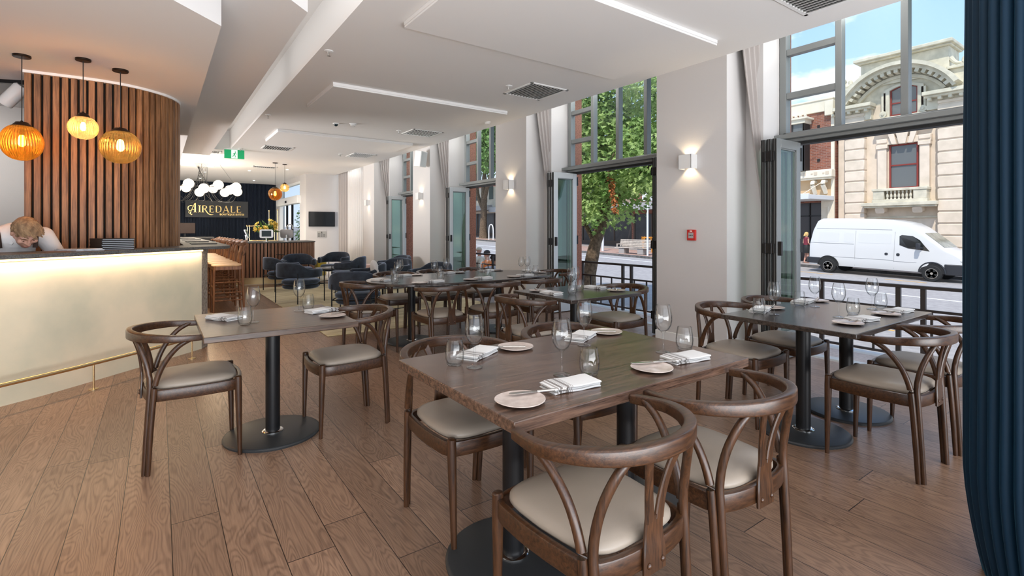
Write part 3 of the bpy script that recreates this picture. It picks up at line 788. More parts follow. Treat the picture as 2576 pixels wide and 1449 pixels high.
# long table : three near, three far, one each end
for i, (x, nm) in enumerate([(2.30, 'near left'), (2.92, 'near middle'), (3.52, 'near right')]):
    setting('at the %s place of the long table' % nm, w=(x+0.24, 5.10), t=(x+0.26, 4.98), p=(x-0.06, 4.84), n=(x+0.12, 4.86), kr=-0.3, kofs=(0.02, 0), nr=-0.1)
for i, (x, nm) in enumerate([(2.48, 'far left'), (3.08, 'far middle'), (3.68, 'far right')]):
    setting('at the %s place of the long table' % nm, w=(x-0.2, 5.46), t=(x-0.22, 5.60), p=(x+0.12, 5.71), n=(x-0.06, 5.70), kr=0.3, kofs=(-0.02, 0), nr=0.2)
setting('at the left end of the long table', w=(2.10, 5.10), t=(2.04, 5.02), n=(2.00, 5.33), nr=PI/2+0.5)
setting('at the right end of the long table', w=(3.86, 5.10), t=(3.93, 5.02), p=(4.08, 5.12), n=(4.08, 5.35), kr=1.0, kofs=(0, 0), nr=PI/2)
# ---------------------------------------------------------------- bar
M_ONYX = mat('patinated_brass_panel', (0.90, 0.78, 0.57), 0.42, metal=0.1, c2=(0.66, 0.63, 0.47), vscale=1.7, detail=9, bump=0.04, bscale=40)
M_SLAB = mat('grey_stone_counter', (0.11, 0.106, 0.10), 0.5, spec=0.35, var=0.35, vscale=90, detail=6)
M_ROUGH = mat('rough_stone_end', (0.30, 0.25, 0.20), 0.75, bump=0.5, bscale=70, var=0.35, vscale=40)
bar_front = [(-4.3, 2.45), (-3.2, 3.42), (-2.3, 4.19), (-1.6, 4.75), (-0.97, 5.215), (-0.713, 5.41), (-0.346, 5.755), (0.0, 6.09), (0.385, 6.47)]
bar = thing('bar_counter', 'curved bar counter with glowing pale gold patinated front and grey stone top', 'bar')
def offset(path, d):
    out = []
    for i in range(len(path)):
        a = Vector(path[max(i-1, 0)]); b = Vector(path[min(i+1, len(path)-1)]); t = (b-a).normalized()
        out.append((path[i][0] + t.y*d, path[i][1] - t.x*d))
    return out
bf = [tuple(p)[:2] for p in catmull([(x, y, 0) for x, y in bar_front], 5)]
MB().prism(bf + offset(bf, -0.06)[::-1], 0.0, 1.075).build('bar_front', M_ONYX, bar, smooth=True)
MB().prism([(0.385, 6.47), (0.450, 6.60), (0.390, 6.66), (0.325, 6.52)], 0.0, 1.095).build('end_panel', M_ROUGH, bar, bevel=0.004)
M_BARSIDE = mat('bar_side_panel', (0.20, 0.17, 0.14), 0.6, var=0.2, vscale=20)
MB().box(0.36, 0.42, 6.64, 14.3, 0, 1.095).build('side_panel', M_BARSIDE, bar)
# stone top : front band then right hand return
fo = offset(bf, 0.035); bo = offset(bf, -0.62)
top = fo[:-1] + [(0.50, 6.45), (0.60, 6.51), (0.665, 6.62), (0.69, 6.78), (0.70, 7.2), (0.70, 14.4), (0.24, 14.4), (0.24, 7.15), (-0.20, 6.335), (-0.30, 6.33), (-0.9, 5.93)] + [(-4.7, 3.15)]
MB().prism(top, 1.098, 1.13).build('countertop', M_SLAB, bar, bevel=0.004)
# warm strip light under the stone nosing
M_LED = mat('warm_strip_light', (1, 0.8, 0.5), emis=(1.0, 0.72, 0.36), estr=2.2)
ledp = offset(bf, 0.012)
MB().sweep([(x, y, 1.086) for x, y in ledp], rrect(0.012, 0.016, 0.003, 1)).build('strip_light', M_LED, bar)
lp_ = [Vector((x, y, 0)) for x, y in ledp if x > -2.9]
rs_ = [p for p, t in resample(lp_, 0.42)]
for (xa, ya, xb, yb, pw) in [(a.x, a.y, b.x, b.y, 0.8) for a, b in zip(rs_, rs_[1:])]:
    cx, cy = (xa+xb)/2, (ya+yb)/2; d = Vector((xb-xa, yb-ya, 0)); l = d.length; n = Vector((d.y, -d.x, 0)).normalized()
    o = lamp('bar_strip_lamp', 'AREA', (cx + n.x*0.032, cy + n.y*0.032, 1.072), pw, (1.0, 0.74, 0.52), shape='RECTANGLE', size=l*1.02, size_y=0.05)
    o.rotation_euler = (0, 0, math.atan2(d.y, d.x))
o_ = lamp('bar_side_strip', 'AREA', (0.60, 10.6, 1.085), 14, (1.0, 0.72, 0.42), shape='RECTANGLE', size=0.06, size_y=7.2)
# brass foot rail
rail_c = catmull([(-3.6, 2.95, 0.215), (-0.90, 4.98, 0.215), (-0.43, 5.36, 0.215), (-0.05, 5.70, 0.215), (0.30, 6.06, 0.215), (0.47, 6.26, 0.215)], 6)
fr = thing('foot_rail', 'slim brass foot rail on thin posts along the bar front', 'foot rail')
MB().sweep(rail_c, 0.0165, seg=12).build('rail', M_BRASS, fr)
for x, y in [(-1.55, 4.49), (-0.44, 5.352), (0.275, 6.035)]:
    MB().cyl((x, y, 0), (x, y, 0.21), 0.007, seg=10).lathe([(0.034, 0), (0.034, 0.005), (0.01, 0.007)], 20, Matrix.Translation((x, y, 0))).build('post', M_BRASS, fr)

# back bar worktop behind the bar (dark, mostly hidden)
bk = thing('back_counter', 'dark worktop behind the bar below the timber column', 'counter', (0, 0, 0))
MB().box(-4.4, -1.2, 7.75, 8.38, 0, 0.88).build('cabinet', M_BLACKM, bk)
MB().box(-4.4, -1.2, 7.72, 8.38, 0.88, 0.91).build('worktop', M_SLAB, bk)

# menus and papers on the bar
M_MENU = mat('black_leather_menu', (0.012, 0.011, 0.011), 0.5)
M_PAGE = mat('page_edges', (0.45, 0.47, 0.50), 0.7)
zz = 1.1305
for i in range(6):
    t = thing('menu_book', 'black menu book with white page edges, %s in the stack on the bar' % ['bottom', 'second lowest', 'third lowest', 'third highest', 'second highest', 'topmost'][i], 'book', (-0.36, 6.02, zz), R(20)+R([0, 1, -1, 0.5, -0.5, 1][i]), 'black menu books stacked on the bar')
    MB().box(-0.125, 0.125, -0.16, 0.16, 0, 0.0050).box(-0.125, 0.125, -0.16, 0.16, 0.0115, 0.017).box(-0.125, -0.121, -0.16, 0.16, 0.0050, 0.0115).build('cover', M_MENU, t)
    MB().box(-0.120, 0.120, -0.155, 0.155, 0.0051, 0.0114).build('pages', M_PAGE, t)
    zz += 0.0175
M_CLEAR = mat('glossy_brochure', (0.55, 0.58, 0.62), 0.12, var=0.25, vscale=18)
tag(MB().box(-0.11, 0.11, -0.15, 0.15, 0, 0.012).box(-0.10, 0.10, -0.14, 0.14, 0.012, 0.020).build('brochure_stack', M_CLEAR, loc=(-0.575, 5.83, 1.1305), bevel=0.002), 'glossy grey brochures lying flat left of the black menu stack', 'brochures').rotation_euler = (0, 0, R(35))
M_TAN = mat('tan_card', (0.24, 0.13, 0.08), 0.6)
tag(MB().box(-0.09, 0.09, -0.03, 0.03, 0, 0.006).build('card_tray', M_TAN, loc=(-0.705, 5.60, 1.1305)), 'thin tan card strip on the bar edge beside the brochures', 'card').rotation_euler = (0, 0, R(38))
for i, y in enumerate([7.6, 8.9, 10.6, 12.4]):
    tag(MB().box(-0.14, 0.14, -0.20, 0.20, 0, 0.012).build('placemat', M_MENU, loc=(0.47, y, 1.1305), bevel=0.002), 'flat black placemat on the bar top before the stools, %s from the front' % ['first', 'second', 'third', 'fourth'][i], 'placemat', 'black placemats along the bar top')

# ---------------------------------------------------------------- ribbed amber pendants
def amber(name, col, refl=1.3):
    m = bpy.data.materials.new(name); m.use_nodes = True; nt = m.node_tree; nt.nodes.clear(); N = nt.nodes.new; L = nt.links.new
    out = N('ShaderNodeOutputMaterial'); mx = N('ShaderNodeMixShader'); tr = N('ShaderNodeBsdfTransparent'); 
    tc = N('ShaderNodeTexCoord'); sx = N('ShaderNodeSeparateXYZ'); L(tc.outputs['Object'], sx.inputs[0])
    at = N('ShaderNodeMath'); at.operation = 'ARCTAN2'; L(sx.outputs[1], at.inputs[0]); L(sx.outputs[0], at.inputs[1])
    ml_ = N('ShaderNodeMath'); ml_.operation = 'MULTIPLY'; ml_.inputs[1].default_value = 40.0; L(at.outputs[0], ml_.inputs[0])
    sn = N('ShaderNodeMath'); sn.operation = 'SINE'; L(ml_.outputs[0], sn.inputs[0])
    ma = N('ShaderNodeMapRange'); ma.inputs[1].default_value = -1; L(sn.outputs[0], ma.inputs[0])
    mc = N('ShaderNodeMixRGB'); mc.inputs[1].default_value = (*[c**2.0*0.62 for c in col], 1); mc.inputs[2].default_value = (*[min(1, c*1.12) for c in col], 1); L(ma.outputs[0], mc.inputs[0]); L(mc.outputs[0], tr.inputs[0])  # refraction lines of the ribs put into the tint as stripes
    gl = N('ShaderNodeBsdfGlossy'); gl.inputs['Roughness'].default_value = 0.06; gl.inputs[0].default_value = (1, 0.85, 0.6, 1)
    tl = N('ShaderNodeBsdfTranslucent'); tl.inputs[0].default_value = (*[c*0.9 for c in col], 1)
    m2 = N('ShaderNodeMixShader'); m2.inputs[0].default_value = 0.10; L(tr.outputs[0], m2.inputs[1]); L(tl.outputs[0], m2.inputs[2])
    fr = N('ShaderNodeLayerWeight'); pw = N('ShaderNodeMath'); pw.operation = 'POWER'; pw.inputs[1].default_value = 4.0; L(fr.outputs['Facing'], pw.inputs[0])
    ml = N('ShaderNodeMath'); ml.operation = 'MULTIPLY_ADD'; ml.inputs[1].default_value = 0.5; ml.inputs[2].default_value = 0.05; L(pw.outputs[0], ml.inputs[0])
    L(ml.outputs[0], mx.inputs[0]); L(m2.outputs[0], mx.inputs[1]); L(gl.outputs[0], mx.inputs[2]); L(mx.outputs[0], out.inputs[0])
    return m
M_AMB1 = amber('amber_glass_deep', (0.74, 0.34, 0.05)); M_AMB2 = amber('amber_glass_pale', (0.92, 0.74, 0.44)); M_AMB3 = amber('amber_glass_olive', (0.74, 0.50, 0.20))
M_BULB = mat('glowing_bulb', (1, 0.8, 0.5), emis=(1.0, 0.80, 0.48), estr=22.0)
M_BRONZE = mat('dark_bronze', (0.035, 0.022, 0.016), 0.35, metal=0.7)
def pendant(x, y, zceil, zc, r, glassm, label, h=0.9, ribs=40, power=14, plain=False, grp='amber glass pendants'):
    t = thing('pendant_light', label, 'pendant light', (x, y, zceil), 0, grp)
    k = r/0.155
    MB().lathe([(0.0, 0), (0.062*k**.3, 0), (0.062*k**.3, -0.016), (0.058*k**.3, -0.020), (0.012, -0.021)], 32).build('ceiling_rose', M_BRONZE, t)
    ztop = zc - zceil + r*h*0.86
    MB().cyl((0, 0, -0.02), (0, 0, ztop+0.03), 0.0035, seg=8).build('cord', M_BLACKM, t)
    MB().lathe([(0.0, ztop+0.05), (0.008, ztop+0.05), (0.012, ztop+0.03), (0.045*k, ztop+0.036), (0.052*k, ztop+0.026), (0.060*k, ztop+0.020), (0.072*k, ztop+0.004), (0.078*k, ztop-0.006), (0.078*k, ztop-0.018), (0.02, ztop-0.02)], 32).build('cap', M_BRONZE, t)
    prof = []
    for i in range(0, 27):
        a = R(22 + (176-22)*i/26); rr = r*math.sin(a)**0.92; prof.append((max(rr, 0.004), zc - zceil + r*h*math.cos(a)))
    mb = MB()
    seg = ribs*4 if not plain else 40
    vs = []; fs = []; n = len(prof)
    for (rr, z) in prof:
        for q in range(seg):
            a = 2*PI*q/seg; am = 0 if plain else 0.022
            r2 = rr*(1 + am*math.cos(ribs*a)); vs.append((r2*math.cos(a), r2*math.sin(a), z))
    for i in range(n-1):
        for q in range(seg): l = (q+1) % seg; fs.append((i*seg+q, i*seg+l, (i+1)*seg+l, (i+1)*seg+q))
    mb.add(vs, fs); mb.build('glass_globe', glassm, t, recalc=False, angle=80)
    zb = zc - zceil + r*0.10
    MB().lathe([(0.0, zb+0.10*k), (0.012, zb+0.10*k), (0.018, zb+0.05*k), (0.018, ztop-0.02), (0.0, ztop-0.02)][::-1], 16).build('lamp_holder', M_BRONZE, t)
    MB().lathe([(0.0, zb+0.055*k), (0.016*k, zb+0.05*k), (0.024*k, zb+0.03*k), (0.028*k, zb-0.01*k), (0.026*k, zb-0.04*k), (0.014*k, zb-0.055*k), (0, zb-0.058*k)], 18).build('bulb', M_BULB, t)
    lamp('pendant_bulb', 'POINT', (x, y, zc + r*0.05), power, (1.0, 0.62, 0.28), shadow_soft_size=0.04)
    return t
pendant(-0.951, 5.861, 2.8, 2.06, 0.139, M_AMB1, 'deep amber ribbed glass pendant at the left edge above the barman', 1.12, power=12)
pendant(-0.537, 5.677, 2.8, 2.203, 0.105, M_AMB2, 'small pale honey ribbed glass pendant, middle of the three over the bar', 0.98, power=8)
pendant(-0.292, 5.872, 2.8, 2.086, 0.156, M_AMB3, 'large olive amber ribbed glass pendant nearest the rounded corner of the timber column', 1.0, power=12)
pendant(2.60, 14.9, ZC, 2.29, 0.178, M_AMB1, 'round amber glass pendant in front of the navy wall', 1.0, power=7, plain=True, grp='small amber pendants over the round counter')
pendant(2.88, 15.1, ZC, 2.49, 0.118, M_AMB2, 'small clear amber pendant hanging higher by the glass entrance', 1.0, power=6, plain=True, grp='small amber pendants over the round counter')

# ---------------------------------------------------------------- bar stools
M_STOOL = wood('stool_walnut', (0.12, 0.045, 0.018), (0.38, 0.17, 0.075), 0.4, 'Z', 1.0)
M_WEAVE = mat('tan_seat_leather', (0.72, 0.50, 0.31), 0.5, var=0.08, vscale=20)
def make_stool():
    """faces -x; origin under the middle of the seat"""
    t = thing('bar_stool', 'stool', 'stool')
    mb = MB(); prof = [(0.0, 0.742), (0.95, 0.742), (1.0, 0.752), (0.98, 0.763), (0.85, 0.770), (0.0, 0.766)]; n = 32
    rings = [[(math.copysign(abs(math.cos(2*PI*k/n))**0.5, math.cos(2*PI*k/n))*0.215*s, math.copysign(abs(math.sin(2*PI*k/n))**0.5, math.sin(2*PI*k/n))*0.225*s, z) for k in range(n)] for s, z in prof]
    mb.add([p for r in rings for p in r], [(i*n+k, i*n+(k+1) % n, (i+1)*n+(k+1) % n, (i+1)*n+k) for i in range(len(prof)-1) for k in range(n)])
    mb.build('seat', M_WEAVE, t)
    f = MB(); f.box(-0.19, 0.19, -0.215, -0.19, 0.69, 0.745); f.box(-0.19, 0.19, 0.19, 0.215, 0.69, 0.745); f.box(-0.205, -0.18, -0.2, 0.2, 0.69, 0.745); f.box(0.18, 0.205, -0.2, 0.2, 0.69, 0.745)
    f.build('seat_frame', M_STOOL, t, bevel=0.004)
    for s in (-1, 1):
        MB().sweep([(-0.200, s*0.215, 0), (-0.197, s*0.212, 0.4), (-0.192, s*0.208, 0.755)], [0.014, 0.019, 0.020], seg=10).build('leg', M_STOOL, t)
        MB().sweep(catmull([(0.215, s*0.205, 0), (0.20, s*0.205, 0.4), (0.195, s*0.207, 0.75), (0.215, s*0.205, 0.95), (0.255, s*0.185, 1.10)], 4), [0.015, 0.019, 0.021, 0.019, 0.015], seg=10).build('leg', M_STOOL, t)
    st = MB()
    for z in (0.22, 0.34, 0.50):
        for s in (-1, 1): st.cyl((-0.198, s*0.213, z), (0.203, s*0.205, z), 0.010, seg=8)
    for z in (0.26, 0.42): st.cyl((-0.198, -0.213, z), (-0.198, 0.213, z), 0.010, seg=8); st.cyl((0.205, -0.205, z), (0.205, 0.205, z), 0.010, seg=8)
    st.build('stretchers', M_STOOL, t)
    pts = catmull([(0.12, -0.235, 1.075), (0.21, -0.215, 1.095), (0.262, -0.12, 1.115), (0.28, 0, 1.12), (0.262, 0.12, 1.115), (0.21, 0.215, 1.095), (0.12, 0.235, 1.075)], 4)
    secs = [rrect(0.022, 0.028+0.034*math.sin(PI*i/(len(pts)-1)), 0.008, 2) for i in range(len(pts))]
    MB().sweep(pts, secs).build('top_rail', M_STOOL, t)
    sp = MB(); p = catmull([(0.200, 0, 0.745), (0.222, 0, 0.90), (0.272, 0, 1.10)], 4); sp.sweep(p, [rrect(w, 0.010, 0.003, 1) for w in lerp_list([0.055, 0.045, 0.075], len(p))], up=(1, 0, 0)); sp.build('back_splat', M_STOOL, t)
    return t
ST_ = Stock(make_stool())
ordn = ['nearest', 'second', 'third', 'fourth', 'fifth', 'sixth', 'seventh', 'eighth', 'farthest']
for i in range(9):
    ST_.place((0.88, 9.05+0.54*i, 0), R([0, 3, -2, 1, -3, 2, 0, -1, 2][i]), ('walnut bar stool, %s in the row along the bar' % ordn[i]) + (' counting from the front' if 0 < i < 8 else ''), 'walnut bar stools along the bar')

# ---------------------------------------------------------------- lounge
def rug_mat():
    m = mat('gold_rug', (0.76, 0.66, 0.42), 0.95, c2=(0.48, 0.38, 0.17), vscale=2.6, detail=10, stretch=(1, 3.0, 1), bump=0.3, bscale=200, sheen=0.3)
    return m
tag(MB().box(1.69, 4.75, 6.30, 12.3, 0.0, 0.014).build('rug', rug_mat(), bevel=0.004), 'large mottled gold rug under the velvet armchairs', 'rug')
M_VELV = mat('slate_blue_velvet', (0.030, 0.042, 0.062), 0.75, sheen=1.0, c2=(0.013, 0.018, 0.028), vscale=9, detail=6, bump=0.1, bscale=40)
M_VELV.node_tree.nodes['Principled BSDF'].inputs['Sheen Tint'].default_value = (0.45, 0.55, 0.75, 1)
M_VELV.node_tree.nodes['Principled BSDF'].inputs['Sheen Roughness'].default_value = 0.35
def make_lounge():
    """faces +y, origin at floor centre"""
    t = thing('armchair', 'armchair', 'armchair')
    mb = MB(); n = 40
    def cushion(z0, z1, r):
        prof = [(0.0, z0), (r-0.03, z0), (r, z0+0.02), (r+0.004, (z0+z1)/2), (r, z1-0.02), (r-0.03, z1), (0.0, z1+0.006)]
        m = MB(); m.lathe(prof[1:-1], n); 
        for i, p in enumerate(m.v):
            if p.y > 0: m.v[i] = Vector((p.x, p.y*1.05, p.z))
        return m
    cushion(0.325, 0.405, 0.315).build('seat_cushion', M_VELV, t, angle=70)
    cushion(0.245, 0.312, 0.305).build('seat_base', M_VELV, t, angle=70)
    # wrap-around back: high in the middle, low along the arms
    path = []; secs = []
    N_ = 44
    for i in range(N_+1):
        a = (i/N_*2 - 1); ang = a*R(128)
        x = math.sin(ang)*0.365; y = -0.02 - 0.345*math.cos(ang)
        k = 1/(1 + math.exp(-(0.40-abs(a))*17))
        ztop = 0.600 + 0.120*k; zbot = 0.450
        path.append((x, y, (ztop+zbot)/2)); e = 1.0 if abs(a) < 0.97 else 0.75
        secs.append(rrect(0.075*e, (ztop-zbot)*e, 0.034*e, 3))
    MB().sweep(path, secs).build('back', M_VELV, t, angle=70)
    for (x, y) in ((-0.335, 0.235), (0.335, 0.235), (-0.27, -0.31), (0.27, -0.31)):
        MB().cyl((x, y, 0), (x, y, 0.54), 0.0095, seg=10).build('leg', M_BLACK, t)
    f = MB()
    for z in (0.318,):
        for a, b in (((-0.335, 0.235), (0.335, 0.235)), ((-0.27, -0.31), (0.27, -0.31)), ((-0.335, 0.235), (-0.27, -0.31)), ((0.335, 0.235), (0.27, -0.31))): f.cyl((*a, z), (*b, z), 0.008, seg=8)
    f.build('under_frame', M_BLACK, t)
    return t
LC = Stock(make_lounge())
lounge = [(2.10, 9.60, -60, 'slate blue velvet armchair in the open rug in front of the round counter'),
 (2.20, 11.65, -75, 'slate blue velvet armchair second back on the counter side'),
 (2.75, 12.78, 175, 'slate blue velvet armchair against the round counter, facing the camera'),
 (3.72, 13.3, 140, 'slate blue velvet armchair farthest back beside the yellow pouf'),
 (3.35, 10.95, 60, 'slate blue velvet armchair behind the one by the round side tables'),
 (2.90, 8.60, 75, 'slate blue velvet armchair holding the pale cushion, between the lounge and the long table'),
 (2.36, 7.20, -35, 'slate blue velvet armchair nearest the long table, behind its left end'),
 (3.78, 9.5, 120, 'slate blue velvet armchair by the folded doors with its low arm forward'),
 (3.85, 7.95, 110, 'slate blue velvet armchair behind the middle of the long table'),
 (4.25, 10.6, 100, 'slate blue velvet armchair glimpsed behind the glasses near the far pier')]
for x, y, a, lab in lounge: LC.place((x, y, 0.014 if y < 12.0 else 0.0), R(a), lab, 'velvet armchairs in the lounge')
M_TT = mat('grey_stone_tabletop', (0.16, 0.16, 0.155), 0.25, var=0.2, vscale=6)
def side_table(x, y, r, h, label):
    t = thing('side_table', label, 'side table', (x, y, 0.014), 0, 'round low lounge tables')
    MB().lathe([(0.0, h-0.02), (r-0.01, h-0.02), (r, h-0.015), (r, h-0.003), (r-0.003, h), (0, h)][1:-1], 40).build('table_top', M_TT, t)
    for k in range(4):
        a = R(45+90*k); MB().cyl((r*0.8*math.cos(a), r*0.8*math.sin(a), 0), (r*0.8*math.cos(a), r*0.8*math.sin(a), h-0.02), 0.008, seg=8).build('leg', M_BLACK, t)
    MB().sweep([(r*0.8*math.cos(2*PI*k/24), r*0.8*math.sin(2*PI*k/24), 0.09) for k in range(24)], 0.007, closed=True, seg=8).build('ring', M_BLACK, t)
side_table(2.98, 9.75, 0.30, 0.40, 'low round grey table between the front velvet armchairs')
side_table(3.25, 11.9, 0.33, 0.42, 'low round grey table at the back with papers on it')
side_table(3.0, 7.55, 0.36, 0.42, 'low round grey table just behind the long dining table')
tag(MB().box(-0.10, 0.10, -0.14, 0.14, 0, 0.008).box(-0.08, 0.12, -0.12, 0.10, 0.008, 0.014).build('magazines', M_PAGE, loc=(3.25, 11.88, 0.435)), 'white papers lying on the back round table', 'papers')
def pouf(x, y, r, h, col, nm, label):
    m = mat(nm, col, 0.9, sheen=0.4, var=0.08, vscale=6)
    prof = [(r*0.9, 0), (r, 0.03), (r*1.02, h*0.5), (r, h-0.04), (r*0.93, h-0.008), (r*0.8, h)]
    tag(MB().lathe(prof, 40, ribs=14, amp=0.012).build('pouf', m, loc=(x, y, 0)), label, 'pouf', 'round poufs in the lounge')
pouf(3.75, 14.95, 0.22, 0.42, (0.50, 0.38, 0.04), 'mustard_felt', 'round mustard yellow pouf against the white wall under the television')
pouf(4.45, 12.6, 0.24, 0.42, (0.62, 0.42, 0.37), 'blush_felt', 'round blush pink pouf by the far pier')
tag(MB().ball((0, 0, 0), (0.20, 0.07, 0.18), 20, 12).build('cushion', M_SHEER, loc=(3.05, 8.40, 0.615)), 'pale cushion propped in a velvet armchair', 'cushion').rotation_euler = (R(-12), 0, R(80))

# ---------------------------------------------------------------- round counter, reception
M_BAT2 = wood('walnut_battens_counter', (0.15, 0.062, 0.03), (0.40, 0.20, 0.11), 0.45, 'Z', 0.7)
rc = thing('reception_counter', 'curved counter clad in walnut battens with a brass plinth', 'counter', (0, 0, 0))
cc = []
cx, cy, rr = 2.20, 14.30, 1.28
arc = [V(cx + rr*math.cos(R(a)), cy + rr*0.82*math.sin(R(a)), 0) for a in range(198, 341, 4)] 
arc = arc + [V(3.42, 14.2, 0), V(3.42, 14.9, 0)]
pl = [(p.x, p.y) for p in arc]
ctr = (2.2, 14.4)
def shrink(pl, k): return [(ctr[0]+(x-ctr[0])*k, ctr[1]+(y-ctr[1])*k) for x, y in pl]
back_ = [(3.42, 15.0), (0.98, 15.0)]
MB().prism(shrink(pl + back_, 0.985), 0.16, 0.985).build('counter_body', M_GAP, rc, smooth=False)
MB().prism(shrink(pl + back_, 0.95), 0.0, 0.16).build('plinth', mat('satin_brass', (0.78, 0.60, 0.33), 0.45, metal=0.8), rc)
MB().prism(shrink(pl + back_, 1.02), 0.985, 1.01).build('counter_top', M_SLAB, rc, bevel=0.003)
for (p, tg) in resample(arc, 0.078):
    n = Vector((tg.y, -tg.x, 0)); M = Matrix(((tg.x, n.x, 0, p.x), (tg.y, n.y, 0, p.y), (0, 0, 1, 0), (0, 0, 0, 1)))
    MB().box(-0.028, 0.028, -0.03, 0.006, 0.16, 0.983, M).build('batten', M_BAT2, rc, smooth=False)
for x in (2.42, 2.72):
    MB().box(x-0.09, x+0.09, 13.22, 13.24, 0.70, 0.712).build('door_pull', M_BLACK, rc)
M_TAB = mat('white_plastic', (0.78, 0.80, 0.82), 0.3)
M_SCR = mat('dark_screen', (0.012, 0.03, 0.04), 0.12, spec=0.8)
def tablet(x, y, rz, label, wscr=True, body=M_TAB):
    t = thing('tablet_stand', label, 'tablet', (x, y, 1.011), rz, 'tablet stands on the round counter')
    MB().lathe([(0.07, 0), (0.07, 0.008), (0.02, 0.012)], 24).cyl((0, 0, 0.01), (0, 0.02, 0.17), 0.014, seg=10).build('stand', M_TAB, t)
    M = Matrix.Translation((0, -0.01, 0.20)) @ Matrix.Rotation(R(-22), 4, 'X')
    MB().sweep([(0, -0.012, 0), (0, 0.012, 0)], rrect(0.30, 0.22, 0.04, 4), M=M).build('housing', body, t)
    if wscr: MB().box(-0.105, 0.105, -0.0145, -0.012, -0.078, 0.078, M).build('screen', M_SCR, t)
tablet(1.72, 13.5, R(75), 'white tablet stand turned side on at the left of the round counter')
tablet(2.15, 13.45, R(-8), 'white framed tablet with dark screen facing the camera by the flowers')
M_GREYP = mat('grey_plastic', (0.33, 0.31, 0.30), 0.4)
tablet(2.62, 13.5, R(160), 'grey backed tablet stand turned away at the right of the flowers', False, M_GREYP)
tp = thing('tap', 'tall curved chrome water tap behind the tablets', 'tap', (2.72, 14.0, 1.011))
MB().sweep(catmull([(0, 0, 0), (0, 0, 0.30), (0.02, 0, 0.40), (0.08, 0, 0.44), (0.14, 0, 0.40), (0.15, 0, 0.32)], 6), 0.013, seg=10).build('spout', M_CHROME, tp)
MB().cyl((0.06, 0.02, 0), (0.06, 0.02, 0.2), 0.02, seg=12).build('handle', M_CHROME, tp)
# flowers
fl = thing('flower_vase', 'vase of yellow lilies and roses on the round counter', 'flowers', (2.22, 13.85, 1.011)); fl.scale = (1.35, 1.35, 1.3)
MB().lathe([(0.05, 0), (0.06, 0.01), (0.07, 0.10), (0.055, 0.15), (0.06, 0.17)], 24).build('vase', M_PANE, fl)
M_LEAFG = mat('flower_foliage', (0.09, 0.17, 0.03), 0.6, var=0.3, vscale=30)
M_YEL = mat('yellow_petals', (0.80, 0.58, 0.12), 0.6, var=0.15, vscale=20)
lf = MB(); r5 = random.Random(5)
def leafquad(mb, c, d, l, w, r_):
    d = d.normalized(); s = d.cross(Vector((r_.uniform(-1, 1), r_.uniform(-1, 1), r_.uniform(-1, 1)))).normalized()
    nrm = s.cross(d)*0.12*l
    mb.add([c, c + d*l*0.5 + s*w + nrm, c + d*l, c + d*l*0.5 - s*w + nrm], [(0, 1, 2, 3)])
for i in range(200):
    d = Vector((r5.gauss(0, 1), r5.gauss(0, 1), abs(r5.gauss(0.5, 0.6)))).normalized()
    leafquad(lf, Vector((0, 0, 0.20)) + d*r5.uniform(0.02, 0.16), d + Vector((0, 0, r5.uniform(-0.5, 0.5))), r5.uniform(0.06, 0.14), 0.012, r5)
for i in range(26): lf.cyl((r5.uniform(-.02, .02), r5.uniform(-.02, .02), 0.02), (r5.uniform(-.08, .08), r5.uniform(-.08, .08), 0.26), 0.004, seg=5)
lf.build('leaves', M_LEAFG, fl, recalc=False)
for i in range(13):
    d = Vector((r5.gauss(0, 1), r5.gauss(-0.4, 0.8), abs(r5.gauss(0.6, 0.5)))).normalized(); c = Vector((0, 0, 0.22)) + d*0.19
    mb = MB()
    for k in range(9): 
        a = 2*PI*k/9; s = d.orthogonal().normalized(); q = (Matrix.Rotation(a, 3, d) @ s)
        leafquad(mb, c, q + d*(0.5 if k % 2 else 1.1), 0.062, 0.020, r5)
    mb.build('flower', M_YEL, fl, recalc=False)
# luggage trolley
tr = thing('luggage_trolley', 'brass luggage trolley with arched rails by the navy wall', 'trolley', (2.85, 18.6, 0))
MB().box(-0.45, 0.45, -0.3, 0.3, 0.18, 0.24).build('deck', M_BLACKM, tr)
for s in (-1, 1):
    MB().sweep(catmull([(-0.42, s*0.27, 0.24), (-0.42, s*0.27, 1.35), (-0.38, s*0.27, 1.43), (0.38, s*0.27, 1.43), (0.42, s*0.27, 1.35), (0.42, s*0.27, 0.24)], 5), 0.013, seg=8).build('side_hoop', M_BRASS, tr)
MB().cyl((0.16, -0.27, 1.43), (0.16, -0.27, 1.92), 0.012, seg=8).cyl((0.42, -0.27, 1.43), (0.42, -0.27, 1.96), 0.012, seg=8).ball((0.16, -0.27, 1.94), 0.025).ball((0.42, -0.27, 1.98), 0.025).build('hanging_post', M_BRASS, tr)
MB().cyl((-0.42, -0.27, 0.95), (0.42, -0.27, 0.95), 0.013, seg=8).build('cross_rail', M_BRASS, tr)
for (x, y) in ((-0.4, -0.26), (0.4, -0.26), (-0.4, 0.26), (0.4, 0.26)): MB().cyl((x, y-0.02, 0.09), (x, y+0.02, 0.09), 0.09, seg=20).build('wheel', M_BLACK, tr)
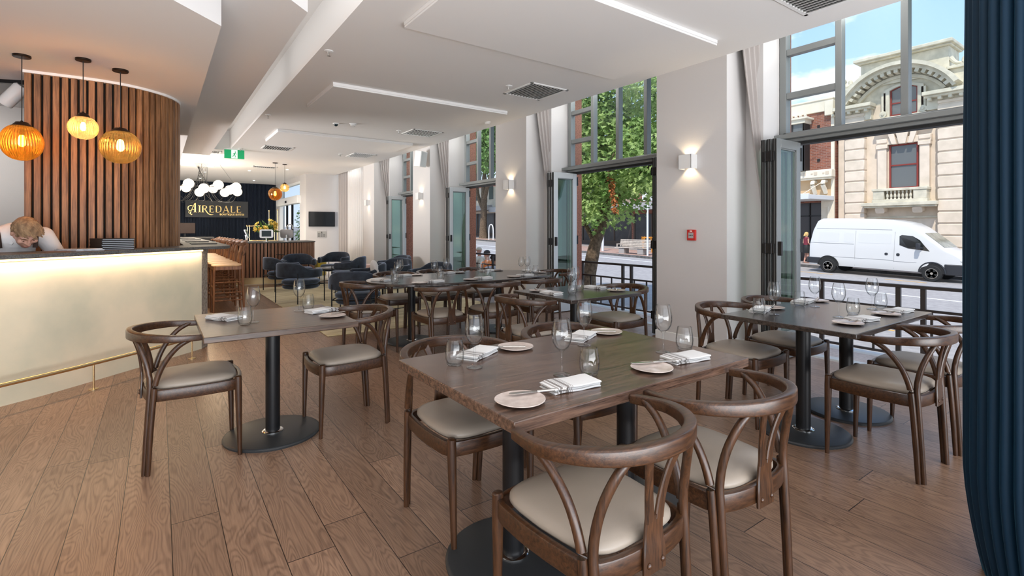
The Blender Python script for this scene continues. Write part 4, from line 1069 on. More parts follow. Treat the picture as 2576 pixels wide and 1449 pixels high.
# reception desk with chair and monitor
rd = thing('reception_desk', 'dark reception desk under the gold sign', 'desk', (0.3, 20.3, 0))
MB().box(-1.5, 1.2, -0.35, 0.35, 0, 1.02).build('desk_body', M_BLACKM, rd)
MB().box(-1.55, 1.25, -0.4, 0.4, 1.02, 1.06).build('desk_top', M_SLAB, rd)
mo = thing('monitor', 'dark brown monitor on the reception desk', 'monitor', (0.72, 20.3, 1.061))
MB().box(-0.30, 0.30, -0.02, 0.02, 0.12, 0.48).build('panel', mat('brown_monitor_back', (0.05, 0.028, 0.02), 0.4), mo, bevel=0.01)
MB().box(-0.10, 0.10, -0.09, 0.09, 0, 0.015).box(-0.03, 0.03, 0.0, 0.03, 0.015, 0.2).build('stand', M_BLACK, mo)
tag(MB().box(-0.12, 0.12, -0.01, 0.01, 0, 0.30).build('display_card', mat('cream_card', (0.62, 0.52, 0.36), 0.7), loc=(0.22, 20.1, 1.061)), 'cream card standing on the reception desk beside the timber column', 'card')
# ---------------------------------------------------------------- the gold lettered sign
M_GOLD = mat('gold_lettering', (0.80, 0.58, 0.24), 0.25, metal=1.0)
M_GREYBOARD = mat('grey_sign_board', (0.045, 0.047, 0.048), 0.5)
sg = thing('wall_sign', 'grey wall sign with gold AIREDALE BOUTIQUE SUITES lettering on the navy wall', 'sign', (0.80, 22.24, 1.78))
MB().box(0, 2.09, -0.03, 0.02, 0, 0.64).build('sign_board', M_GREYBOARD, sg, bevel=0.004)
LT = MB()
def stroke(pts, ws, ox=0, oz=0, sc=1.0, smooth=5):
    path = catmull([(ox + x*sc, -0.036, oz + z*sc) for x, z in pts], smooth) if smooth > 1 else [Vector((ox+x*sc, -0.036, oz+z*sc)) for x, z in pts]
    w = lerp_list(ws, len(path)); LT.sweep(path, [rrect(q*sc, 0.014, 0.001, 1) for q in w], up=(0, 1, 0))
def serif(x, z, w, ox, oz, sc): stroke([(x-w/2, z), (x+w/2, z)], [0.05, 0.05], ox, oz, sc, 1)
THK, THN = 0.15, 0.055
def ltr(ch, ox, oz, sc):
    if ch == 'I': stroke([(0.12, 0), (0.12, 1)], [THK, THK], ox, oz, sc, 1); serif(0.12, 0.02, 0.30, ox, oz, sc); serif(0.12, 0.98, 0.30, ox, oz, sc); return 0.30
    if ch == 'E':
        stroke([(0.12, 0), (0.12, 1)], [THK, THK], ox, oz, sc, 1)
        for z, w in ((0.03, 0.56), (0.52, 0.44), (0.97, 0.54)): stroke([(0.04, z), (w, z)], [THN, THN], ox, oz, sc, 1)
        stroke([(0.54, 0.02), (0.58, 0.20)], [0.07, 0.03], ox, oz, sc, 1); stroke([(0.52, 0.98), (0.54, 0.82)], [0.07, 0.03], ox, oz, sc, 1); return 0.68
    if ch == 'L':
        stroke([(0.12, 0), (0.12, 1)], [THK, THK], ox, oz, sc, 1); serif(0.12, 0.98, 0.30, ox, oz, sc)
        stroke([(0.04, 0.03), (0.56, 0.03)], [THN, THN], ox, oz, sc, 1); stroke([(0.55, 0.02), (0.60, 0.22)], [0.07, 0.03], ox, oz, sc, 1); return 0.68
    if ch == 'D':
        stroke([(0.12, 0), (0.12, 1)], [THK, THK], ox, oz, sc, 1)
        stroke([(0.04, 0.97), (0.35, 0.97), (0.62, 0.82), (0.70, 0.5), (0.62, 0.18), (0.35, 0.03), (0.04, 0.03)], [THN, THN, 0.11, 0.16, 0.11, THN, THN], ox, oz, sc); return 0.86
    if ch == 'R':
        stroke([(0.12, 0), (0.12, 1)], [THK, THK], ox, oz, sc, 1); serif(0.12, 0.02, 0.30, ox, oz, sc)
        stroke([(0.04, 0.97), (0.36, 0.97), (0.54, 0.86), (0.57, 0.74), (0.50, 0.58), (0.32, 0.50), (0.16, 0.50)], [THN, THN, 0.10, 0.14, 0.10, THN, THN], ox, oz, sc)
        stroke([(0.34, 0.50), (0.48, 0.30), (0.64, 0.02), (0.86, -0.22), (1.15, -0.32), (1.42, -0.26)], [0.10, 0.13, 0.14, 0.12, 0.08, 0.03], ox, oz, sc); return 0.80
    if ch == 'A':
        stroke([(0.05, 0), (0.38, 1.0)], [THN, THN], ox, oz, sc, 1); stroke([(0.36, 1.0), (0.70, 0)], [THK, THK], ox, oz, sc, 1)
        stroke([(0.16, 0.32), (0.56, 0.32)], [THN, THN], ox, oz, sc, 1); serif(0.05, 0.02, 0.22, ox, oz, sc); serif(0.70, 0.02, 0.26, ox, oz, sc); return 0.86
H_ = 0.262; Z0 = 0.185
# big swash A
stroke([(0.42, -0.02), (0.42, 1.30)], [0.20, 0.17], 0.20, Z0, H_, 1)
stroke([(0.50, 1.32), (0.28, 1.28)], [0.06, 0.02], 0.20, Z0, H_, 1)
stroke([(0.36, 1.28), (0.10, 0.62), (-0.06, 0.18), (-0.14, -0.12), (-0.04, -0.34), (0.10, -0.26)], [0.05, 0.06, 0.07, 0.12, 0.08, 0.03], 0.20, Z0, H_)
stroke([(0.40, 0.42), (0.14, 0.36), (-0.22, 0.22), (-0.42, 0.42), (-0.40, 0.76), (-0.12, 0.96), (0.16, 0.88), (0.24, 0.78)], [0.05, 0.05, 0.06, 0.11, 0.12, 0.08, 0.05, 0.03], 0.20, Z0, H_)
stroke([(-0.22, -0.22), (-0.36, 0.0), (-0.24, 0.22)], [0.03, 0.07, 0.04], 0.20, Z0, H_)
serif(0.42, 0.0, 0.34, 0.20, Z0, H_)
x = 0.42
for ch in 'IREDALE':
    x += ltr(ch, x, Z0, H_*1.02)*H_*1.02 + 0.024
LT.build('lettering', M_GOLD, sg, smooth=False)
def text_mesh(body, size, name, m, parent, M, ext=0.004, bold=0.0, align='CENTER'):
    c = bpy.data.curves.new(name, 'FONT'); c.body = body; c.size = size; c.extrude = ext; c.offset = bold; c.align_x = align; c.align_y = 'CENTER'; c.resolution_u = 3
    o = bpy.data.objects.new(name + '_tmp', c); COL.objects.link(o)
    me = bpy.data.meshes.new_from_object(o.evaluated_get(bpy.context.evaluated_depsgraph_get()))
    bpy.data.objects.remove(o); bpy.data.curves.remove(c)
    me.materials.clear(); me.materials.append(m)
    me.transform(M)
    q = bpy.data.objects.new(name, me); COL.objects.link(q); q.parent = parent
    return q
RX = Matrix.Rotation(R(90), 4, 'X')
text_mesh('BOUTIQUE SUITES', 0.088, 'small_lettering', M_GOLD, sg, Matrix.Translation((1.53, -0.038, 0.115)) @ RX @ Matrix.Diagonal((1.16, 1, 1, 1)), bold=0.004)
# two small picture spots wash the sign
# ---------------------------------------------------------------- TV and notice
tv = thing('television', 'small black wall television on the white far wall', 'television', (4.42, YB-0.03, 1.66))
MB().box(-0.42, 0.42, -0.035, 0.02, -0.245, 0.245).build('housing', M_BLACK, tv, bevel=0.006)
MB().box(-0.405, 0.405, -0.037, -0.035, -0.225, 0.232).build('screen', mat('tv_screen', (0.012, 0.016, 0.02), 0.1, spec=0.8), tv)
MB().box(-0.15, 0.15, 0.0, 0.03, -0.1, 0.1).build('wall_bracket', M_BLACKM, tv)
nt_ = thing('wall_plaque', 'small grey plaque with dark print below the television', 'plaque', (4.42, YB-0.012, 1.155))
MB().box(-0.145, 0.145, -0.006, 0.012, -0.10, 0.10).build('plate', mat('brushed_plaque', (0.42, 0.41, 0.39), 0.4), nt_)
pm = MB()
for i in range(5):
    for k in range(3 if i < 4 else 2): pm.box(-0.125+k*0.085, -0.06+k*0.085, -0.0075, -0.006, -0.08+i*0.026, -0.070+i*0.026)
pm.ball((0, -0.007, 0.07), (0.02, 0.002, 0.02)); pm.build('print', M_BLACKM, nt_)

# ---------------------------------------------------------------- exit sign
M_GREEN = mat('exit_green', (0.0, 0.30, 0.10), 0.4, emis=(0.0, 0.34, 0.12), estr=0.2)
M_EXW = mat('exit_white', (0.85, 0.92, 0.88), 0.4, emis=(0.8, 0.95, 0.88), estr=0.25)
ex = thing('exit_sign', 'green and white running man exit sign hanging from the ceiling', 'sign', (1.40, 12.9, 2.93)); ex.rotation_euler = (0, 0, R(-6))
MB().box(-0.20, 0.20, -0.012, 0.012, 0, 0.20).build('green_panel', M_GREEN, ex)
MB().box(-0.062, 0.062, -0.0145, -0.0125, 0.006, 0.194).build('white_field', M_EXW, ex)
MB().box(-0.205, 0.205, -0.014, 0.014, 0.20, 0.222).build('top_bar', M_WHITE, ex)
man = MB()
def ms(pts, w): man.sweep([Vector((x, -0.0155, z)) for x, z in pts], [rrect(w, 0.002, 0.0004, 1)]*len(pts), up=(0, 1, 0))
ms([(0.012, 0.125), (-0.004, 0.085)], 0.026); ms([(-0.004, 0.085), (0.020, 0.060), (0.012, 0.022)], 0.013); ms([(-0.006, 0.085), (-0.020, 0.055), (-0.048, 0.050)], 0.013)
ms([(0.012, 0.125), (-0.018, 0.115), (-0.030, 0.092)], 0.010); ms([(0.014, 0.125), (0.034, 0.100), (0.050, 0.108)], 0.010)
man.ball((0.020, -0.0155, 0.148), (0.013, 0.001, 0.013), 14, 8); man.build('running_man', M_GREEN, ex)
MB().box(-0.15, 0.15, -0.03, 0.03, 0.222, 0.224).cyl((-0.1, 0, 0.22), (-0.1, 0, 0.30), 0.006).cyl((0.1, 0, 0.22), (0.1, 0, 0.30), 0.006).build('hanger', M_WHITE, ex)
MB().box(-0.14, 0.14, -0.04, 0.04, 0.20, 0.219).build('ceiling_plate', M_WHITE, ex)

# ---------------------------------------------------------------- ceiling fittings
def vent(x0, x1, y0, y1, z, label, along='y', slats=11, dark_left=0.45):
    t = thing('air_vent', label, 'vent', ((x0+x1)/2, (y0+y1)/2, z), 0, 'white slatted ceiling vents')
    w, d = (x1-x0)/2, (y1-y0)/2
    f = MB(); b = 0.035
    f.box(-w, w, -d, -d+b, -0.012, 0.0); f.box(-w, w, d-b, d, -0.012, 0); f.box(-w, -w+b, -d, d, -0.012, 0); f.box(w-b, w, -d, d, -0.012, 0)
    f.build('frame', M_WHITE, t, bevel=0.003)
    MB().box(-w+b, w-b, -d+b, d-b, -0.002, 0.0).build('backing', M_BLACKM, t)
    for k in range(slats):
        x = -w + b + (2*w-2*b)*(k+0.5)/slats
        M = Matrix.Translation((x, 0, -0.011)) @ Matrix.Rotation(R(-50), 4, 'Y')
        MB().box(-0.0115, 0.0115, -d+b, d-b, -0.0012, 0.0012, M).build('slat', M_WHITE, t, smooth=False)
vent(3.77, 4.38, 4.89, 5.52, ZC, 'white slatted ceiling vent nearest the wall sconce')
vent(3.77, 4.38, 8.40, 8.98, ZC, 'white slatted ceiling vent second back beside the window side')
vent(3.80, 4.36, 11.85, 12.55, ZC, 'white slatted ceiling vent third back beside the window side')
vent(1.87, 2.48, 11.88, 12.48, ZC, 'white slatted ceiling vent near the exit sign')
vent(3.90, 4.50, 1.42, 2.02, ZC, 'white slatted ceiling vent at the top edge over the window table')
vent(2.2, 2.85, 15.9, 16.3, ZC, 'white slatted ceiling vent over the round counter')
vent(0.2, 1.2, 13.4, 13.8, ZC, 'white slatted ceiling vent above the globe chandelier')
for i, (x, y) in enumerate([(1.42, 5.25), (1.42, 8.74), (1.50, 12.75), (3.64, 5.20), (3.62, 8.72), (3.60, 12.30)]):
    t = thing('sprinkler', ['silver ceiling sprinkler nearest the camera by the bulkhead', 'silver ceiling sprinkler second along the bulkhead', 'silver ceiling sprinkler far along the bulkhead by the exit sign', 'silver ceiling sprinkler left of the nearest window vent', 'silver ceiling sprinkler left of the second window vent', 'silver ceiling sprinkler left of the third window vent'][i], 'sprinkler', (x, y, ZC), 0, 'ceiling sprinklers')
    MB().lathe([(0.045, 0), (0.043, -0.006), (0.030, -0.010), (0.02, -0.010)], 24).build('escutcheon', M_WHITE, t)
    MB().cyl((0, 0, -0.008), (0, 0, -0.03), 0.007, seg=8).cyl((-0.012, 0, -0.01), (0, 0, -0.05), 0.003, seg=6).cyl((0.012, 0, -0.01), (0, 0, -0.05), 0.003, seg=6).lathe([(0.018, -0.052), (0.018, -0.050), (0.004, -0.048)], 16).build('deflector', M_CHROME, t)
for i, (x, y, k) in enumerate([(2.49, 8.76, 0), (2.74, 8.62, 1), (4.55, 7.15, 1)]):
    t = thing('smoke_detector', ['round white dome camera on the ceiling', 'white smoke detector beside the dome camera', 'white smoke detector by the window pier'][i], 'detector', (x, y, ZC), 0)
    if k == 0:
        MB().lathe([(0.055, 0), (0.052, -0.018), (0.03, -0.02)], 28).build('mount', M_WHITE, t); MB().ball((0, 0, -0.018), 0.036, 18, 12).build('dome', M_SCR, t)
    else:
        MB().lathe([(0.062, 0), (0.060, -0.014), (0.045, -0.020), (0.044, -0.036), (0.030, -0.042)], 28).build('housing', M_WHITE, t); MB().cyl((0.02, 0, -0.036), (0.02, 0, -0.044), 0.004).build('indicator', M_SCR, t)
for i, (x, y) in enumerate([(2.3, 17.4), (1.2, 18.6), (0.3, 19.0), (3.2, 16.4), (1.2, 21.0), (2.9, 20.8)]):
    t = thing('downlight', 'small recessed ceiling downlight, %s' % ['in front of the pendants', 'behind the chandelier ring', 'left behind the chandelier ring', 'by the entrance header', 'nearest the top of the gold sign', 'near the navy wall corner'][i], 'downlight', (x, y, ZC), 0, 'recessed downlights in the reception ceiling')
    MB().lathe([(0.05, 0), (0.05, -0.004), (0.038, -0.004), (0.036, 0.0)], 24).build('rim', M_WHITE, t)
    MB().lathe([(0.034, -0.001), (0.001, -0.001)], 20).build('lens', mat('downlight_lens', (1, 1, 1), emis=(1, 0.9, 0.75), estr=8), t)
    lamp('downlight_lamp', 'SPOT', (x, y, ZC-0.01), 60, (1, 0.86, 0.68), spot_size=R(110), spot_blend=0.6, shadow_soft_size=0.04, look=(x, y, 0))
lamp('tray_cove_light', 'AREA', (0.1, 15.5, ZC+0.02), 26, (1, 0.86, 0.68), shape='RECTANGLE', size=2.2, size_y=2.6, rot=(PI, 0, 0))
# raised tray over the reception with warm cove edge
M_COVE = mat('warm_cove', (0.86, 0.80, 0.72), 0.9)
tr_ = MB(); 
for (x0, x1, y0, y1) in ((-1.2, 1.329, 14.0, 14.02), (-1.2, 1.329, 17.08, 17.1), (1.31, 1.329, 14.02, 17.08), (-1.2, -1.18, 14.02, 17.08)): tr_.box(x0, x1, y0, y1, ZC+0.005, ZC+0.349)
struct(tr_.build('trim_1', M_COVE, smooth=False), 'warm sides of the tray ceiling in the reception')
# wall speaker
sp = thing('wall_speaker', 'white box loudspeaker bracketed high on the pier', 'speaker', (4.66, 10.05, 2.86), R(28))
M = Matrix.Rotation(R(8), 4, 'X')
MB().prism([(-0.11, -0.10), (0.11, -0.10), (0.085, 0.09), (-0.085, 0.09)], -0.17, 0.17, M).build('cabinet', M_WHITE, sp, bevel=0.008)
MB().box(-0.10, 0.10, -0.108, -0.10, -0.155, 0.155, M).build('grille', M_ALU2, sp)
MB().cyl((0, 0.08, 0.08), (0.10, 0.20, 0.10), 0.010, seg=8).sweep(catmull([(0.0, 0.09, 0), (0.06, 0.16, -0.08), (0.12, 0.17, 0.02), (0.14, 0.20, 0.20)], 5), 0.004, seg=6).build('bracket', M_BLACKM, sp)
# track light behind the bar
tk = thing('track_light', 'white track spotlight on a black rail above the bar at the left edge', 'track light', (-1.45, 7.0, 2.72), R(-22))
MB().box(-0.75, 0.75, -0.018, 0.018, 0.045, 0.08).build('rail', M_BLACK, tk)
for x, a in ((0.30, 40), (-0.12, 52)):
    M = Matrix.Translation((x, 0, -0.06)) @ Matrix.Rotation(R(a), 4, 'Y')
    lamp('track_lamp', 'SPOT', (-1.9+x*0.4, 7.1, 2.45), 14, (1, 0.95, 0.88), spot_size=R(120), spot_blend=0.8, shadow_soft_size=0.06, look=(-1.9+x, 8.4, 1.5))
    MB().lathe([(0.062, -0.13), (0.066, -0.12), (0.066, 0.09), (0.050, 0.11)], 28, M).cyl((x, 0, 0.05), (x, 0, -0.04), 0.008).build('lamp_head', M_WHITE, tk)
# shelf strips glimpsed at the very left
cb = thing('bottle_cabinet', 'dark wood and brass shelf unit at the left edge behind the bar', 'cabinet', (-1.86, 8.22, 0.912))
MB().box(-0.6, 0.0, -0.12, 0.12, 0, 0.75).build('carcass', M_CHAIR, cb, bevel=0.004)
for z in (0.25, 0.5): MB().box(-0.6, 0.01, -0.13, 0.13, z, z+0.02).build('shelf', M_BRASS, cb)

# ---------------------------------------------------------------- wall sconces, alarm point
M_SCON = mat('sconce_enamel', (0.80, 0.79, 0.77), 0.5)
M_GLOW = mat('sconce_diffuser', (1, 0.9, 0.7), emis=(1.0, 0.80, 0.52), estr=9)
for i, yc in enumerate([3.385, 6.865, 10.385, 13.84]):
    t = thing('wall_sconce', 'white box wall light on the %s' % ['nearest pier above the red alarm point', 'second pier left of the maple window', 'third pier below the loudspeaker', 'farthest pier beside the pale drapes'][i], 'wall light', (4.85, yc, 2.07), 0, 'white box wall lights on the window piers')
    f = MB()
    x0, w, h = -0.112, 0.082, 0.0785
    f.box(x0, x0+0.006, -w, w, -h, h); f.box(x0, 0, -w, -w+0.006, -h, h); f.box(x0, 0, w-0.006, w, -h, h)
    f.build('shade', M_SCON, t, bevel=0.0015)
    MB().box(x0+0.006, -0.0, -w+0.006, w-0.006, -0.01, 0.01).build('divider', M_SCON, t)
    for s in (-1, 1):
        MB().box(-0.055, -0.035, -0.02, 0.02, s*0.011 if s > 0 else -0.018, 0.018 if s > 0 else -0.011).build('diode', M_GLOW, t)
        o = lamp('sconce_lamp', 'SPOT', (4.85-0.045, yc, 2.07+s*0.030), 2.6, (1.0, 0.78, 0.50), spot_size=R(105), spot_blend=0.35, shadow_soft_size=0.012, look=(4.85-0.045+0.01, yc, 2.07+s*1.0))
M_RED = mat('alarm_red', (0.55, 0.025, 0.02), 0.4)
al = thing('fire_alarm_point', 'square red fire alarm call point on the near pier', 'alarm', (4.85, 3.362, 1.254))
MB().box(-0.028, 0, -0.052, 0.052, -0.058, 0.062).build('housing', M_RED, al, bevel=0.004)
MB().box(-0.0295, -0.028, -0.032, 0.032, -0.032, 0.030).build('window', mat('alarm_glass', (0.42, 0.40, 0.40), 0.2), al)
text_mesh('FIRE', 0.017, 'wording', M_EXW, al, Matrix.Translation((-0.0293, 0, 0.046)) @ Matrix.Rotation(R(-90), 4, 'Z') @ RX, ext=0.0004)
mk = MB().box(-0.0302, -0.0295, -0.008, 0.008, -0.004, 0.004)
for s in (-1, 1): mk.box(-0.0302, -0.0295, s*0.020-0.006, s*0.020+0.006, -0.003, 0.003)
mk.build('arrows', M_BLACKM, al)

# ---------------------------------------------------------------- globe chandelier
M_OPAL = mat('opal_globe', (0.95, 0.92, 0.86), 0.3, emis=(1.0, 0.86, 0.66), estr=0.6)
ch = thing('chandelier', 'ring chandelier of glowing white globes hung on thin black wires', 'chandelier', (0.95, 16.0, ZC-0.0))
MB().box(-0.28, 0.28, -0.06, 0.06, -0.03, 0).build('ceiling_plate', M_WHITE, ch)
zr = 2.44 - ZC
MB().sweep([(0.86*math.cos(2*PI*k/48), 0.86*math.sin(2*PI*k/48), zr) for k in range(48)], 0.008, closed=True, seg=6).build('ring', M_BLACK, ch)
r9 = random.Random(9)
for k in range(16):
    a = 2*PI*k/16; z = zr + (0.055 if k % 2 else -0.055)
    MB().ball((0.86*math.cos(a), 0.86*math.sin(a), z), 0.125, 20, 14).build('globe', M_OPAL, ch)
wr = MB(); cl = MB()
for k in range(16):
    a = 2*PI*k/16; p = (0.86*math.cos(a), 0.86*math.sin(a), zr+0.05)
    wr.cyl((0.02*k-0.16, 0, -0.03), (0.16*math.cos(a)*0.8, 0.16*math.sin(a)*0.8, zr+0.16), 0.0035, seg=5)
    if k % 4 == 0: wr.cyl((p[0]*0.5, 0, -0.03), p, 0.003, seg=5)
    b = 2*PI*(k+4)/16
    cl.sweep(catmull([(0.86*math.cos(a), 0.86*math.sin(a), zr-0.15), (0.72*math.cos(a+.25), 0.72*math.sin(a+.25), zr-0.36), (0.4*math.cos(a+.5), 0.4*math.sin(a+.5), zr-0.30), (0.15*math.cos(a), 0.15*math.sin(a), zr+0.16)], 5), 0.0035, seg=5)
wr.build('suspension_wires', M_BLACK, ch); cl.build('looped_cables', M_BLACK, ch)
lamp('chandelier_lamp', 'POINT', (0.95, 16.0, 2.2), 45, (1, 0.86, 0.66), shadow_soft_size=0.5)

# ---------------------------------------------------------------- curtains
def drape(name, label, path_top, path_bot, z1, z0, folds, amp, m, waist=None, nz=24, group=None, gather=1.0):
    """hanging cloth between two plan curves; waist = (z, centre xy, width factor)"""
    mb = MB(); n = folds*10; vs = []
    for j in range(nz+1):
        v = j/nz; z = z1 + (z0-z1)*v
        row = []
        for i in range(n+1):
            u = i/n
            a = Vector(path_top[0]).lerp(Vector(path_top[1]), u); b = Vector(path_bot[0]).lerp(Vector(path_bot[1]), u)
            k = waist(v) if waist else v
            p = a.lerp(b, k)
            d = (Vector(path_top[1])-Vector(path_top[0])).normalized(); nn = Vector((d.y, -d.x))
            ph = u*folds*2*PI
            w = amp*(math.sin(ph) + 0.25*math.sin(2*ph+1.3+v)) * (0.55+0.45*math.cos(v*1.3))
            p = p + nn*w + d*amp*0.45*math.cos(ph)
            row.append((p.x, p.y, z))
        vs += row
    m_ = n+1
    fs = [(j*m_+i, j*m_+i+1, (j+1)*m_+i+1, (j+1)*m_+i) for j in range(nz) for i in range(n)]
    mb.add(vs, fs); o = mb.build(name, m, recalc=False, angle=180)
    so = o.modifiers.new('thickness', 'SOLIDIFY'); so.thickness = 0.004
    return tag(o, label, 'curtain', group)
def tie(v): return min(1, max(0, (v/0.60)))**1.25
tied = [(2.93, 'pale linen curtain drawn aside behind the nearest folded doors'), (6.42, 'pale linen curtain drawn aside left of the maple window'), (9.93, 'pale linen curtain drawn aside above the third folded doors'), (13.42, 'pale linen curtain drawn aside beside the farthest folded doors')]
for i, (yw, lab) in enumerate(tied):
    # hangs parallel to the reveal face, sweeping in to the folded leaves, then falling behind them
    drape('curtain', lab, ((4.95, yw-0.03), (5.33 if i else 5.42, yw-0.16)), ((5.20, yw-0.17), (5.42, yw-0.15)), 3.80, 0.02, 6, 0.022, M_CURT, tie, 30, 'tied back linen curtains')
drape('curtain', 'narrow pale curtain strip at the right side of the maple window', ((5.05, 4.02), (5.50, 4.14)), ((5.06, 3.93), (5.16, 3.96)), 3.80, 0.02, 4, 0.018, M_CURT, tie, 24, 'tied back linen curtains')
drape('curtain', 'taupe drape hanging against the far wall corner', ((4.92, 17.0), (5.20, 16.4)), ((4.92, 17.0), (5.20, 16.4)), 3.80, 0.02, 6, 0.03, M_CURT, None, 4, 'full length drapes at the lounge end')
drape('curtain', 'pale sheer drape in the middle of the last window', ((5.05, 16.4), (5.30, 15.5)), ((5.05, 16.4), (5.30, 15.5)), 3.80, 0.02, 8, 0.03, M_SHEER, None, 4, 'full length drapes at the lounge end')
drape('curtain', 'taupe drape beside the farthest pier', ((5.02, 14.85), (5.15, 14.42)), ((5.02, 14.85), (5.15, 14.42)), 3.80, 0.02, 5, 0.025, M_CURT, None, 4, 'full length drapes at the lounge end')
# big blue velvet curtain beside the camera
M_BLUE = mat('midnight_blue_velvet', (0.0025, 0.019, 0.040), 0.6, sheen=0.30, bump=0.06, bscale=500, spec=0.25)
M_BLUE.node_tree.nodes['Principled BSDF'].inputs['Sheen Tint'].default_value = (0.10, 0.45, 0.70, 1)
M_BLUE.node_tree.nodes['Principled BSDF'].inputs['Sheen Roughness'].default_value = 0.3
mb = MB(); nseg = 544; levels = []
for j in range(41):
    z = 3.15 - 3.14*j/40
    r = 0.252 + 0.012*(1-z/3.15)
    if z < 0.42: r -= 0.06*((0.42-z)/0.42)**1.6
    for i in range(nseg+1):
        a = R(60) + R(300)*i/nseg
        ph = i/nseg*34*2*PI
        rr = r + 0.019*abs(math.sin(ph/2))**0.8*2 - 0.019 + 0.002*math.sin(z*3+i*0.05)
        levels.append((2.66 + rr*math.cos(a)*1.0, 0.30 + rr*math.sin(a)*1.0, z))
m_ = nseg+1
mb.add(levels, [(j*m_+i, j*m_+i+1, (j+1)*m_+i+1, (j+1)*m_+i) for j in range(40) for i in range(nseg)])
bc = mb.build('velvet_curtain', M_BLUE, recalc=False, angle=180)
so = bc.modifiers.new('thickness', 'SOLIDIFY'); so.thickness = 0.004
tag(bc, 'heavy midnight blue pleated velvet curtain filling the right edge', 'curtain')
# ---------------------------------------------------------------- street
def gz(y): return -0.985 + 0.0257*y
M_ROAD = mat('asphalt', (0.36, 0.335, 0.32), 0.9, var=0.12, vscale=6, bump=0.2, bscale=60, detail=10)
M_PATH = mat('footpath_paving', (0.34, 0.30, 0.28), 0.9, var=0.15, vscale=3, detail=8)
M_RED_PAV = mat('red_footpath_paving', (0.42, 0.27, 0.21), 0.9, var=0.15, vscale=8)
M_KERB = mat('bluestone_kerb', (0.12, 0.115, 0.11), 0.9, var=0.3, vscale=5)
M_LINE = mat('road_paint', (0.80, 0.80, 0.78), 0.8)
M_YLINE = mat('yellow_road_paint', (0.70, 0.42, 0.12), 0.8)
def ground_poly(name, poly, dz, m, th=0.02, label=None, kind='structure'):
    mb = MB(); n = len(poly)
    vs = [(x, y, gz(y)+dz) for x, y in poly] + [(x, y, gz(y)+dz-th) for x, y in poly]
    mb.add(vs, [list(range(n)), list(range(n, 2*n))[::-1]] + [(i, n+i, n+(i+1) % n, (i+1) % n) for i in range(n)])
    o = mb.build(name, m, smooth=False)
    if kind: o['kind'] = kind
    if label: o['label'] = label
    return o
ground_poly('road', [(6.32, -30), (80, -30), (80, 110), (6.32, 110)], 0, M_ROAD, 0.5, 'grey asphalt street')
fp = [(27.8, -30), (70, -30), (70, 110), (27.2, 110), (27.2, 34), (24.4, 28), (24.4, 19.2), (27.8, 15.5)]
ground_poly('footpath', fp, 0.13, M_PATH, 0.2, 'paved footpath on the far side of the street')
ground_poly('footpath', [(24.45, 19.2), (28.6, 16.6), (28.6, 60), (27.25, 60), (27.25, 34), (24.45, 28)], 0.14, M_RED_PAV, 0.02, 'reddish paved strip beside the bench')
kb = MB()
kp = [(27.78, -30), (27.78, 15.5), (24.38, 19.2), (24.38, 28), (27.18, 34), (27.18, 110)]
kb.sweep([(x, y, gz(y)+0.065) for x, y in kp], rrect(0.16, 0.14, 0.01, 1)); ko = kb.build('kerb', M_KERB, smooth=False); struct(ko, 'dark stone kerb along the far footpath')
def line(x0, y0, x1, y1, w, m, label):
    d = Vector((x1-x0, y1-y0, 0)).normalized(); n = Vector((-d.y, d.x, 0))*w/2
    ground_poly('road_marking', [(x0+n.x, y0+n.y), (x0-n.x, y0-n.y), (x1-n.x, y1-n.y), (x1+n.x, y1+n.y)], 0.006, m, 0.004, label)
line(22.6, -20, 22.4, 100, 0.16, M_LINE, 'white road line nearest the far kerb'); line(19.6, -20, 20.4, 100, 0.16, M_LINE, 'second white road line')
for k in range(5): line(24.9, 3.2+k*3.4, 24.9, 4.6+k*3.4, 0.12, M_YLINE, 'short yellow dash beside the parked van')
line(13.0, 4, 13.0, 5.5, 0.12, M_YLINE, 'short yellow dash on the near side of the street')
# ---------------------------------------------------------------- terrace railing
M_RAIL = mat('dark_bronze_railing', (0.045, 0.036, 0.032), 0.45)
def railing(ya, yb, label, extra):
    X = 6.2; t = thing('railing', label, 'railing', (X, 0, 0), 0, 'dark metal terrace railings')
    MB().box(-0.03, 0.03, yb, ya, 0.725, 0.757).build('top_rail', M_RAIL, t, bevel=0.003)
    MB().box(-0.012, 0.012, yb, ya, 0.50, 0.525).build('mid_rail', M_RAIL, t)
    MB().box(-0.012, 0.012, yb, ya, 0.03, 0.055).build('bottom_rail', M_RAIL, t)
    for y in extra: MB().box(-0.02, 0.02, y-0.02, y+0.02, -0.005, 0.73).build('post', M_RAIL, t)
    n = int((ya-yb)/0.245)
    for k in range(n+1):
        y = yb + 0.08 + k*0.245
        if y < ya and all(abs(y-e) > 0.06 for e in extra): MB().box(-0.008, 0.008, y-0.010, y+0.010, 0.05, 0.505).build('baluster', M_RAIL, t, smooth=False)
railing(2.95, 0.3, 'dark bronze railing outside the window nearest the camera', [2.60, 1.875, 1.67, 0.9])
railing(6.9, 4.3, 'dark bronze railing in front of the maple trunk', [6.55, 5.60, 5.42, 4.6])
railing(10.9, 7.9, 'dark bronze railing in front of the two seated men', [10.4, 9.5, 8.6, 8.2])
railing(14.5, 11.5, 'dark bronze railing outside the farthest folded doors', [14.2, 13, 12])

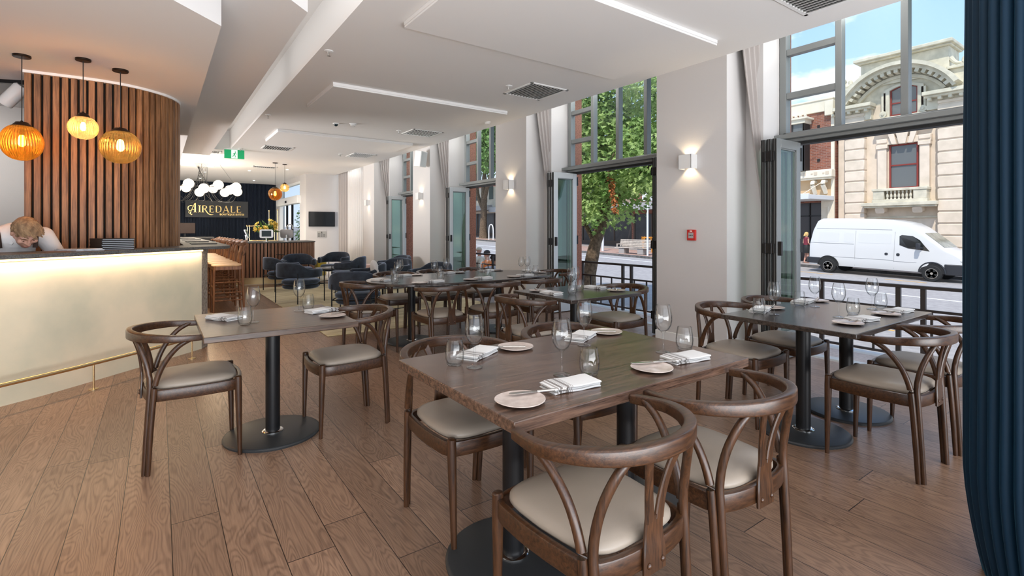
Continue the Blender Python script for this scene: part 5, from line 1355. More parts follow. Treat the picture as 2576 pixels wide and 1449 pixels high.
# ---------------------------------------------------------------- stone facade opposite
M_STN = mat('cream_sandstone', (0.78, 0.66, 0.53), 0.9, c2=(0.66, 0.56, 0.44), vscale=2.2, detail=10, bump=0.15, bscale=12)
M_STN2 = mat('weathered_stone', (0.72, 0.66, 0.52), 0.9, c2=(0.54, 0.50, 0.39), vscale=3, detail=10, bump=0.2, bscale=12)
M_REDF = mat('oxide_red_frame', (0.24, 0.035, 0.025), 0.6)
M_OLDGL = mat('dark_window_glass', (0.13, 0.135, 0.13), 0.1, spec=0.7)
fb = thing('stone_building', 'ornate cream stone building with an arched pediment behind the white van', 'building', (2.5, 0, -0.118)); fb.scale = (1, 1.089, 1.089)
XW = 28.35
MB().box(XW, XW+6, -6, 11.1, -1.6, 7.3).build('wall', M_STN, fb, smooth=False)
MB().box(XW, XW+6, 4.6, 11.1, 7.3, 7.7).box(XW, XW+5, 6.2, 10.6, 7.7, 8.3).build('attic_wall', M_STN2, fb, smooth=False)
def rustic(y0, y1, z0, z1, x0, name='rusticated_pier'):
    mb = MB(); z = z0; mb.box(x0+0.05, XW, y0+0.03, y1-0.03, z0, z1)
    while z < z1-0.1:
        t = min(z+0.49, z1); mb.box(x0, XW, y0, y1, z+0.035, t); z += 0.525
    return mb.build(name, M_STN, fb, bevel=0.02, bseg=1)
rustic(9.84, 10.69, 0.0, 7.0, 27.98); rustic(6.10, 7.05, 0.0, 7.0, 27.98)
mb = MB(); 
for y0, y1 in ((9.80, 10.73), (6.06, 7.09)): mb.box(27.85, XW, y0-0.04, y1+0.04, -1.4, -0.05); mb.box(27.80, XW, y0-0.08, y1+0.08, -0.05, 0.12)
mb.build('pier_base', M_STN, fb, bevel=0.03)
MB().box(28.05, XW, 3.5, 5.95, -1.4, 7.3).build('side_pier', mat('white_render', (0.72, 0.68, 0.64), 0.9), fb, bevel=0.02)
# first floor window
w = MB(); ya, yb, za, zb = 7.80, 8.90, 3.22, 5.30
def frame(mb, x, ya, yb, za, zb, t, dpt=0.08):
    mb.box(x-dpt, x, ya, ya+t, za, zb); mb.box(x-dpt, x, yb-t, yb, za, zb); mb.box(x-dpt, x, ya+t, yb-t, za, za+t*1.4); mb.box(x-dpt, x, ya+t, yb-t, zb-t, zb)
f1 = MB(); frame(f1, XW-0.0, ya, yb, za, zb, 0.06); f1.box(XW-0.07, XW, ya+0.06, yb-0.06, 4.30, 4.36); wf = f1.build('window_frame', M_REDF, fb)
MB().box(XW-0.02, XW-0.005, ya+0.05, yb-0.05, za+0.05, zb-0.05).build('glass', M_OLDGL, wf, smooth=False)
s = MB()
for (a, b) in ((7.36, 7.72), (8.98, 9.34)):
    s.box(28.12, XW, a, b, 3.2, 5.15); s.box(28.06, XW, a-0.05, b+0.05, 5.15, 5.32); s.box(28.10, XW, a-0.03, b+0.03, 5.42, 5.6)
s.box(28.15, XW, 7.3, 9.4, 5.32, 5.62); s.box(28.0, XW, 7.25, 9.45, 5.95, 6.1)
for k, (a, b, c, d) in enumerate(((8.22, 8.48, 8.12, 8.58), (7.95, 8.14, 7.80, 8.03), (8.56, 8.75, 8.67, 8.90))):
    mbv = [(28.04, a, 5.30), (28.04, b, 5.30), (28.02, d, 5.80), (28.02, c, 5.80)]
    s.add(mbv + [(XW, y, z) for _, y, z in mbv], [(0, 1, 2, 3), (7, 6, 5, 4), (0, 4, 5, 1), (1, 5, 6, 2), (2, 6, 7, 3), (3, 7, 4, 0)])
s.build('window_surround', M_STN, fb, bevel=0.015)
# balcony
b = MB(); b.box(27.75, XW, 7.35, 9.45, 2.58, 2.72); b.box(27.62, XW, 7.0, 9.86, 2.42, 2.58); b.box(27.70, XW, 7.05, 9.8, 2.34, 2.42)
b.box(27.78, XW, 7.38, 7.86, 2.72, 3.12); b.box(27.78, XW, 8.98, 9.42, 2.72, 3.12); b.box(27.74, XW, 7.34, 9.46, 3.12, 3.24)
b.build('balcony', M_STN2, fb, bevel=0.015)
for k in range(7):
    y = 7.97 + k*0.148
    MB().lathe([(0.05, 0), (0.05, 0.03), (0.028, 0.06), (0.058, 0.14), (0.05, 0.20), (0.024, 0.29), (0.045, 0.36), (0.045, 0.40)], 12, Matrix.Translation((27.86, y, 2.72))).build('baluster', M_STN2, fb)
for y in (7.72, 9.15): MB().sweep([(28.35, y, 2.28), (27.95, y, 2.28), (27.80, y, 2.20)], rrect(0.36, 0.28, 0.06, 2)).build('corbel', M_STN, fb)
MB().box(28.28, XW, 7.05, 9.84, 1.85, 1.93).build('string_course', M_STN2, fb)
# arched pediment
yc_, zc_, r_o, r_i = 8.48, 6.44, 2.54, 2.22
a0 = math.degrees(math.acos(2.24/2.54))
def arcpts(r, a, n=36): return [(yc_ + r*math.cos(R(a + (180-2*a)*k/n)), zc_ + r*math.sin(R(a + (180-2*a)*k/n))) for k in range(n+1)]
def arch(ro, ri, x0, x1, a, name, m, parent=fb):
    A, B = arcpts(ro, a), arcpts(ri, a); n = len(A); vs = [(x0, y, z) for y, z in A] + [(x0, y, z) for y, z in B] + [(x1, y, z) for y, z in A] + [(x1, y, z) for y, z in B]
    fs = []
    for k in range(n-1): fs += [(k, k+1, n+k+1, n+k), (2*n+k, 3*n+k, 3*n+k+1, 2*n+k+1), (k, 2*n+k, 2*n+k+1, k+1), (n+k, n+k+1, 3*n+k+1, 3*n+k)]
    fs += [(0, n, 3*n, 2*n), (n-1, 3*n-1, 4*n-1, 2*n-1)]
    return MB().add(vs, fs).build(name, m, parent, angle=50)
arch(2.56, 2.40, 27.35, XW, a0, 'arch_cornice', M_STN2); arch(2.40, 2.26, 27.60, XW, a0-1, 'arch_moulding', M_STN2); arch(2.05, 1.92, 28.1, XW, 34, 'inner_arch_moulding', M_STN2)
dn = MB()
for k in range(17):
    a = R(34 + 112*k/16); y, z = yc_ + 2.19*math.cos(a), zc_ + 2.19*math.sin(a)
    M = Matrix.Translation((27.85, y, z)) @ Matrix.Rotation(a-PI/2, 4, 'X')
    dn.box(-0.22, 0.5, -0.075, 0.075, -0.09, 0.08, M)
dn.build('arch_dentils', M_STN2, fb)
c = MB()
for (ya, yb) in ((9.45, 11.1), (4.5, 7.5)):
    c.box(27.55, XW, ya, yb, 7.24, 7.40); c.box(27.70, XW, ya+0.06, yb-0.06, 7.14, 7.24); c.box(28.05, XW, ya+0.12, yb-0.05, 6.65, 7.14)
    k = ya + 0.2
    while k < yb: c.box(27.72, XW, k, k+0.13, 7.02, 7.14); k += 0.36
c.box(28.1, XW, 4.6, 11.1, 6.28, 6.42)
c.build('cornice', M_STN2, fb, bevel=0.012)
# attic and scrolls
at = MB(); at.box(28.2, XW+1.5, 6.70, 10.06, 8.2, 9.38); at.box(27.98, XW+1.6, 6.60, 10.16, 9.38, 9.46); at.box(27.80, XW+1.7, 6.50, 10.26, 9.46, 9.60); at.box(28.0, XW+1.6, 6.6, 10.16, 9.60, 9.66)
at.build('attic', M_STN2, fb, bevel=0.02)
at2 = MB(); at2.box(28.15, XW+1, 10.06, 10.72, 7.4, 8.25); at2.box(28.0, XW+1, 10.0, 10.82, 8.25, 8.36); at2.box(28.15, XW+1, 6.0, 6.70, 7.4, 8.30); at2.box(28.0, XW+1, 5.9, 6.74, 8.30, 8.42); at2.box(28.2, XW+0.8, 3.0, 6.0, 7.4, 8.2); at2.box(28.05, XW+0.8, 2.9, 6.0, 8.1, 8.22)
at2.build('side_attic', M_STN2, fb, bevel=0.015)
for s, y in ((1, 10.42), (-1, 6.30)):
    sc = MB()
    sp_ = [(28.3, y + s*(0.30 - 0.24*t)*1.0 + s*0.16*math.sin(t*9)*(1-t), 8.62 + 0.17*math.cos(t*9)*(1-0.6*t)) for t in [k/24 for k in range(25)]]
    sc.sweep(sp_, [0.10]*25, seg=8, up=(1, 0, 0)); sc.sweep(catmull([(28.3, y-s*0.38, 8.85), (28.3, y-s*0.20, 8.60), (28.3, y, 8.52), (28.3, y+s*0.25, 8.46)], 5), [0.11, 0.08, 0.07, 0.05], seg=8, up=(1, 0, 0))
    sc.build('scroll', M_STN2, fb)
# lunette window
ya, yb, za, zt = 7.80, 8.87, 6.62, 7.86
pts = [(yb, za), (ya, za), (ya, zt)] + [(ya + (yb-ya)*k/8, zt + 0.16*math.sin(PI*k/8)) for k in range(1, 8)] + [(yb, zt)]
def outline(pts, x0, x1, k, name, m, parent):
    cy_ = sum(p[0] for p in pts)/len(pts); cz_ = sum(p[1] for p in pts)/len(pts); n = len(pts)
    q = [(cy_+(y-cy_)*k[0], cz_+(z-cz_)*k[1]) for y, z in pts]
    vs = [(x0, *p) for p in pts] + [(x0, *p) for p in q] + [(x1, *p) for p in pts] + [(x1, *p) for p in q]; fs = []
    for i in range(n): j = (i+1) % n; fs += [(i, j, n+j, n+i), (2*n+i, 3*n+i, 3*n+j, 2*n+j), (i, 2*n+i, 2*n+j, j), (n+i, n+j, 3*n+j, 3*n+i)]
    return MB().add(vs, fs).build(name, m, parent, smooth=False)
lw_ = outline(pts, XW-0.08, XW, (0.88, 0.90), 'window_frame', M_REDF, fb)
MB().prism([(0, 0)]*0 + [(y, z) for y, z in pts], 0, 0.01, Matrix(((0, 0, 1, XW-0.03), (1, 0, 0, 0), (0, 1, 0, 0), (0, 0, 0, 1)))).build('glass', M_OLDGL, lw_, smooth=False)
MB().box(XW-0.075, XW-0.02, ya+0.05, yb-0.05, 7.22, 7.28).build('meeting_rail', M_REDF, lw_)
outline(pts, 28.15, XW, (1.42, 1.28), 'window_surround', M_STN2, fb)
ls = MB(); ls.box(28.0, XW, 7.45, 9.25, 6.50, 6.62)
for y in (7.58, 9.10): ls.cyl((28.05, y, 6.78), (XW, y, 6.78), 0.15, seg=20); ls.cyl((28.0, y, 6.78), (28.1, y, 6.78), 0.06, seg=12); ls.box(28.15, XW, y-0.09, y+0.09, 6.9, 7.8)
ls.build('lunette_scrolls', M_STN2, fb, bevel=0.01)

# ---------------------------------------------------------------- brick building
def brick_mat():
    m = bpy.data.materials.new('red_brickwork'); m.use_nodes = True; nt = m.node_tree; b = nt.nodes['Principled BSDF']; N = nt.nodes.new; L = nt.links.new
    tc = N('ShaderNodeTexCoord'); mp = N('ShaderNodeMapping'); mp.inputs['Rotation'].default_value = (R(90), 0, R(90))
    sp = N('ShaderNodeSeparateXYZ'); cb = N('ShaderNodeCombineXYZ'); L(tc.outputs['Object'], sp.inputs[0]); L(sp.outputs[1], cb.inputs[0]); L(sp.outputs[2], cb.inputs[1])
    br = N('ShaderNodeTexBrick'); br.inputs['Scale'].default_value = 1; br.inputs['Brick Width'].default_value = 0.24; br.inputs['Row Height'].default_value = 0.085; br.inputs['Mortar Size'].default_value = 0.010
    br.inputs['Color1'].default_value = (0.34, 0.12, 0.07, 1); br.inputs['Color2'].default_value = (0.20, 0.07, 0.045, 1); br.inputs['Mortar'].default_value = (0.30, 0.20, 0.16, 1)
    L(cb.outputs[0], br.inputs[0]); L(br.outputs[0], b.inputs['Base Color']); b.inputs['Roughness'].default_value = 0.9
    return m
M_BRICK = brick_mat()
M_CREAM = mat('cream_render', (0.78, 0.70, 0.56), 0.85, var=0.05, vscale=3)
bb = thing('brick_building', 'red brick building with cream bands, bay window and canopy left of the stone facade', 'building', (2.5, 0, -0.118)); bb.scale = (1, 1.089, 1.089)
MB().box(28.0, 36, 11.2, 19.5, -1.2, 7.4).build('wall', M_BRICK, bb, smooth=False)
MB().box(27.9, 36, 11.18, 19.5, 7.4, 8.0).box(27.85, 36, 11.16, 19.6, 7.98, 8.06).box(27.8, 28.2, 11.16, 11.55, 7.15, 7.9).build('parapet', M_CREAM, bb, bevel=0.02)
MB().box(27.95, 28.1, 11.16, 11.3, -1.0, 7.4).build('corner_pier', M_CREAM, bb)
MB().box(27.55, 28.05, 11.12, 19.5, 3.98, 4.38).box(27.62, 28.05, 11.15, 19.5, 3.90, 3.98).build('ledge', M_CREAM, bb, bevel=0.03)
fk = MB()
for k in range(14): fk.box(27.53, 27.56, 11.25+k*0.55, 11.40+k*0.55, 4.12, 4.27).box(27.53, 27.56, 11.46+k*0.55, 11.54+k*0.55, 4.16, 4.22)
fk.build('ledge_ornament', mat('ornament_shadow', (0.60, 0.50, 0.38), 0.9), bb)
for y in (11.55, 12.05, 14.9): MB().sweep(catmull([(28.0, y, 3.80), (27.70, y, 3.78), (27.62, y, 3.60), (27.80, y, 3.42), (28.0, y, 3.2)], 4), rrect(0.20, 0.16, 0.05, 2)).build('corbel', M_CREAM, bb)
MB().box(27.98, 28.02, 11.22, 19.5, 2.9, 3.9).build('fascia', mat('tan_render', (0.55, 0.38, 0.22), 0.85), bb)
by = MB(); by.box(27.2, 28.05, 12.25, 15.0, 6.85, 7.12); by.box(27.1, 28.05, 12.12, 15.1, 7.05, 7.16)
for k in range(13): by.box(27.1, 27.25, 12.15+k*0.23, 12.27+k*0.23, 7.16, 7.25)
by.build('bay_hood', M_CREAM, bb, bevel=0.02)
bw = MB()
for y in (12.36, 12.95, 13.6, 14.3, 14.9): bw.box(27.30, 27.36, y-0.04, y+0.04, 4.38, 6.85)
bw.box(27.3, 27.36, 12.36, 14.9, 5.9, 5.96); bw.box(27.30, 28.0, 12.33, 12.39, 4.38, 6.85)
bwo = bw.build('bay_window', M_BLACKM, bb)
MB().box(27.36, 27.95, 12.40, 14.88, 4.38, 6.85).build('glass', M_OLDGL, bwo, smooth=False)
MB().box(27.37, 27.375, 12.45, 12.9, 4.4, 6.8).build('blind', M_WHITE, bwo, smooth=False)
for z in (4.85, 6.6): MB().box(27.95, 28.01, 11.95-0.12, 11.95+0.0, z, z+0.14).build('air_brick', M_BLACKM, bb)
# canopy over the footpath
cn = MB(); cn.prism([(25.4, 11.3), (27.95, 11.15), (27.95, 19.5), (25.4, 19.5)], 2.80, 3.02)
cn.box(25.3, 25.45, 11.3, 19.5, 2.78, 3.06)
cn.build('canopy', mat('canopy_white', (0.66, 0.68, 0.70), 0.6), bb, bevel=0.02)
MB().cyl((27.98, 11.6, 3.85), (25.9, 11.9, 3.02), 0.02).cyl((27.98, 15.5, 3.85), (25.9, 15.5, 3.02), 0.02).build('canopy_stay', M_STN, bb)
MB().box(27.9, 27.99, 11.3, 11.62, 2.45, 2.75).cyl((27.93, 11.42, -0.7), (27.93, 11.42, 2.5), 0.05).build('downpipe', M_CREAM, bb)
sf = MB(); sf.box(27.93, 28.0, 11.22, 11.75, -0.8, 2.8); sf.box(27.93, 28.0, 12.85, 13.15, -0.8, 2.8); sf.box(27.93, 28.0, 14.2, 14.5, -0.8, 2.8); sf.box(27.93, 28.0, 13.1, 19.5, -0.8, -0.1)
sf.build('shopfront_pier', M_CREAM, bb)
sg2 = MB(); sg2.box(27.97, 27.995, 11.75, 12.85, -0.7, 2.7); sg2.box(27.97, 27.995, 13.15, 14.2, -0.1, 2.7); sg2.box(27.97, 27.995, 14.5, 19.4, -0.1, 2.7); sg2.build('shopfront_glass', mat('brown_shop_glass', (0.035, 0.025, 0.022), 0.15), bb, smooth=False)
MB().box(27.9, 27.97, 11.75, 12.85, 2.0, 2.05).box(27.9, 27.97, 12.28, 12.33, -0.7, 2.7).build('door_bars', M_BLACKM, bb)

# ---------------------------------------------------------------- shops farther along
M_SHOP = mat('dark_shopfront', (0.03, 0.024, 0.022), 0.3, var=0.5, vscale=1.2)
M_TIN = mat('grey_awning', (0.36, 0.35, 0.34), 0.6)
def shop(y0, y1, x, zt, wallm, label, awn=True, awm=M_TIN):
    t = thing('shop_building', label, 'building', (0, 0, 0), 0, 'shops across the street')
    g = gz((y0+y1)/2)
    MB().box(x+0.02, x+8, y0, y1, g-1, zt).build('wall', wallm, t, smooth=False)
    MB().box(x-0.02, x+0.02, y0+0.3, y1-0.3, g+0.1, g+2.9).build('shopfront', M_SHOP, t, smooth=False)
    f = MB(); n = max(2, int((y1-y0)/1.8))
    for k in range(n+1): f.box(x-0.06, x+0.02, y0+0.3+(y1-y0-0.6)*k/n-0.06, y0+0.3+(y1-y0-0.6)*k/n+0.06, g, g+2.9)
    f.box(x-0.08, x+0.02, y0+0.2, y1-0.2, g, g+0.5); f.build('shopfront_frame', mat('brown_timber', (0.10, 0.07, 0.05), 0.7), t)
    if awn: MB().prism([(x-3.0, y0), (x, y0), (x, y1), (x-3.0, y1)], g+3.2, g+3.42).box(x-3.05, x-2.95, y0, y1, g+3.1, g+3.65).build('awning', awm, t, bevel=0.02)
    fw_ = MB()
    for k in range(n): yy = y0+0.8+(y1-y0-1.4)*k/n; fw_.box(x-0.03, x+0.03, yy, yy+0.9, g+4.6, g+6.2)
    fw_.build('upper_window', M_OLDGL, t)
    return t
shop(21.5, 27.5, 31.5, 5.6, M_BRICK, 'dark shop with a brown timber front behind the street bench')
shop(27.6, 36, 32, 5.2, mat('tan_shop', (0.40, 0.30, 0.22), 0.9), 'low tan shop behind the maple trunk', True, mat('dark_awning', (0.05, 0.045, 0.04), 0.7))
shop(36.1, 46, 32.5, 6.0, M_CREAM, 'cream shop behind the seated men with a dark front')
shop(46.1, 60, 33, 6.5, M_STN, 'grey awning shop behind the tall street tree')
shop(60.1, 80, 33, 8.0, M_BRICK, 'brick shop farthest along the street')
ss = thing('shop_sign', 'red and white shop sign beyond the farthest doors', 'sign', (24.0, 54.5, 3.2))
MB().box(-0.06, 0.06, -1.2, 1.2, 0.8, 2.0).build('white_panel', M_WHITE, ss)
MB().box(-0.06, 0.06, -1.2, 1.2, -0.4, 0.8).build('red_panel', mat('sign_red', (0.62, 0.03, 0.02), 0.5), ss)
text_mesh('S', 1.3, 'letter', mat('sign_red', (0.62, 0.03, 0.02), 0.5), ss, Matrix.Translation((-0.08, -0.6, 1.4)) @ Matrix.Rotation(R(-90), 4, 'Z') @ RX, ext=0.01, bold=0.03)
MB().cyl((0, 0, -3.4), (0, 0, -0.3), 0.07).build('post', M_TIN, ss)

# bench, poles, rack, boards
bn = thing('street_bench', 'pale slatted timber street bench on the far footpath', 'bench', (25.2, 21.9, gz(21.9)+0.14), R(3))
M_GT = mat('grey_timber', (0.52, 0.45, 0.38), 0.85, var=0.15, vscale=6)
for y in (-0.75, 0.75): MB().box(-0.25, 0.25, y-0.22, y+0.22, 0, 0.36).build('plinth', mat('bench_concrete', (0.36, 0.34, 0.32), 0.9), bn)
for k in range(5): MB().box(-0.30+k*0.12, -0.20+k*0.12, -1.3, 1.3, 0.38, 0.43).build('seat_slat', M_GT, bn)
for k in range(5): MB().box(0.27+k*0.02, 0.30+k*0.02, -1.15, 1.3, 0.46+k*0.10, 0.54+k*0.10).build('back_slat', M_GT, bn)
MB().box(-0.25, 0.3, 1.1, 1.16, 0.60, 0.66).box(-0.25, -0.19, 1.1, 1.16, 0.4, 0.6).build('arm_rest', M_GT, bn)
def pole(x, y, h, r, label, head=False):
    t = thing('street_pole', label, 'pole', (x, y, gz(y)+0.13), 0, 'white street poles')
    MB().cyl((0, 0, 0), (0, 0, h), r, seg=16).build('post', mat('pole_white', (0.72, 0.74, 0.76), 0.5), t)
    if head: MB().box(-0.15, 0.15, -0.30, 0.30, h-0.5, h).build('sign_plate', M_WHITE, t)
    else: MB().ball((0, 0, h), r*1.3).build('cap', M_TIN, t)
pole(25.6, 25.0, 2.4, 0.09, 'thick white street pole left of the bench'); pole(24.7, 20.3, 3.9, 0.06, 'tall thin white street pole right of the bench', True)
ab = thing('sandwich_board', 'orange framed sandwich board behind the bench', 'board', (27.5, 22.6, gz(22.6)+0.14), R(20))
for s in (-1, 1): MB().box(-0.02, 0.02, -0.35, -0.28, 0, 1.1, Matrix.Rotation(s*R(12), 4, 'Y')).box(-0.02, 0.02, 0.28, 0.35, 0, 1.1, Matrix.Rotation(s*R(12), 4, 'Y')).box(-0.02, 0.02, -0.35, 0.35, 1.0, 1.08, Matrix.Rotation(s*R(12), 4, 'Y')).build('frame', mat('orange_timber', (0.75, 0.30, 0.03), 0.7), ab)
rb = thing('traffic_cone', 'slim red bollard by the dark shop left of the bench', 'bollard', (28.5, 31.0, gz(31)+0.14))
MB().lathe([(0.16, 0), (0.15, 0.05), (0.10, 0.1), (0.06, 1.3), (0.03, 1.32)], 16).build('body', mat('bollard_red', (0.65, 0.05, 0.03), 0.5), rb)
rb.name = 'bollard'
rk = thing('bicycle_rack', 'white hoop bicycle rack by the tall street tree', 'bicycle rack', (27.6, 42.6, gz(42.6)+0.14))
MB().sweep(catmull([(0, -0.4, 0), (0, -0.4, 1.0), (0, -0.25, 1.45), (0, 0.0, 1.55), (0, 0.25, 1.45), (0, 0.4, 1.0), (0, 0.4, 0)], 5), 0.06, seg=8, up=(1, 0, 0)).build('hoop', M_WHITE, rk)
ck = thing('parked_motorcycle', 'dark motorcycle parked beside the bicycle rack', 'motorcycle', (27.9, 41.0, gz(41)+0.14))
for y in (-0.65, 0.65): MB().sweep([(0, y+0.33*math.cos(2*PI*k/24), 0.38+0.33*math.sin(2*PI*k/24)) for k in range(24)], 0.06, closed=True, seg=6, up=(1, 0, 0)).build('wheel', M_BLACK, ck)
MB().sweep(catmull([(0, -0.8, 0.85), (0, -0.3, 0.8), (0, 0.2, 0.98), (0, 0.5, 1.05)], 4), [0.08, 0.16, 0.2, 0.05], seg=8).cyl((0, 0.65, 0.38), (0, 0.45, 1.1), 0.04).ball((0, 0, 0.5), (0.16, 0.3, 0.22)).cyl((-0.35, 0.42, 1.12), (0.35, 0.42, 1.12), 0.02).build('body', M_BLACK, ck)
# ---------------------------------------------------------------- white van
VL = 5.82; VX = 26.62
van = thing('white_van', 'dusty white high roofed van parked before the stone building', 'van', (VX, 11.35, gz(11.35)))
van.rotation_euler = (math.atan(0.0257), 0, 0)
M_VAN = mat('van_white_paint', (0.66, 0.66, 0.65), 0.25, coat=0.4)
M_VPL = mat('van_grey_plastic', (0.03, 0.032, 0.038), 0.5)
M_VGL = mat('van_glass', (0.02, 0.022, 0.022), 0.08, spec=0.8)
M_VWS = mat('windscreen', (0.24, 0.25, 0.20), 0.1, spec=0.8, var=0.3, vscale=3)
M_TYRE = mat('tyre', (0.018, 0.018, 0.018), 0.8)
M_RIM = mat('alloy_rim', (0.55, 0.50, 0.44), 0.3, metal=0.8)
# local: s along length (rear 0 -> front), drawn along -y ; near side at x=-1
roof = [(0.0, 0.62), (0.02, 1.40), (0.14, 2.05), (0.30, 2.44), (0.50, 2.55), (1.5, 2.56), (2.6, 2.55), (3.3, 2.50), (3.85, 2.38), (4.15, 2.20), (4.38, 2.0), (5.08, 1.38), (5.35, 1.24), (5.60, 1.06), (5.74, 0.88), (5.80, 0.62)]
def roof_z(s):
    for (a, za), (b, zb) in zip(roof, roof[1:]):
        if a <= s <= b: return za + (zb-za)*(s-a)/(b-a)
    return roof[-1][1]
ss_ = sorted(set([0.0, 0.02, 0.07, 0.14, 0.22, 0.30, 0.40, 0.5] + [0.5+0.2*k for k in range(1, 15)] + [3.45, 3.6, 3.85, 4.0, 4.15, 4.27, 4.38, 4.55, 4.75, 4.9, 5.08, 5.2, 5.35, 5.48, 5.6, 5.68, 5.74, 5.78, 5.80]))
def halfw(s, z):
    w = 1.0
    if s < 0.4: w -= 0.06*(1-s/0.4)**2
    if s > 4.3: w -= 0.30*((s-4.3)/1.5)**2.2
    belt = 1.30
    if z > belt: w -= 0.17*((z-belt)/1.25)**1.2
    if z < 0.55: w -= 0.05*(0.55-z)/0.2
    return w
def side_x(s, z): return -halfw(s, z)
rows = []
for s in ss_:
    zt = roof_z(s); ring = []; zb = 0.36
    zs = [zb, 0.5, 0.7, 0.95, 1.2, 1.45, 1.7, 1.95, 2.2]
    zs = [z for z in zs if z < zt-0.16]
    while len(zs) < 9: zs.append(zs[-1] + (zt-0.14-zs[-1])*0.5 if zs[-1] < zt-0.15 else zs[-1])
    side = [(halfw(s, z), z) for z in zs]
    wt = halfw(s, zt-0.1)
    for k in range(1, 6): a = R(90*k/5); side.append((wt-0.14+0.14*math.cos(a), zt-0.14+0.14*math.sin(a)))
    ring = [(-x, z) for x, z in side] + [(x, z) for x, z in side[::-1]]
    rows.append([(x, -s, z) for x, z in ring])
m_ = len(rows[0]); vs = [p for r in rows for p in r]
fs = [(i*m_+k, i*m_+(k+1) % m_, (i+1)*m_+(k+1) % m_, (i+1)*m_+k) for i in range(len(rows)-1) for k in range(m_)]
fs += [list(range(m_))[::-1], [(len(rows)-1)*m_+k for k in range(m_)]]
MB().add(vs, fs).build('body', M_VAN, van, angle=50)
def side_patch(pts, name, m, off=0.006, parent=van, th=0.02, sign=-1):
    n = len(pts); a = [(sign*(halfw(s, z)+off), -s, z) for s, z in pts]; b = [(sign*(halfw(s, z)-th), -s, z) for s, z in pts]
    return MB().add(a+b, [list(range(n)), list(range(n, 2*n))[::-1]] + [(i, n+i, n+(i+1) % n, (i+1) % n) for i in range(n)]).build(name, m, parent, smooth=False)
def rpanel(s0, s1, z0, z1, r=0.07):
    out = []
    for cx, cz, a0 in ((s1-r, z1-r, 0), (s0+r, z1-r, 90), (s0+r, z0+r, 180), (s1-r, z0+r, 270)):
        for k in range(4): a = R(a0+30*k); out.append((cx+r*math.cos(a), cz+r*math.sin(a)))
    return out
sidewin = [(3.60, 1.44), (3.58, 1.82), (3.66, 1.87), (4.03, 1.84), (4.28, 1.68), (4.45, 1.45), (4.62, 1.23), (3.90, 1.32)]
for sg_ in (-1, 1): side_patch(sidewin, 'side_window', M_VGL, sign=sg_)
for (a, b) in ((0.42, 1.28), (1.48, 1.88), (2.05, 3.30)):
    side_patch(rpanel(a, b, 1.47, 1.90), 'side_panel_recess', mat('van_panel_shade', (0.63, 0.63, 0.62), 0.3, coat=0.3), 0.004)
gp = MB()
for s0, s1, z in ((0.05, 1.9, 1.40), (0.3, 3.3, 2.08), (0.9, 3.4, 0.78), (3.4, 4.2, 0.74)): gp.sweep([(-(halfw(s, z)+0.004), -s, z) for s in [s0+(s1-s0)*k/8 for k in range(9)]], 0.008, seg=6)
for s in (1.95, 3.42): gp.sweep([(-(halfw(s, z)+0.003), -s, z) for z in (0.42, 0.8, 1.2, 1.6, 2.0)], 0.006, seg=6)
gp.build('body_creases', mat('panel_gap', (0.35, 0.35, 0.35), 0.5), van)
side_patch(rpanel(3.08, 3.20, 0.98, 1.09, 0.045), 'door_handle', M_VPL, 0.012); side_patch(rpanel(3.50, 3.62, 0.97, 1.09, 0.045), 'door_handle', M_VPL, 0.012)
# windscreen
ws = []
for s in (4.42, 5.03):
    zt = roof_z(s); w = halfw(s, zt-0.1) - 0.10; ws += [(-w, -s, zt+0.012), (w, -s, zt+0.012)]
a, b, c_, d = [Vector(p) for p in ws]; nn = Vector((0, -0.03, -0.03))
MB().add([a, b, d, c_, a+nn, b+nn, d+nn, c_+nn], [(0, 1, 2, 3), (7, 6, 5, 4), (0, 4, 5, 1), (1, 5, 6, 2), (2, 6, 7, 3), (3, 7, 4, 0)]).build('windscreen', M_VWS, van, smooth=False)
# bumpers
def bumper(s0, s1, z0, z1, name, out=0.03):
    mb = MB(); pr = []
    for s in [s0 + (s1-s0)*k/8 for k in range(9)]: pr.append(s)
    vs = []
    for s in pr:
        for z in (z0, z1): 
            w = halfw(min(max(s, 0), 5.8), z) + out; vs += [(-w, -s, z), (w, -s, z)]
    n = len(pr); fs = []
    for i in range(n-1):
        o = i*4; fs += [(o, o+4, o+6, o+2), (o+1, o+3, o+7, o+5), (o+2, o+6, o+7, o+3), (o, o+1, o+5, o+4)]
    o = (n-1)*4; fs += [(0, 2, 3, 1), (o, o+1, o+3, o+2)]
    mb.add(vs, fs); return mb.build(name, M_VPL, van, bevel=0.03)
bumper(-0.10, 0.55, 0.42, 0.70, 'rear_bumper'); bumper(5.08, 5.90, 0.30, 0.74, 'front_bumper')
for s in (-1, 1):
    MB().ball((s*0.62, -5.60, 0.90), (0.20, 0.22, 0.12), 20, 12).build('headlight', mat('headlight', (0.72, 0.72, 0.68), 0.1), van)
    MB().ball((s*0.72, -5.84, 0.52), (0.12, 0.06, 0.05), 16, 8).build('fog_light', mat('headlight', (0.72, 0.72, 0.68), 0.1), van)
g = MB(); g.box(-0.42, 0.42, -5.80, -5.55, 0.78, 1.0); g.build('grille', M_BLACK, van, bevel=0.02)
g2 = MB()
for z in (0.83, 0.89, 0.95): g2.box(-0.40, 0.40, -5.815, -5.79, z-0.012, z+0.012)
g2.build('grille_bars', M_CHROME, van)
MB().box(-0.26, 0.26, -5.925, -5.90, 0.42, 0.55).build('number_plate', M_WHITE, van)
for s in (-1, 1):
    MB().box(s*1.20-0.07, s*1.20+0.07, -4.36, -4.22, 1.30, 1.55).cyl((s*0.98, -4.40, 1.34), (s*1.14, -4.32, 1.38), 0.03).build('wing_mirror', M_VPL, van, bevel=0.03)
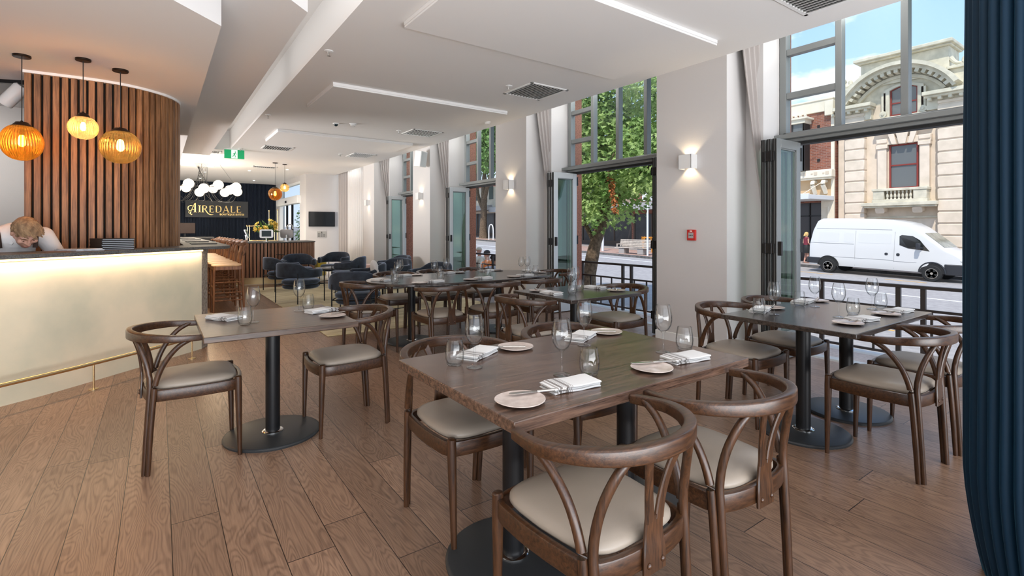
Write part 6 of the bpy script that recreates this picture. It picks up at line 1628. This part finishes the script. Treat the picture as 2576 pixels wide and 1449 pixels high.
def arch_trim(sc, rz):
    mb = MB(); mb.sweep([(-(halfw(sc, 0.7)+0.0), -(sc + 0.43*math.cos(R(a))), 0.36+0.43*math.sin(R(a))) for a in range(0, 181, 12)], rrect(0.05, 0.05, 0.01, 1), up=(1, 0, 0)); mb.build('wheel_arch', M_VPL if sc > 3 else M_TYRE, van)
    n = 24; pts = [(-(halfw(sc, 0.6)+0.008), -(sc+0.40*math.cos(2*PI*k/n)), max(0.34, 0.36+0.40*math.sin(2*PI*k/n))) for k in range(n)]
    MB().add(pts + [(p[0]+0.1, p[1], p[2]) for p in pts], [list(range(n)), list(range(n, 2*n))[::-1]] + [(i, n+i, n+(i+1) % n, (i+1) % n) for i in range(n)]).build('wheel_well', M_TYRE, van, smooth=False)
arch_trim(0.86, 0); arch_trim(4.71, 0)
for sc in (0.86, 4.71):
    for s in (-1, 1):
        M = Matrix.Translation((s*0.91, -sc, 0.335)) @ Matrix.Rotation(R(90)*s, 4, 'Y')
        tw = MB().lathe([(0.20, -0.11), (0.30, -0.115), (0.332, -0.09), (0.335, 0.0), (0.332, 0.09), (0.30, 0.115), (0.20, 0.11)], 40, M).build('wheel', M_TYRE, van)
        r_ = MB().lathe([(0.205, 0.06), (0.205, 0.112), (0.19, 0.114), (0.18, 0.08)], 32, M)
        for k in range(5):
            Mk = M @ Matrix.Rotation(2*PI*k/5, 4, 'Z'); r_.box(0.02, 0.19, -0.046, 0.046, 0.085, 0.110, Mk)
        r_.cyl(M @ Vector((0, 0, 0.06)), M @ Vector((0, 0, 0.118)), 0.05); r_.build('rim', M_RIM, tw)
        MB().lathe([(0.19, 0.05), (0.01, 0.05)], 24, M).build('brake_disc', M_BLACKM, tw)

# ---------------------------------------------------------------- trees
def leaf_mat(name, c1, c2):
    m = mat(name, c1, 0.55, c2=c2, vscale=1.4, detail=3)
    nt = m.node_tree; b = nt.nodes['Principled BSDF']
    out = nt.nodes['Material Output']; tl = nt.nodes.new('ShaderNodeBsdfTranslucent'); mx = nt.nodes.new('ShaderNodeMixShader'); mx.inputs[0].default_value = 0.4
    src = b.inputs['Base Color'].links[0].from_socket; nt.links.new(src, tl.inputs[0])
    nt.links.new(b.outputs[0], mx.inputs[1]); nt.links.new(tl.outputs[0], mx.inputs[2]); nt.links.new(mx.outputs[0], out.inputs[0])
    return m
M_LEAF = leaf_mat('maple_leaf', (0.60, 0.76, 0.30), (0.15, 0.30, 0.07)); M_LEAF2 = leaf_mat('plane_leaf', (0.30, 0.46, 0.14), (0.11, 0.24, 0.05))
M_BARK = mat('grey_brown_bark', (0.20, 0.14, 0.09), 0.95, c2=(0.09, 0.062, 0.04), vscale=14, detail=8, bump=0.5, bscale=25)
def leaf_cloud(mb_v, mb_f, c, rad, n, size, r_, lobed=True, droop=0.5):
    for _ in range(n):
        d = Vector((r_.gauss(0, 1), r_.gauss(0, 1), r_.gauss(0, 1))).normalized() * (r_.random()**0.45)
        p = Vector((c[0]+d.x*rad[0], c[1]+d.y*rad[1], c[2]+d.z*rad[2]))
        s = size*r_.uniform(0.6, 1.15)
        ax = Vector((d.x + r_.gauss(0, .5), d.y + r_.gauss(0, .5), -droop + r_.gauss(0, .4))).normalized()
        sd = ax.cross(Vector((r_.gauss(0, .4), r_.gauss(0, .4), 1))).normalized(); up = sd.cross(ax)
        b = len(mb_v)
        if lobed:
            sh = [(0, 0), (0.25, 0.55), (0.05, 0.62) if False else (0.45, 0.22), (0.62, 0.42), (0.68, 0.14), (1.0, 0.0), (0.68, -0.14), (0.62, -0.42), (0.45, -0.22), (0.25, -0.55)]
        else: sh = [(0, 0), (0.4, 0.35), (1, 0), (0.4, -0.35)]
        for (x, y) in sh: mb_v.append(p + ax*x*s + sd*y*s + up*(abs(y)*0.25*s - x*x*0.15*s))
        mb_f.append([b+i for i in range(len(sh))])
def tree(x, y, z, name, label, trunk, r0, crown, leafm, nleaf, size, seed, lobed=True, branches=()):
    r_ = random.Random(seed)
    t = thing(name, label, 'tree', (x, y, z), 0, None)
    tb = MB(); p = catmull(trunk, 5); tb.sweep(p, lerp_list(r0, len(p)), seg=14)
    for i, q in enumerate(tb.v): tb.v[i] = q + Vector((math.sin(q.z*7+q.y*20), math.cos(q.z*5+q.x*20), 0))*r0[0]*0.06
    tb.build('trunk', M_BARK, t)
    br = MB()
    for pts, rr_ in branches: q = catmull(pts, 4); br.sweep(q, lerp_list(rr_, len(q)), seg=8)
    if branches: br.build('branches', M_BARK, t)
    vs, fs = [], []
    tot = sum(c[1][0]*c[1][1]*c[1][2] for c in crown)
    for c, rad in crown:
        n = int(nleaf*rad[0]*rad[1]*rad[2]/tot); leaf_cloud(vs, fs, c, rad, n, size, r_, lobed)
    o = MB().add(vs, fs).build('foliage', leafm, t, recalc=False, smooth=False)
    return t, r_
t1, _ = tree(8.9, 9.15, gz(9.1), 'maple_tree', 'leafy green maple with a leaning trunk close outside the second window',
  [(0, 0, -0.1), (0.03, 0.02, 0.9), (0.12, -0.08, 1.7), (0.25, -0.25, 2.4), (0.3, -0.4, 3.2), (0.4, -0.6, 4.6)], [0.19, 0.165, 0.15, 0.14, 0.12, 0.06],
  [((0.3, -0.5, 3.9), (1.3, 1.9, 1.1)), ((0.6, -2.0, 3.7), (1.4, 1.3, 1.15)), ((0.2, 0.9, 3.8), (1.2, 1.3, 1.2)), ((-0.1, -0.35, 2.55), (0.7, 0.75, 0.55)), ((0.1, -0.95, 2.75), (0.7, 0.6, 0.65)), ((0.3, 0.3, 5.4), (1.6, 2.1, 1.3)), ((0.9, -2.1, 5.4), (1.5, 1.2, 1.0)), ((0.5, -0.3, 7), (1.5, 1.6, 1.0)), ((0.0, 0.35, 2.7), (0.6, 0.7, 0.5)), ((1.5, 0.4, 4.3), (1.2, 1.8, 1.4))],
  M_LEAF, 24000, 0.135, 3, True,
  branches=[([(0.12, -0.08, 1.7), (-0.05, 0.25, 2.4), (-0.2, 0.7, 3.3), (-0.2, 1.1, 4.4)], [0.07, 0.055, 0.04, 0.02]), ([(0.28, -0.3, 2.6), (0.35, -1.1, 3.2), (0.5, -1.9, 3.9), (0.7, -2.4, 4.9)], [0.07, 0.055, 0.04, 0.02]), ([(0.3, -0.4, 3.2), (0.9, -0.2, 4.0), (1.3, 0.2, 5.0)], [0.06, 0.045, 0.02]), ([(0.0, -0.9, 4.0), (-0.3, -1.05, 3.75), (-0.42, -1.02, 3.5), (-0.42, -1.12, 3.15)], [0.018, 0.015, 0.012, 0.008])])
dv, df = [], []; rb_ = random.Random(11)
for k in range(12): leaf_cloud(dv, df, (-0.42+0.02*math.sin(k), -1.12-0.014*k, 3.25-0.068*k), (0.06, 0.06, 0.05), 13, 0.09, rb_, False, 1.0)
MB().add(dv, df).build('dead_leaves', mat('dry_orange_leaves', (0.42, 0.15, 0.05), 0.8, var=0.3, vscale=20), t1, recalc=False, smooth=False)
t2, _ = tree(29.0, 46.3, gz(46)+0.13, 'street_tree', 'tall street tree with a forked grey trunk seen beyond the seated men',
  [(0, 0, -0.2), (0, 0.05, 1.0), (0.05, 0.0, 3.0), (0.1, 0.0, 4.8), (0.2, 0.1, 7.0), (0.3, 0, 9.5)], [0.52, 0.40, 0.34, 0.33, 0.22, 0.08],
  [((0, 0, 9.6), (4.2, 4.8, 2.6)), ((-1.5, 3, 8.6), (3, 3.2, 2.0)), ((-1.5, -3.4, 8.8), (3, 3.2, 2.2)), ((0, 0, 12.8), (4, 4.5, 2.8)), ((-2.5, 0, 11), (3, 4, 3)), ((0, 4.5, 12), (3, 3, 3)), ((0, -4.5, 12), (3, 3, 3))],
  M_LEAF2, 16000, 0.42, 8, False,
  branches=[([(0, 0.05, 3.2), (-0.1, 0.9, 4.6), (-0.1, 1.3, 6.4), (0, 1.8, 8.8)], [0.24, 0.2, 0.17, 0.1]), ([(0.1, -0.05, 4.2), (0, -0.9, 5.8), (0, -1.9, 7.6), (0, -2.6, 9)], [0.26, 0.22, 0.17, 0.1])])
tree(26.5, 66, gz(66)+0.13, 'street_tree', 'broad green street tree farther up the road behind the first',
  [(0, 0, -0.2), (0, 0, 3), (0, 0, 8)], [0.4, 0.3, 0.15], [((0, 0, 8), (5, 6, 3.5)), ((0, 0, 11.5), (4.5, 5.5, 3.5)), ((-2, -6, 9), (4, 4, 4)), ((-2, 6, 9), (4, 4, 4))], M_LEAF2, 9000, 0.6, 12, False)
tree(12.8, 0.8, gz(1), 'maple_tree', 'maple whose leaf tips hang into the top right of the sky by the blue curtain',
  [(0.0, -4.0, -0.1), (0.0, -3.9, 3.0), (0.3, -3.2, 5.6), (0.4, -2.6, 7.0)], [0.2, 0.17, 0.12, 0.05], [((0.3, -1.2, 7.3), (1.6, 1.5, 1.0)), ((0.6, -2.6, 7.3), (1.8, 1.6, 1.3))], M_LEAF, 3500, 0.19, 21, True)

# planting seen through the glass entrance
r7 = random.Random(31)
hv, hf = [], []
for k in range(10): leaf_cloud(hv, hf, (5.0, 18.15+0.45*k, 1.15+0.1*(k % 3)), (0.35, 0.4, 1.35), 300, 0.14, r7, False)
hd = MB().add(hv, hf).build('hedge_leaves', M_LEAF2, None, recalc=False, smooth=False); tag(hd, 'pale green hedge outside the glass entrance', 'hedge', kind='stuff')

# ---------------------------------------------------------------- people
def capsule(mb, p0, p1, r0, r1, seg=16):
    p0, p1 = Vector(p0), Vector(p1); mb.ball(p0, r0, seg, 10); mb.ball(p1, r1, seg, 10); mb.cyl(p0, p1, r0, r1, seg=seg)
def chain(mb, pts, rs, seg=16):
    for i in range(len(pts)-1): capsule(mb, pts[i], pts[i+1], rs[i], rs[i+1], seg)
def fuse(mb, name, m, parent, voxel, smooth=4):
    o = mb.build(name, m, parent)
    r_ = o.modifiers.new('remesh', 'REMESH'); r_.mode = 'VOXEL'; r_.voxel_size = voxel; r_.use_smooth_shade = True
    s_ = o.modifiers.new('smooth', 'SMOOTH'); s_.iterations = smooth; s_.factor = 0.5
    return o
def hand(mb, w, d, side, s=1.0, curl=0.5):
    """palm and five fingers; w wrist point, d forearm direction"""
    w = Vector(w); d = Vector(d).normalized(); up = Vector((0, 0, 1)) if abs(d.z) < 0.9 else Vector((0, 1, 0))
    a = d.cross(up).normalized()*side; n = a.cross(d).normalized()*side
    for k, (o, l) in enumerate(((-0.030, 0.070), (-0.010, 0.078), (0.010, 0.073), (0.029, 0.058))):
        b = w + d*0.085*s + a*o*s; chain(mb, [w + d*0.01 + a*o*0.5*s, b], [0.016*s, 0.012*s], 8)
        m_ = b + d*l*0.5*s - n*0.010*s*curl; e = m_ + d*l*0.42*s*(1-curl*0.4) - n*0.03*s*curl
        chain(mb, [b, m_, e], [0.0095*s, 0.0088*s, 0.0075*s], 8)
    t0 = w + d*0.03*s - a*0.028*s; chain(mb, [t0, t0 + (d*0.6-a)*0.035*s, t0 + (d*0.6-a)*0.035*s + d*0.030*s], [0.013*s, 0.011*s, 0.009*s], 8)
M_SKIN = mat('fair_skin', (0.60, 0.335, 0.25), 0.5, var=0.08, vscale=14)
M_SKIN.node_tree.nodes['Principled BSDF'].inputs['Subsurface Weight'].default_value = 0.1
M_SHIRT = mat('white_shirt', (0.74, 0.73, 0.73), 0.85, bump=0.25, bscale=9)
def head(mb, M, s=1.0):
    """face towards -y of M, z up, centre of skull at origin; 0.23 m tall"""
    h = MB(); h.ball((0, 0.01, 0.035), (0.076, 0.094, 0.088), 28, 20); h.ball((0, -0.018, -0.035), (0.060, 0.070, 0.078), 24, 16); h.ball((0, -0.045, -0.092), (0.030, 0.032, 0.025), 14, 10)
    h.ball((0, -0.075, 0.030), (0.055, 0.018, 0.016), 14, 10)          # brow
    h.sweep([(0, -0.084, 0.022), (0, -0.100, -0.008), (0, -0.108, -0.022), (0, -0.086, -0.030)], [0.008, 0.011, 0.014, 0.008], seg=10)
    for q in (-1, 1):
        h.ball((q*0.011, -0.092, -0.024), 0.0095, 10, 8); h.ball((q*0.040, -0.066, -0.018), (0.024, 0.020, 0.020), 12, 8)
        h.ball((q*0.078, 0.012, -0.005), (0.010, 0.018, 0.030), 12, 10)
    h.ball((0, -0.080, -0.056), (0.025, 0.012, 0.008), 14, 8); h.ball((0, -0.079, -0.067), (0.021, 0.011, 0.008), 14, 8)
    mb.add([M @ (Vector(p)*s) for p in h.v], h.f)
def face_bits(parent, M, s=1.0, brow=(0.16, 0.08, 0.04), lids=False):
    bm2 = mat('brow_hair', brow, 0.8); ey = MB(); br = MB(); lp = MB(); pu = MB()
    for q in (-1, 1):
        ey.ball((q*0.031, -0.073, 0.008), (0.0125, 0.010, 0.0065), 14, 10); pu.ball((q*0.031, -0.0815, 0.006), (0.0055, 0.003, 0.0052), 10, 8)
        br.sweep([(q*0.014, -0.092, 0.030), (q*0.032, -0.088, 0.036), (q*0.052, -0.074, 0.030)], [0.003, 0.0045, 0.002], seg=8)
    lp.sweep([(-0.022, -0.082, -0.062), (0, -0.0905, -0.061), (0.022, -0.082, -0.062)], [0.002, 0.0035, 0.002], seg=8)
    MM = Matrix(M) @ Matrix.Diagonal((s, s, s, 1))
    for b_, nme, m in ((ey, 'eyelids' if lids else 'eyes', M_SKIN if lids else mat('eye_white', (0.6, 0.55, 0.5), 0.3)), (pu, 'lashes' if lids else 'pupils', mat('lash_brown', (0.10, 0.05, 0.03), 0.8) if lids else M_BLACKM), (br, 'eyebrows', bm2), (lp, 'lips', mat('lips', (0.45, 0.16, 0.13), 0.5))):
        q = MB(); q.add([MM @ Vector(p) for p in b_.v], b_.f); q.build(nme, m, parent)
def hair(parent, M, s, m, name='hair', fringe=True, longh=False, seed=1):
    h = MB(); r_ = random.Random(seed)
    # shell over the skull built of many overlapping locks
    for i in range(260):
        a = r_.uniform(0, 2*PI); e = r_.uniform(0.08, 1.0); 
        st = Vector((0.080*math.cos(a)*math.sqrt(1-e*e*0.9), 0.012+0.098*math.sin(a)*math.sqrt(1-e*e*0.9), 0.035+0.094*e))
        if st.y < -0.055 and st.z < 0.07: continue
        if abs(st.x) > 0.06 and st.y < -0.02 and st.z < 0.04: continue
        dr = Vector((st.x*0.6, -0.35 if st.z > 0.06 else 0.1, -0.5)).normalized() if not longh else Vector((st.x, st.y*0.8+0.3, -1)).normalized()
        l = 0.032 if not longh else 0.16
        if st.z > 0.06 and st.y < 0.02 and fringe: l = 0.045; dr = Vector((0.5, -0.7, -0.45)).normalized()
        p1 = st + dr*l*0.5 + (st-Vector((0, 0.01, 0.03))).normalized()*0.003; p2 = st + dr*l
        h.sweep([st, p1, p2], [0.007, 0.007, 0.003], seg=6)
    base = MB(); base.ball((0, 0.018, 0.046), (0.080, 0.094, 0.090), 28, 20)
    keep = [p for p in base.v]
    h.add(keep, [f for f in base.f if not all((keep[i].z < 0.035 and keep[i].y < 0.03) or keep[i].z < -0.03 or (keep[i].y < -0.045 and keep[i].z < 0.085) for i in f)])
    MM = Matrix(M) @ Matrix.Diagonal((s, s, s, 1))
    o = MB().add([MM @ Vector(p) for p in h.v], h.f).build(name, m, parent, recalc=False); return o

# barman: standing behind the bar, bent forward over it, head down
bmn = thing('person', 'fair haired barman in a white shirt and dark braces bending over the bar', 'person', (-1.02, 6.02, 0), 0)
fwd = Vector((0.36, -0.93, 0)); rz_ = math.atan2(fwd.y, fwd.x) + PI/2
# local frame : -y = towards camera side
bmn.rotation_euler = (0, 0, rz_ - 0.0)
Mh = Matrix.Translation((0.025, -0.20, 1.287)) @ Matrix.Rotation(R(6), 4, 'Z') @ Matrix.Rotation(R(50), 4, 'X') @ Matrix.Rotation(R(-6), 4, 'Y')
body = MB()
body.ball((0, 0.18, 0.98), (0.155, 0.105, 0.12), 20, 14); chain(body, [(0, 0.17, 1.02), (0, 0.11, 1.13), (0, 0.04, 1.21)], [0.10, 0.10, 0.09])
for s in (-1, 1):
    chain(body, [(s*0.09, 0.19, 0.93), (s*0.10, 0.16, 0.50), (s*0.10, 0.22, 0.09)], [0.085, 0.055, 0.036]); chain(body, [(s*0.10, 0.22, 0.05), (s*0.11, 0.06, 0.035)], [0.04, 0.032])
    chain(body, [(s*0.17, 0.02, 1.25), (s*0.27, 0.02, 1.05), (s*0.20, -0.16, 0.98)], [0.052, 0.040, 0.028]); hand(body, (s*0.20, -0.16, 0.98), (-s*0.35, -1, -0.05), s)
chain(body, [(0.0, -0.0, 1.27), (0.02, -0.13, 1.275)], [0.060, 0.054]); head(body, Mh, 1.06)
bo_ = fuse(body, 'body', M_SKIN, bmn, 0.0065, 3)
face_bits(bmn, Mh @ Matrix.Translation((0, -0.002, 0)), 1.06, lids=True)
hair(bmn, Mh, 1.07, mat('sandy_hair', (0.38, 0.24, 0.13), 0.6, c2=(0.17, 0.10, 0.055), vscale=40, stretch=(1, 1, 0.3)), seed=4)
sh = MB(); sh.ball((0, 0.18, 1.0), (0.175, 0.125, 0.13), 20, 14); chain(sh, [(0, 0.17, 1.03), (0, 0.10, 1.16), (0, 0.02, 1.245)], [0.150, 0.158, 0.135])
for s in (-1, 1): chain(sh, [(s*0.10, 0.02, 1.26), (s*0.185, 0.005, 1.265), (s*0.28, 0.02, 1.10), (s*0.275, 0.01, 1.07)], [0.085, 0.078, 0.064, 0.062])
fuse(sh, 'shirt', M_SHIRT, bmn, 0.008, 3)
cl_ = MB()
for s in (-1, 1): cl_.sweep(catmull([(0.0, 0.075, 1.315), (s*0.055, 0.045, 1.315), (s*0.078, -0.015, 1.285), (s*0.066, -0.070, 1.235), (s*0.035, -0.105, 1.195)], 4), [rrect(0.010, w, 0.003, 1) for w in lerp_list([0.045, 0.045, 0.045, 0.05, 0.02], 17)])
cl_.build('collar', M_SHIRT, bmn)
bs = MB()
for s in (-1, 1): bs.sweep(catmull([(s*0.11, 0.25, 1.17), (s*0.125, 0.13, 1.315), (s*0.125, 0.02, 1.350), (s*0.12, -0.07, 1.29), (s*0.11, -0.09, 1.16)], 5), rrect(0.034, 0.006, 0.002, 1))
bs.build('braces', mat('dark_brown_braces', (0.03, 0.014, 0.010), 0.6), bmn)
tz = MB()
for s in (-1, 1): chain(tz, [(s*0.09, 0.19, 0.95), (s*0.10, 0.16, 0.50), (s*0.10, 0.22, 0.11)], [0.105, 0.075, 0.055])
tz.ball((0, 0.19, 0.95), (0.18, 0.13, 0.12), 18, 12); fuse(tz, 'trousers', M_BLACKM, bmn, 0.012, 3)

# seated men outside, backs to us
def seated(x, y, rz, label, skin, shirt_m, hat=None, hair_m=None, lean=0.0):
    g = gz(y); t = thing('person', label, 'person', (x, y, g), rz)
    b = MB(); b.ball((0, 0, 0.50), (0.17, 0.13, 0.12), 18, 12); chain(b, [(0, 0, 0.55), (0, 0.02+lean*0.4, 0.78), (0, lean*0.8, 0.98)], [0.14, 0.14, 0.12])
    for s in (-1, 1):
        chain(b, [(s*0.09, -0.02, 0.50), (s*0.13, -0.42, 0.50), (s*0.13, -0.44, 0.08)], [0.09, 0.065, 0.045]); chain(b, [(s*0.13, -0.44, 0.05), (s*0.13, -0.60, 0.04)], [0.045, 0.035])
        chain(b, [(s*0.18, lean*0.8, 1.0), (s*0.25, lean*0.5-0.02, 0.74), (s*0.16, -0.26, 0.66)], [0.06, 0.045, 0.032]); hand(b, (s*0.16, -0.26, 0.66), (0, -1, -0.2), s)
    Mh = Matrix.Translation((0, lean-0.02, 1.24)) @ Matrix.Rotation(R(8), 4, 'X')
    chain(b, [(0, lean*0.9, 1.02), (0, lean, 1.14)], [0.065, 0.058]); head(b, Mh)
    fuse(b, 'body', skin, t, 0.012, 2); face_bits(t, Mh)
    s2 = MB(); s2.ball((0, 0, 0.55), (0.20, 0.16, 0.12), 18, 12); chain(s2, [(0, 0, 0.58), (0, 0.02+lean*0.4, 0.80), (0, lean*0.8, 0.98)], [0.165, 0.165, 0.135])
    for s in (-1, 1): chain(s2, [(s*0.10, lean*0.8, 1.0), (s*0.19, lean*0.8, 0.99), (s*0.26, lean*0.5, 0.76), (s*0.21, -0.14, 0.70)], [0.09, 0.085, 0.062, 0.052])
    fuse(s2, 'shirt', shirt_m, t, 0.014, 2)
    tr2 = MB()
    for s in (-1, 1): chain(tr2, [(s*0.09, 0.0, 0.50), (s*0.13, -0.42, 0.50), (s*0.13, -0.44, 0.12)], [0.115, 0.085, 0.065])
    fuse(tr2, 'trousers', M_BLACKM, t, 0.015, 2)
    if hair_m: hair(t, Mh, 1.03, hair_m, seed=6)
    if hat:
        h = MB(); MM = Mh
        pr = [(0.098, 0.045), (0.100, 0.06), (0.092, 0.10), (0.065, 0.135), (0.02, 0.148)]
        h.lathe(pr, 24, MM @ Matrix.Translation((0, 0.005, 0))); h.prism([(0.075, -0.06), (0.06, -0.14), (0.0, -0.17), (-0.06, -0.14), (-0.075, -0.06)], 0.045, 0.053, MM); h.build('cap', hat, t)
    return t
M_ORNG = mat('orange_work_shirt', (0.85, 0.22, 0.04), 0.8)
seated(7.77, 12.27, R(205), 'seated man in an orange work shirt and dark cap behind the railing', M_SKIN, M_ORNG, mat('dark_cap', (0.04, 0.035, 0.035), 0.8), None, 0.06)
seated(7.07, 10.79, R(165), 'seated man in a pale grey shirt, right of the orange shirted man', mat('tan_skin', (0.36, 0.19, 0.12), 0.5), mat('grey_shirt', (0.42, 0.44, 0.50), 0.85), None, mat('dark_hair', (0.03, 0.02, 0.018), 0.6), 0.05)
tb2 = seated(8.38, 13.68, R(190), 'seated man in a beige sunhat partly behind the orange shirted man', M_SKIN, mat('cream_shirt', (0.62, 0.55, 0.44), 0.85), mat('beige_sunhat', (0.62, 0.54, 0.42), 0.9), None, 0.05)
def stool_out(x, y, label):
    t = thing('outdoor_stool', label, 'stool', (x, y, gz(y)), R(20))
    MB().box(-0.22, 0.22, -0.2, 0.2, 0.34, 0.375).build('seat', M_GT, t)
    for a_ in (-0.18, 0.18):
        for b_ in (-0.16, 0.16): MB().box(a_-0.02, a_+0.02, b_-0.02, b_+0.02, 0, 0.34).build('leg', M_BLACK, t)
stool_out(7.77, 12.27, 'low timber stool under the orange shirted man'); stool_out(7.07, 10.79, 'low timber stool under the grey shirted man'); stool_out(8.38, 13.68, 'low timber stool under the man in the sunhat')

# woman on the far footpath
wg = gz(13.0)+0.13
wm_ = thing('person', 'blonde woman in a dark skirt standing behind the van', 'person', (28.9, 12.9, wg), R(60))
b = MB(); b.ball((0, 0, 0.92), (0.15, 0.11, 0.12), 18, 12); chain(b, [(0, 0, 0.95), (0, 0.01, 1.12), (0, 0, 1.34)], [0.12, 0.105, 0.11])
for s in (-1, 1):
    chain(b, [(s*0.08, 0, 0.88), (s*0.075, -0.03, 0.48), (s*0.07, 0.02+s*0.05, 0.08)], [0.082, 0.055, 0.035]); chain(b, [(s*0.07, 0.02+s*0.05, 0.05), (s*0.07, -0.13+s*0.05, 0.03)], [0.035, 0.028])
    chain(b, [(s*0.155, 0, 1.36), (s*0.20, 0.02, 1.10), (s*0.16, -0.16, 0.98)], [0.045, 0.034, 0.024]); hand(b, (s*0.16, -0.16, 0.98), (-s*0.2, -1, 0.2), s, 0.92)
Mh = Matrix.Translation((0, -0.02, 1.57)); chain(b, [(0, 0, 1.38), (0, -0.005, 1.48)], [0.05, 0.046]); head(b, Mh, 0.95)
fuse(b, 'body', M_SKIN, wm_, 0.010, 2); face_bits(wm_, Mh, 0.95)
hair(wm_, Mh, 1.0, mat('blonde_hair', (0.72, 0.50, 0.20), 0.6), longh=True, seed=3)
tp_ = MB(); chain(tp_, [(0, 0, 1.0), (0, 0.01, 1.14), (0, 0, 1.32)], [0.135, 0.122, 0.125]); 
for s in (-1, 1): chain(tp_, [(s*0.08, 0, 1.34), (s*0.15, 0, 1.35)], [0.07, 0.055])
fuse(tp_, 'top', mat('dark_red_top', (0.20, 0.03, 0.05), 0.8), wm_, 0.012, 2)
MB().lathe([(0.135, 1.0), (0.17, 0.90), (0.19, 0.70), (0.18, 0.55), (0.17, 0.55), (0.18, 0.70), (0.16, 0.9), (0.125, 1.0)], 24).build('skirt', M_BLACKM, wm_)
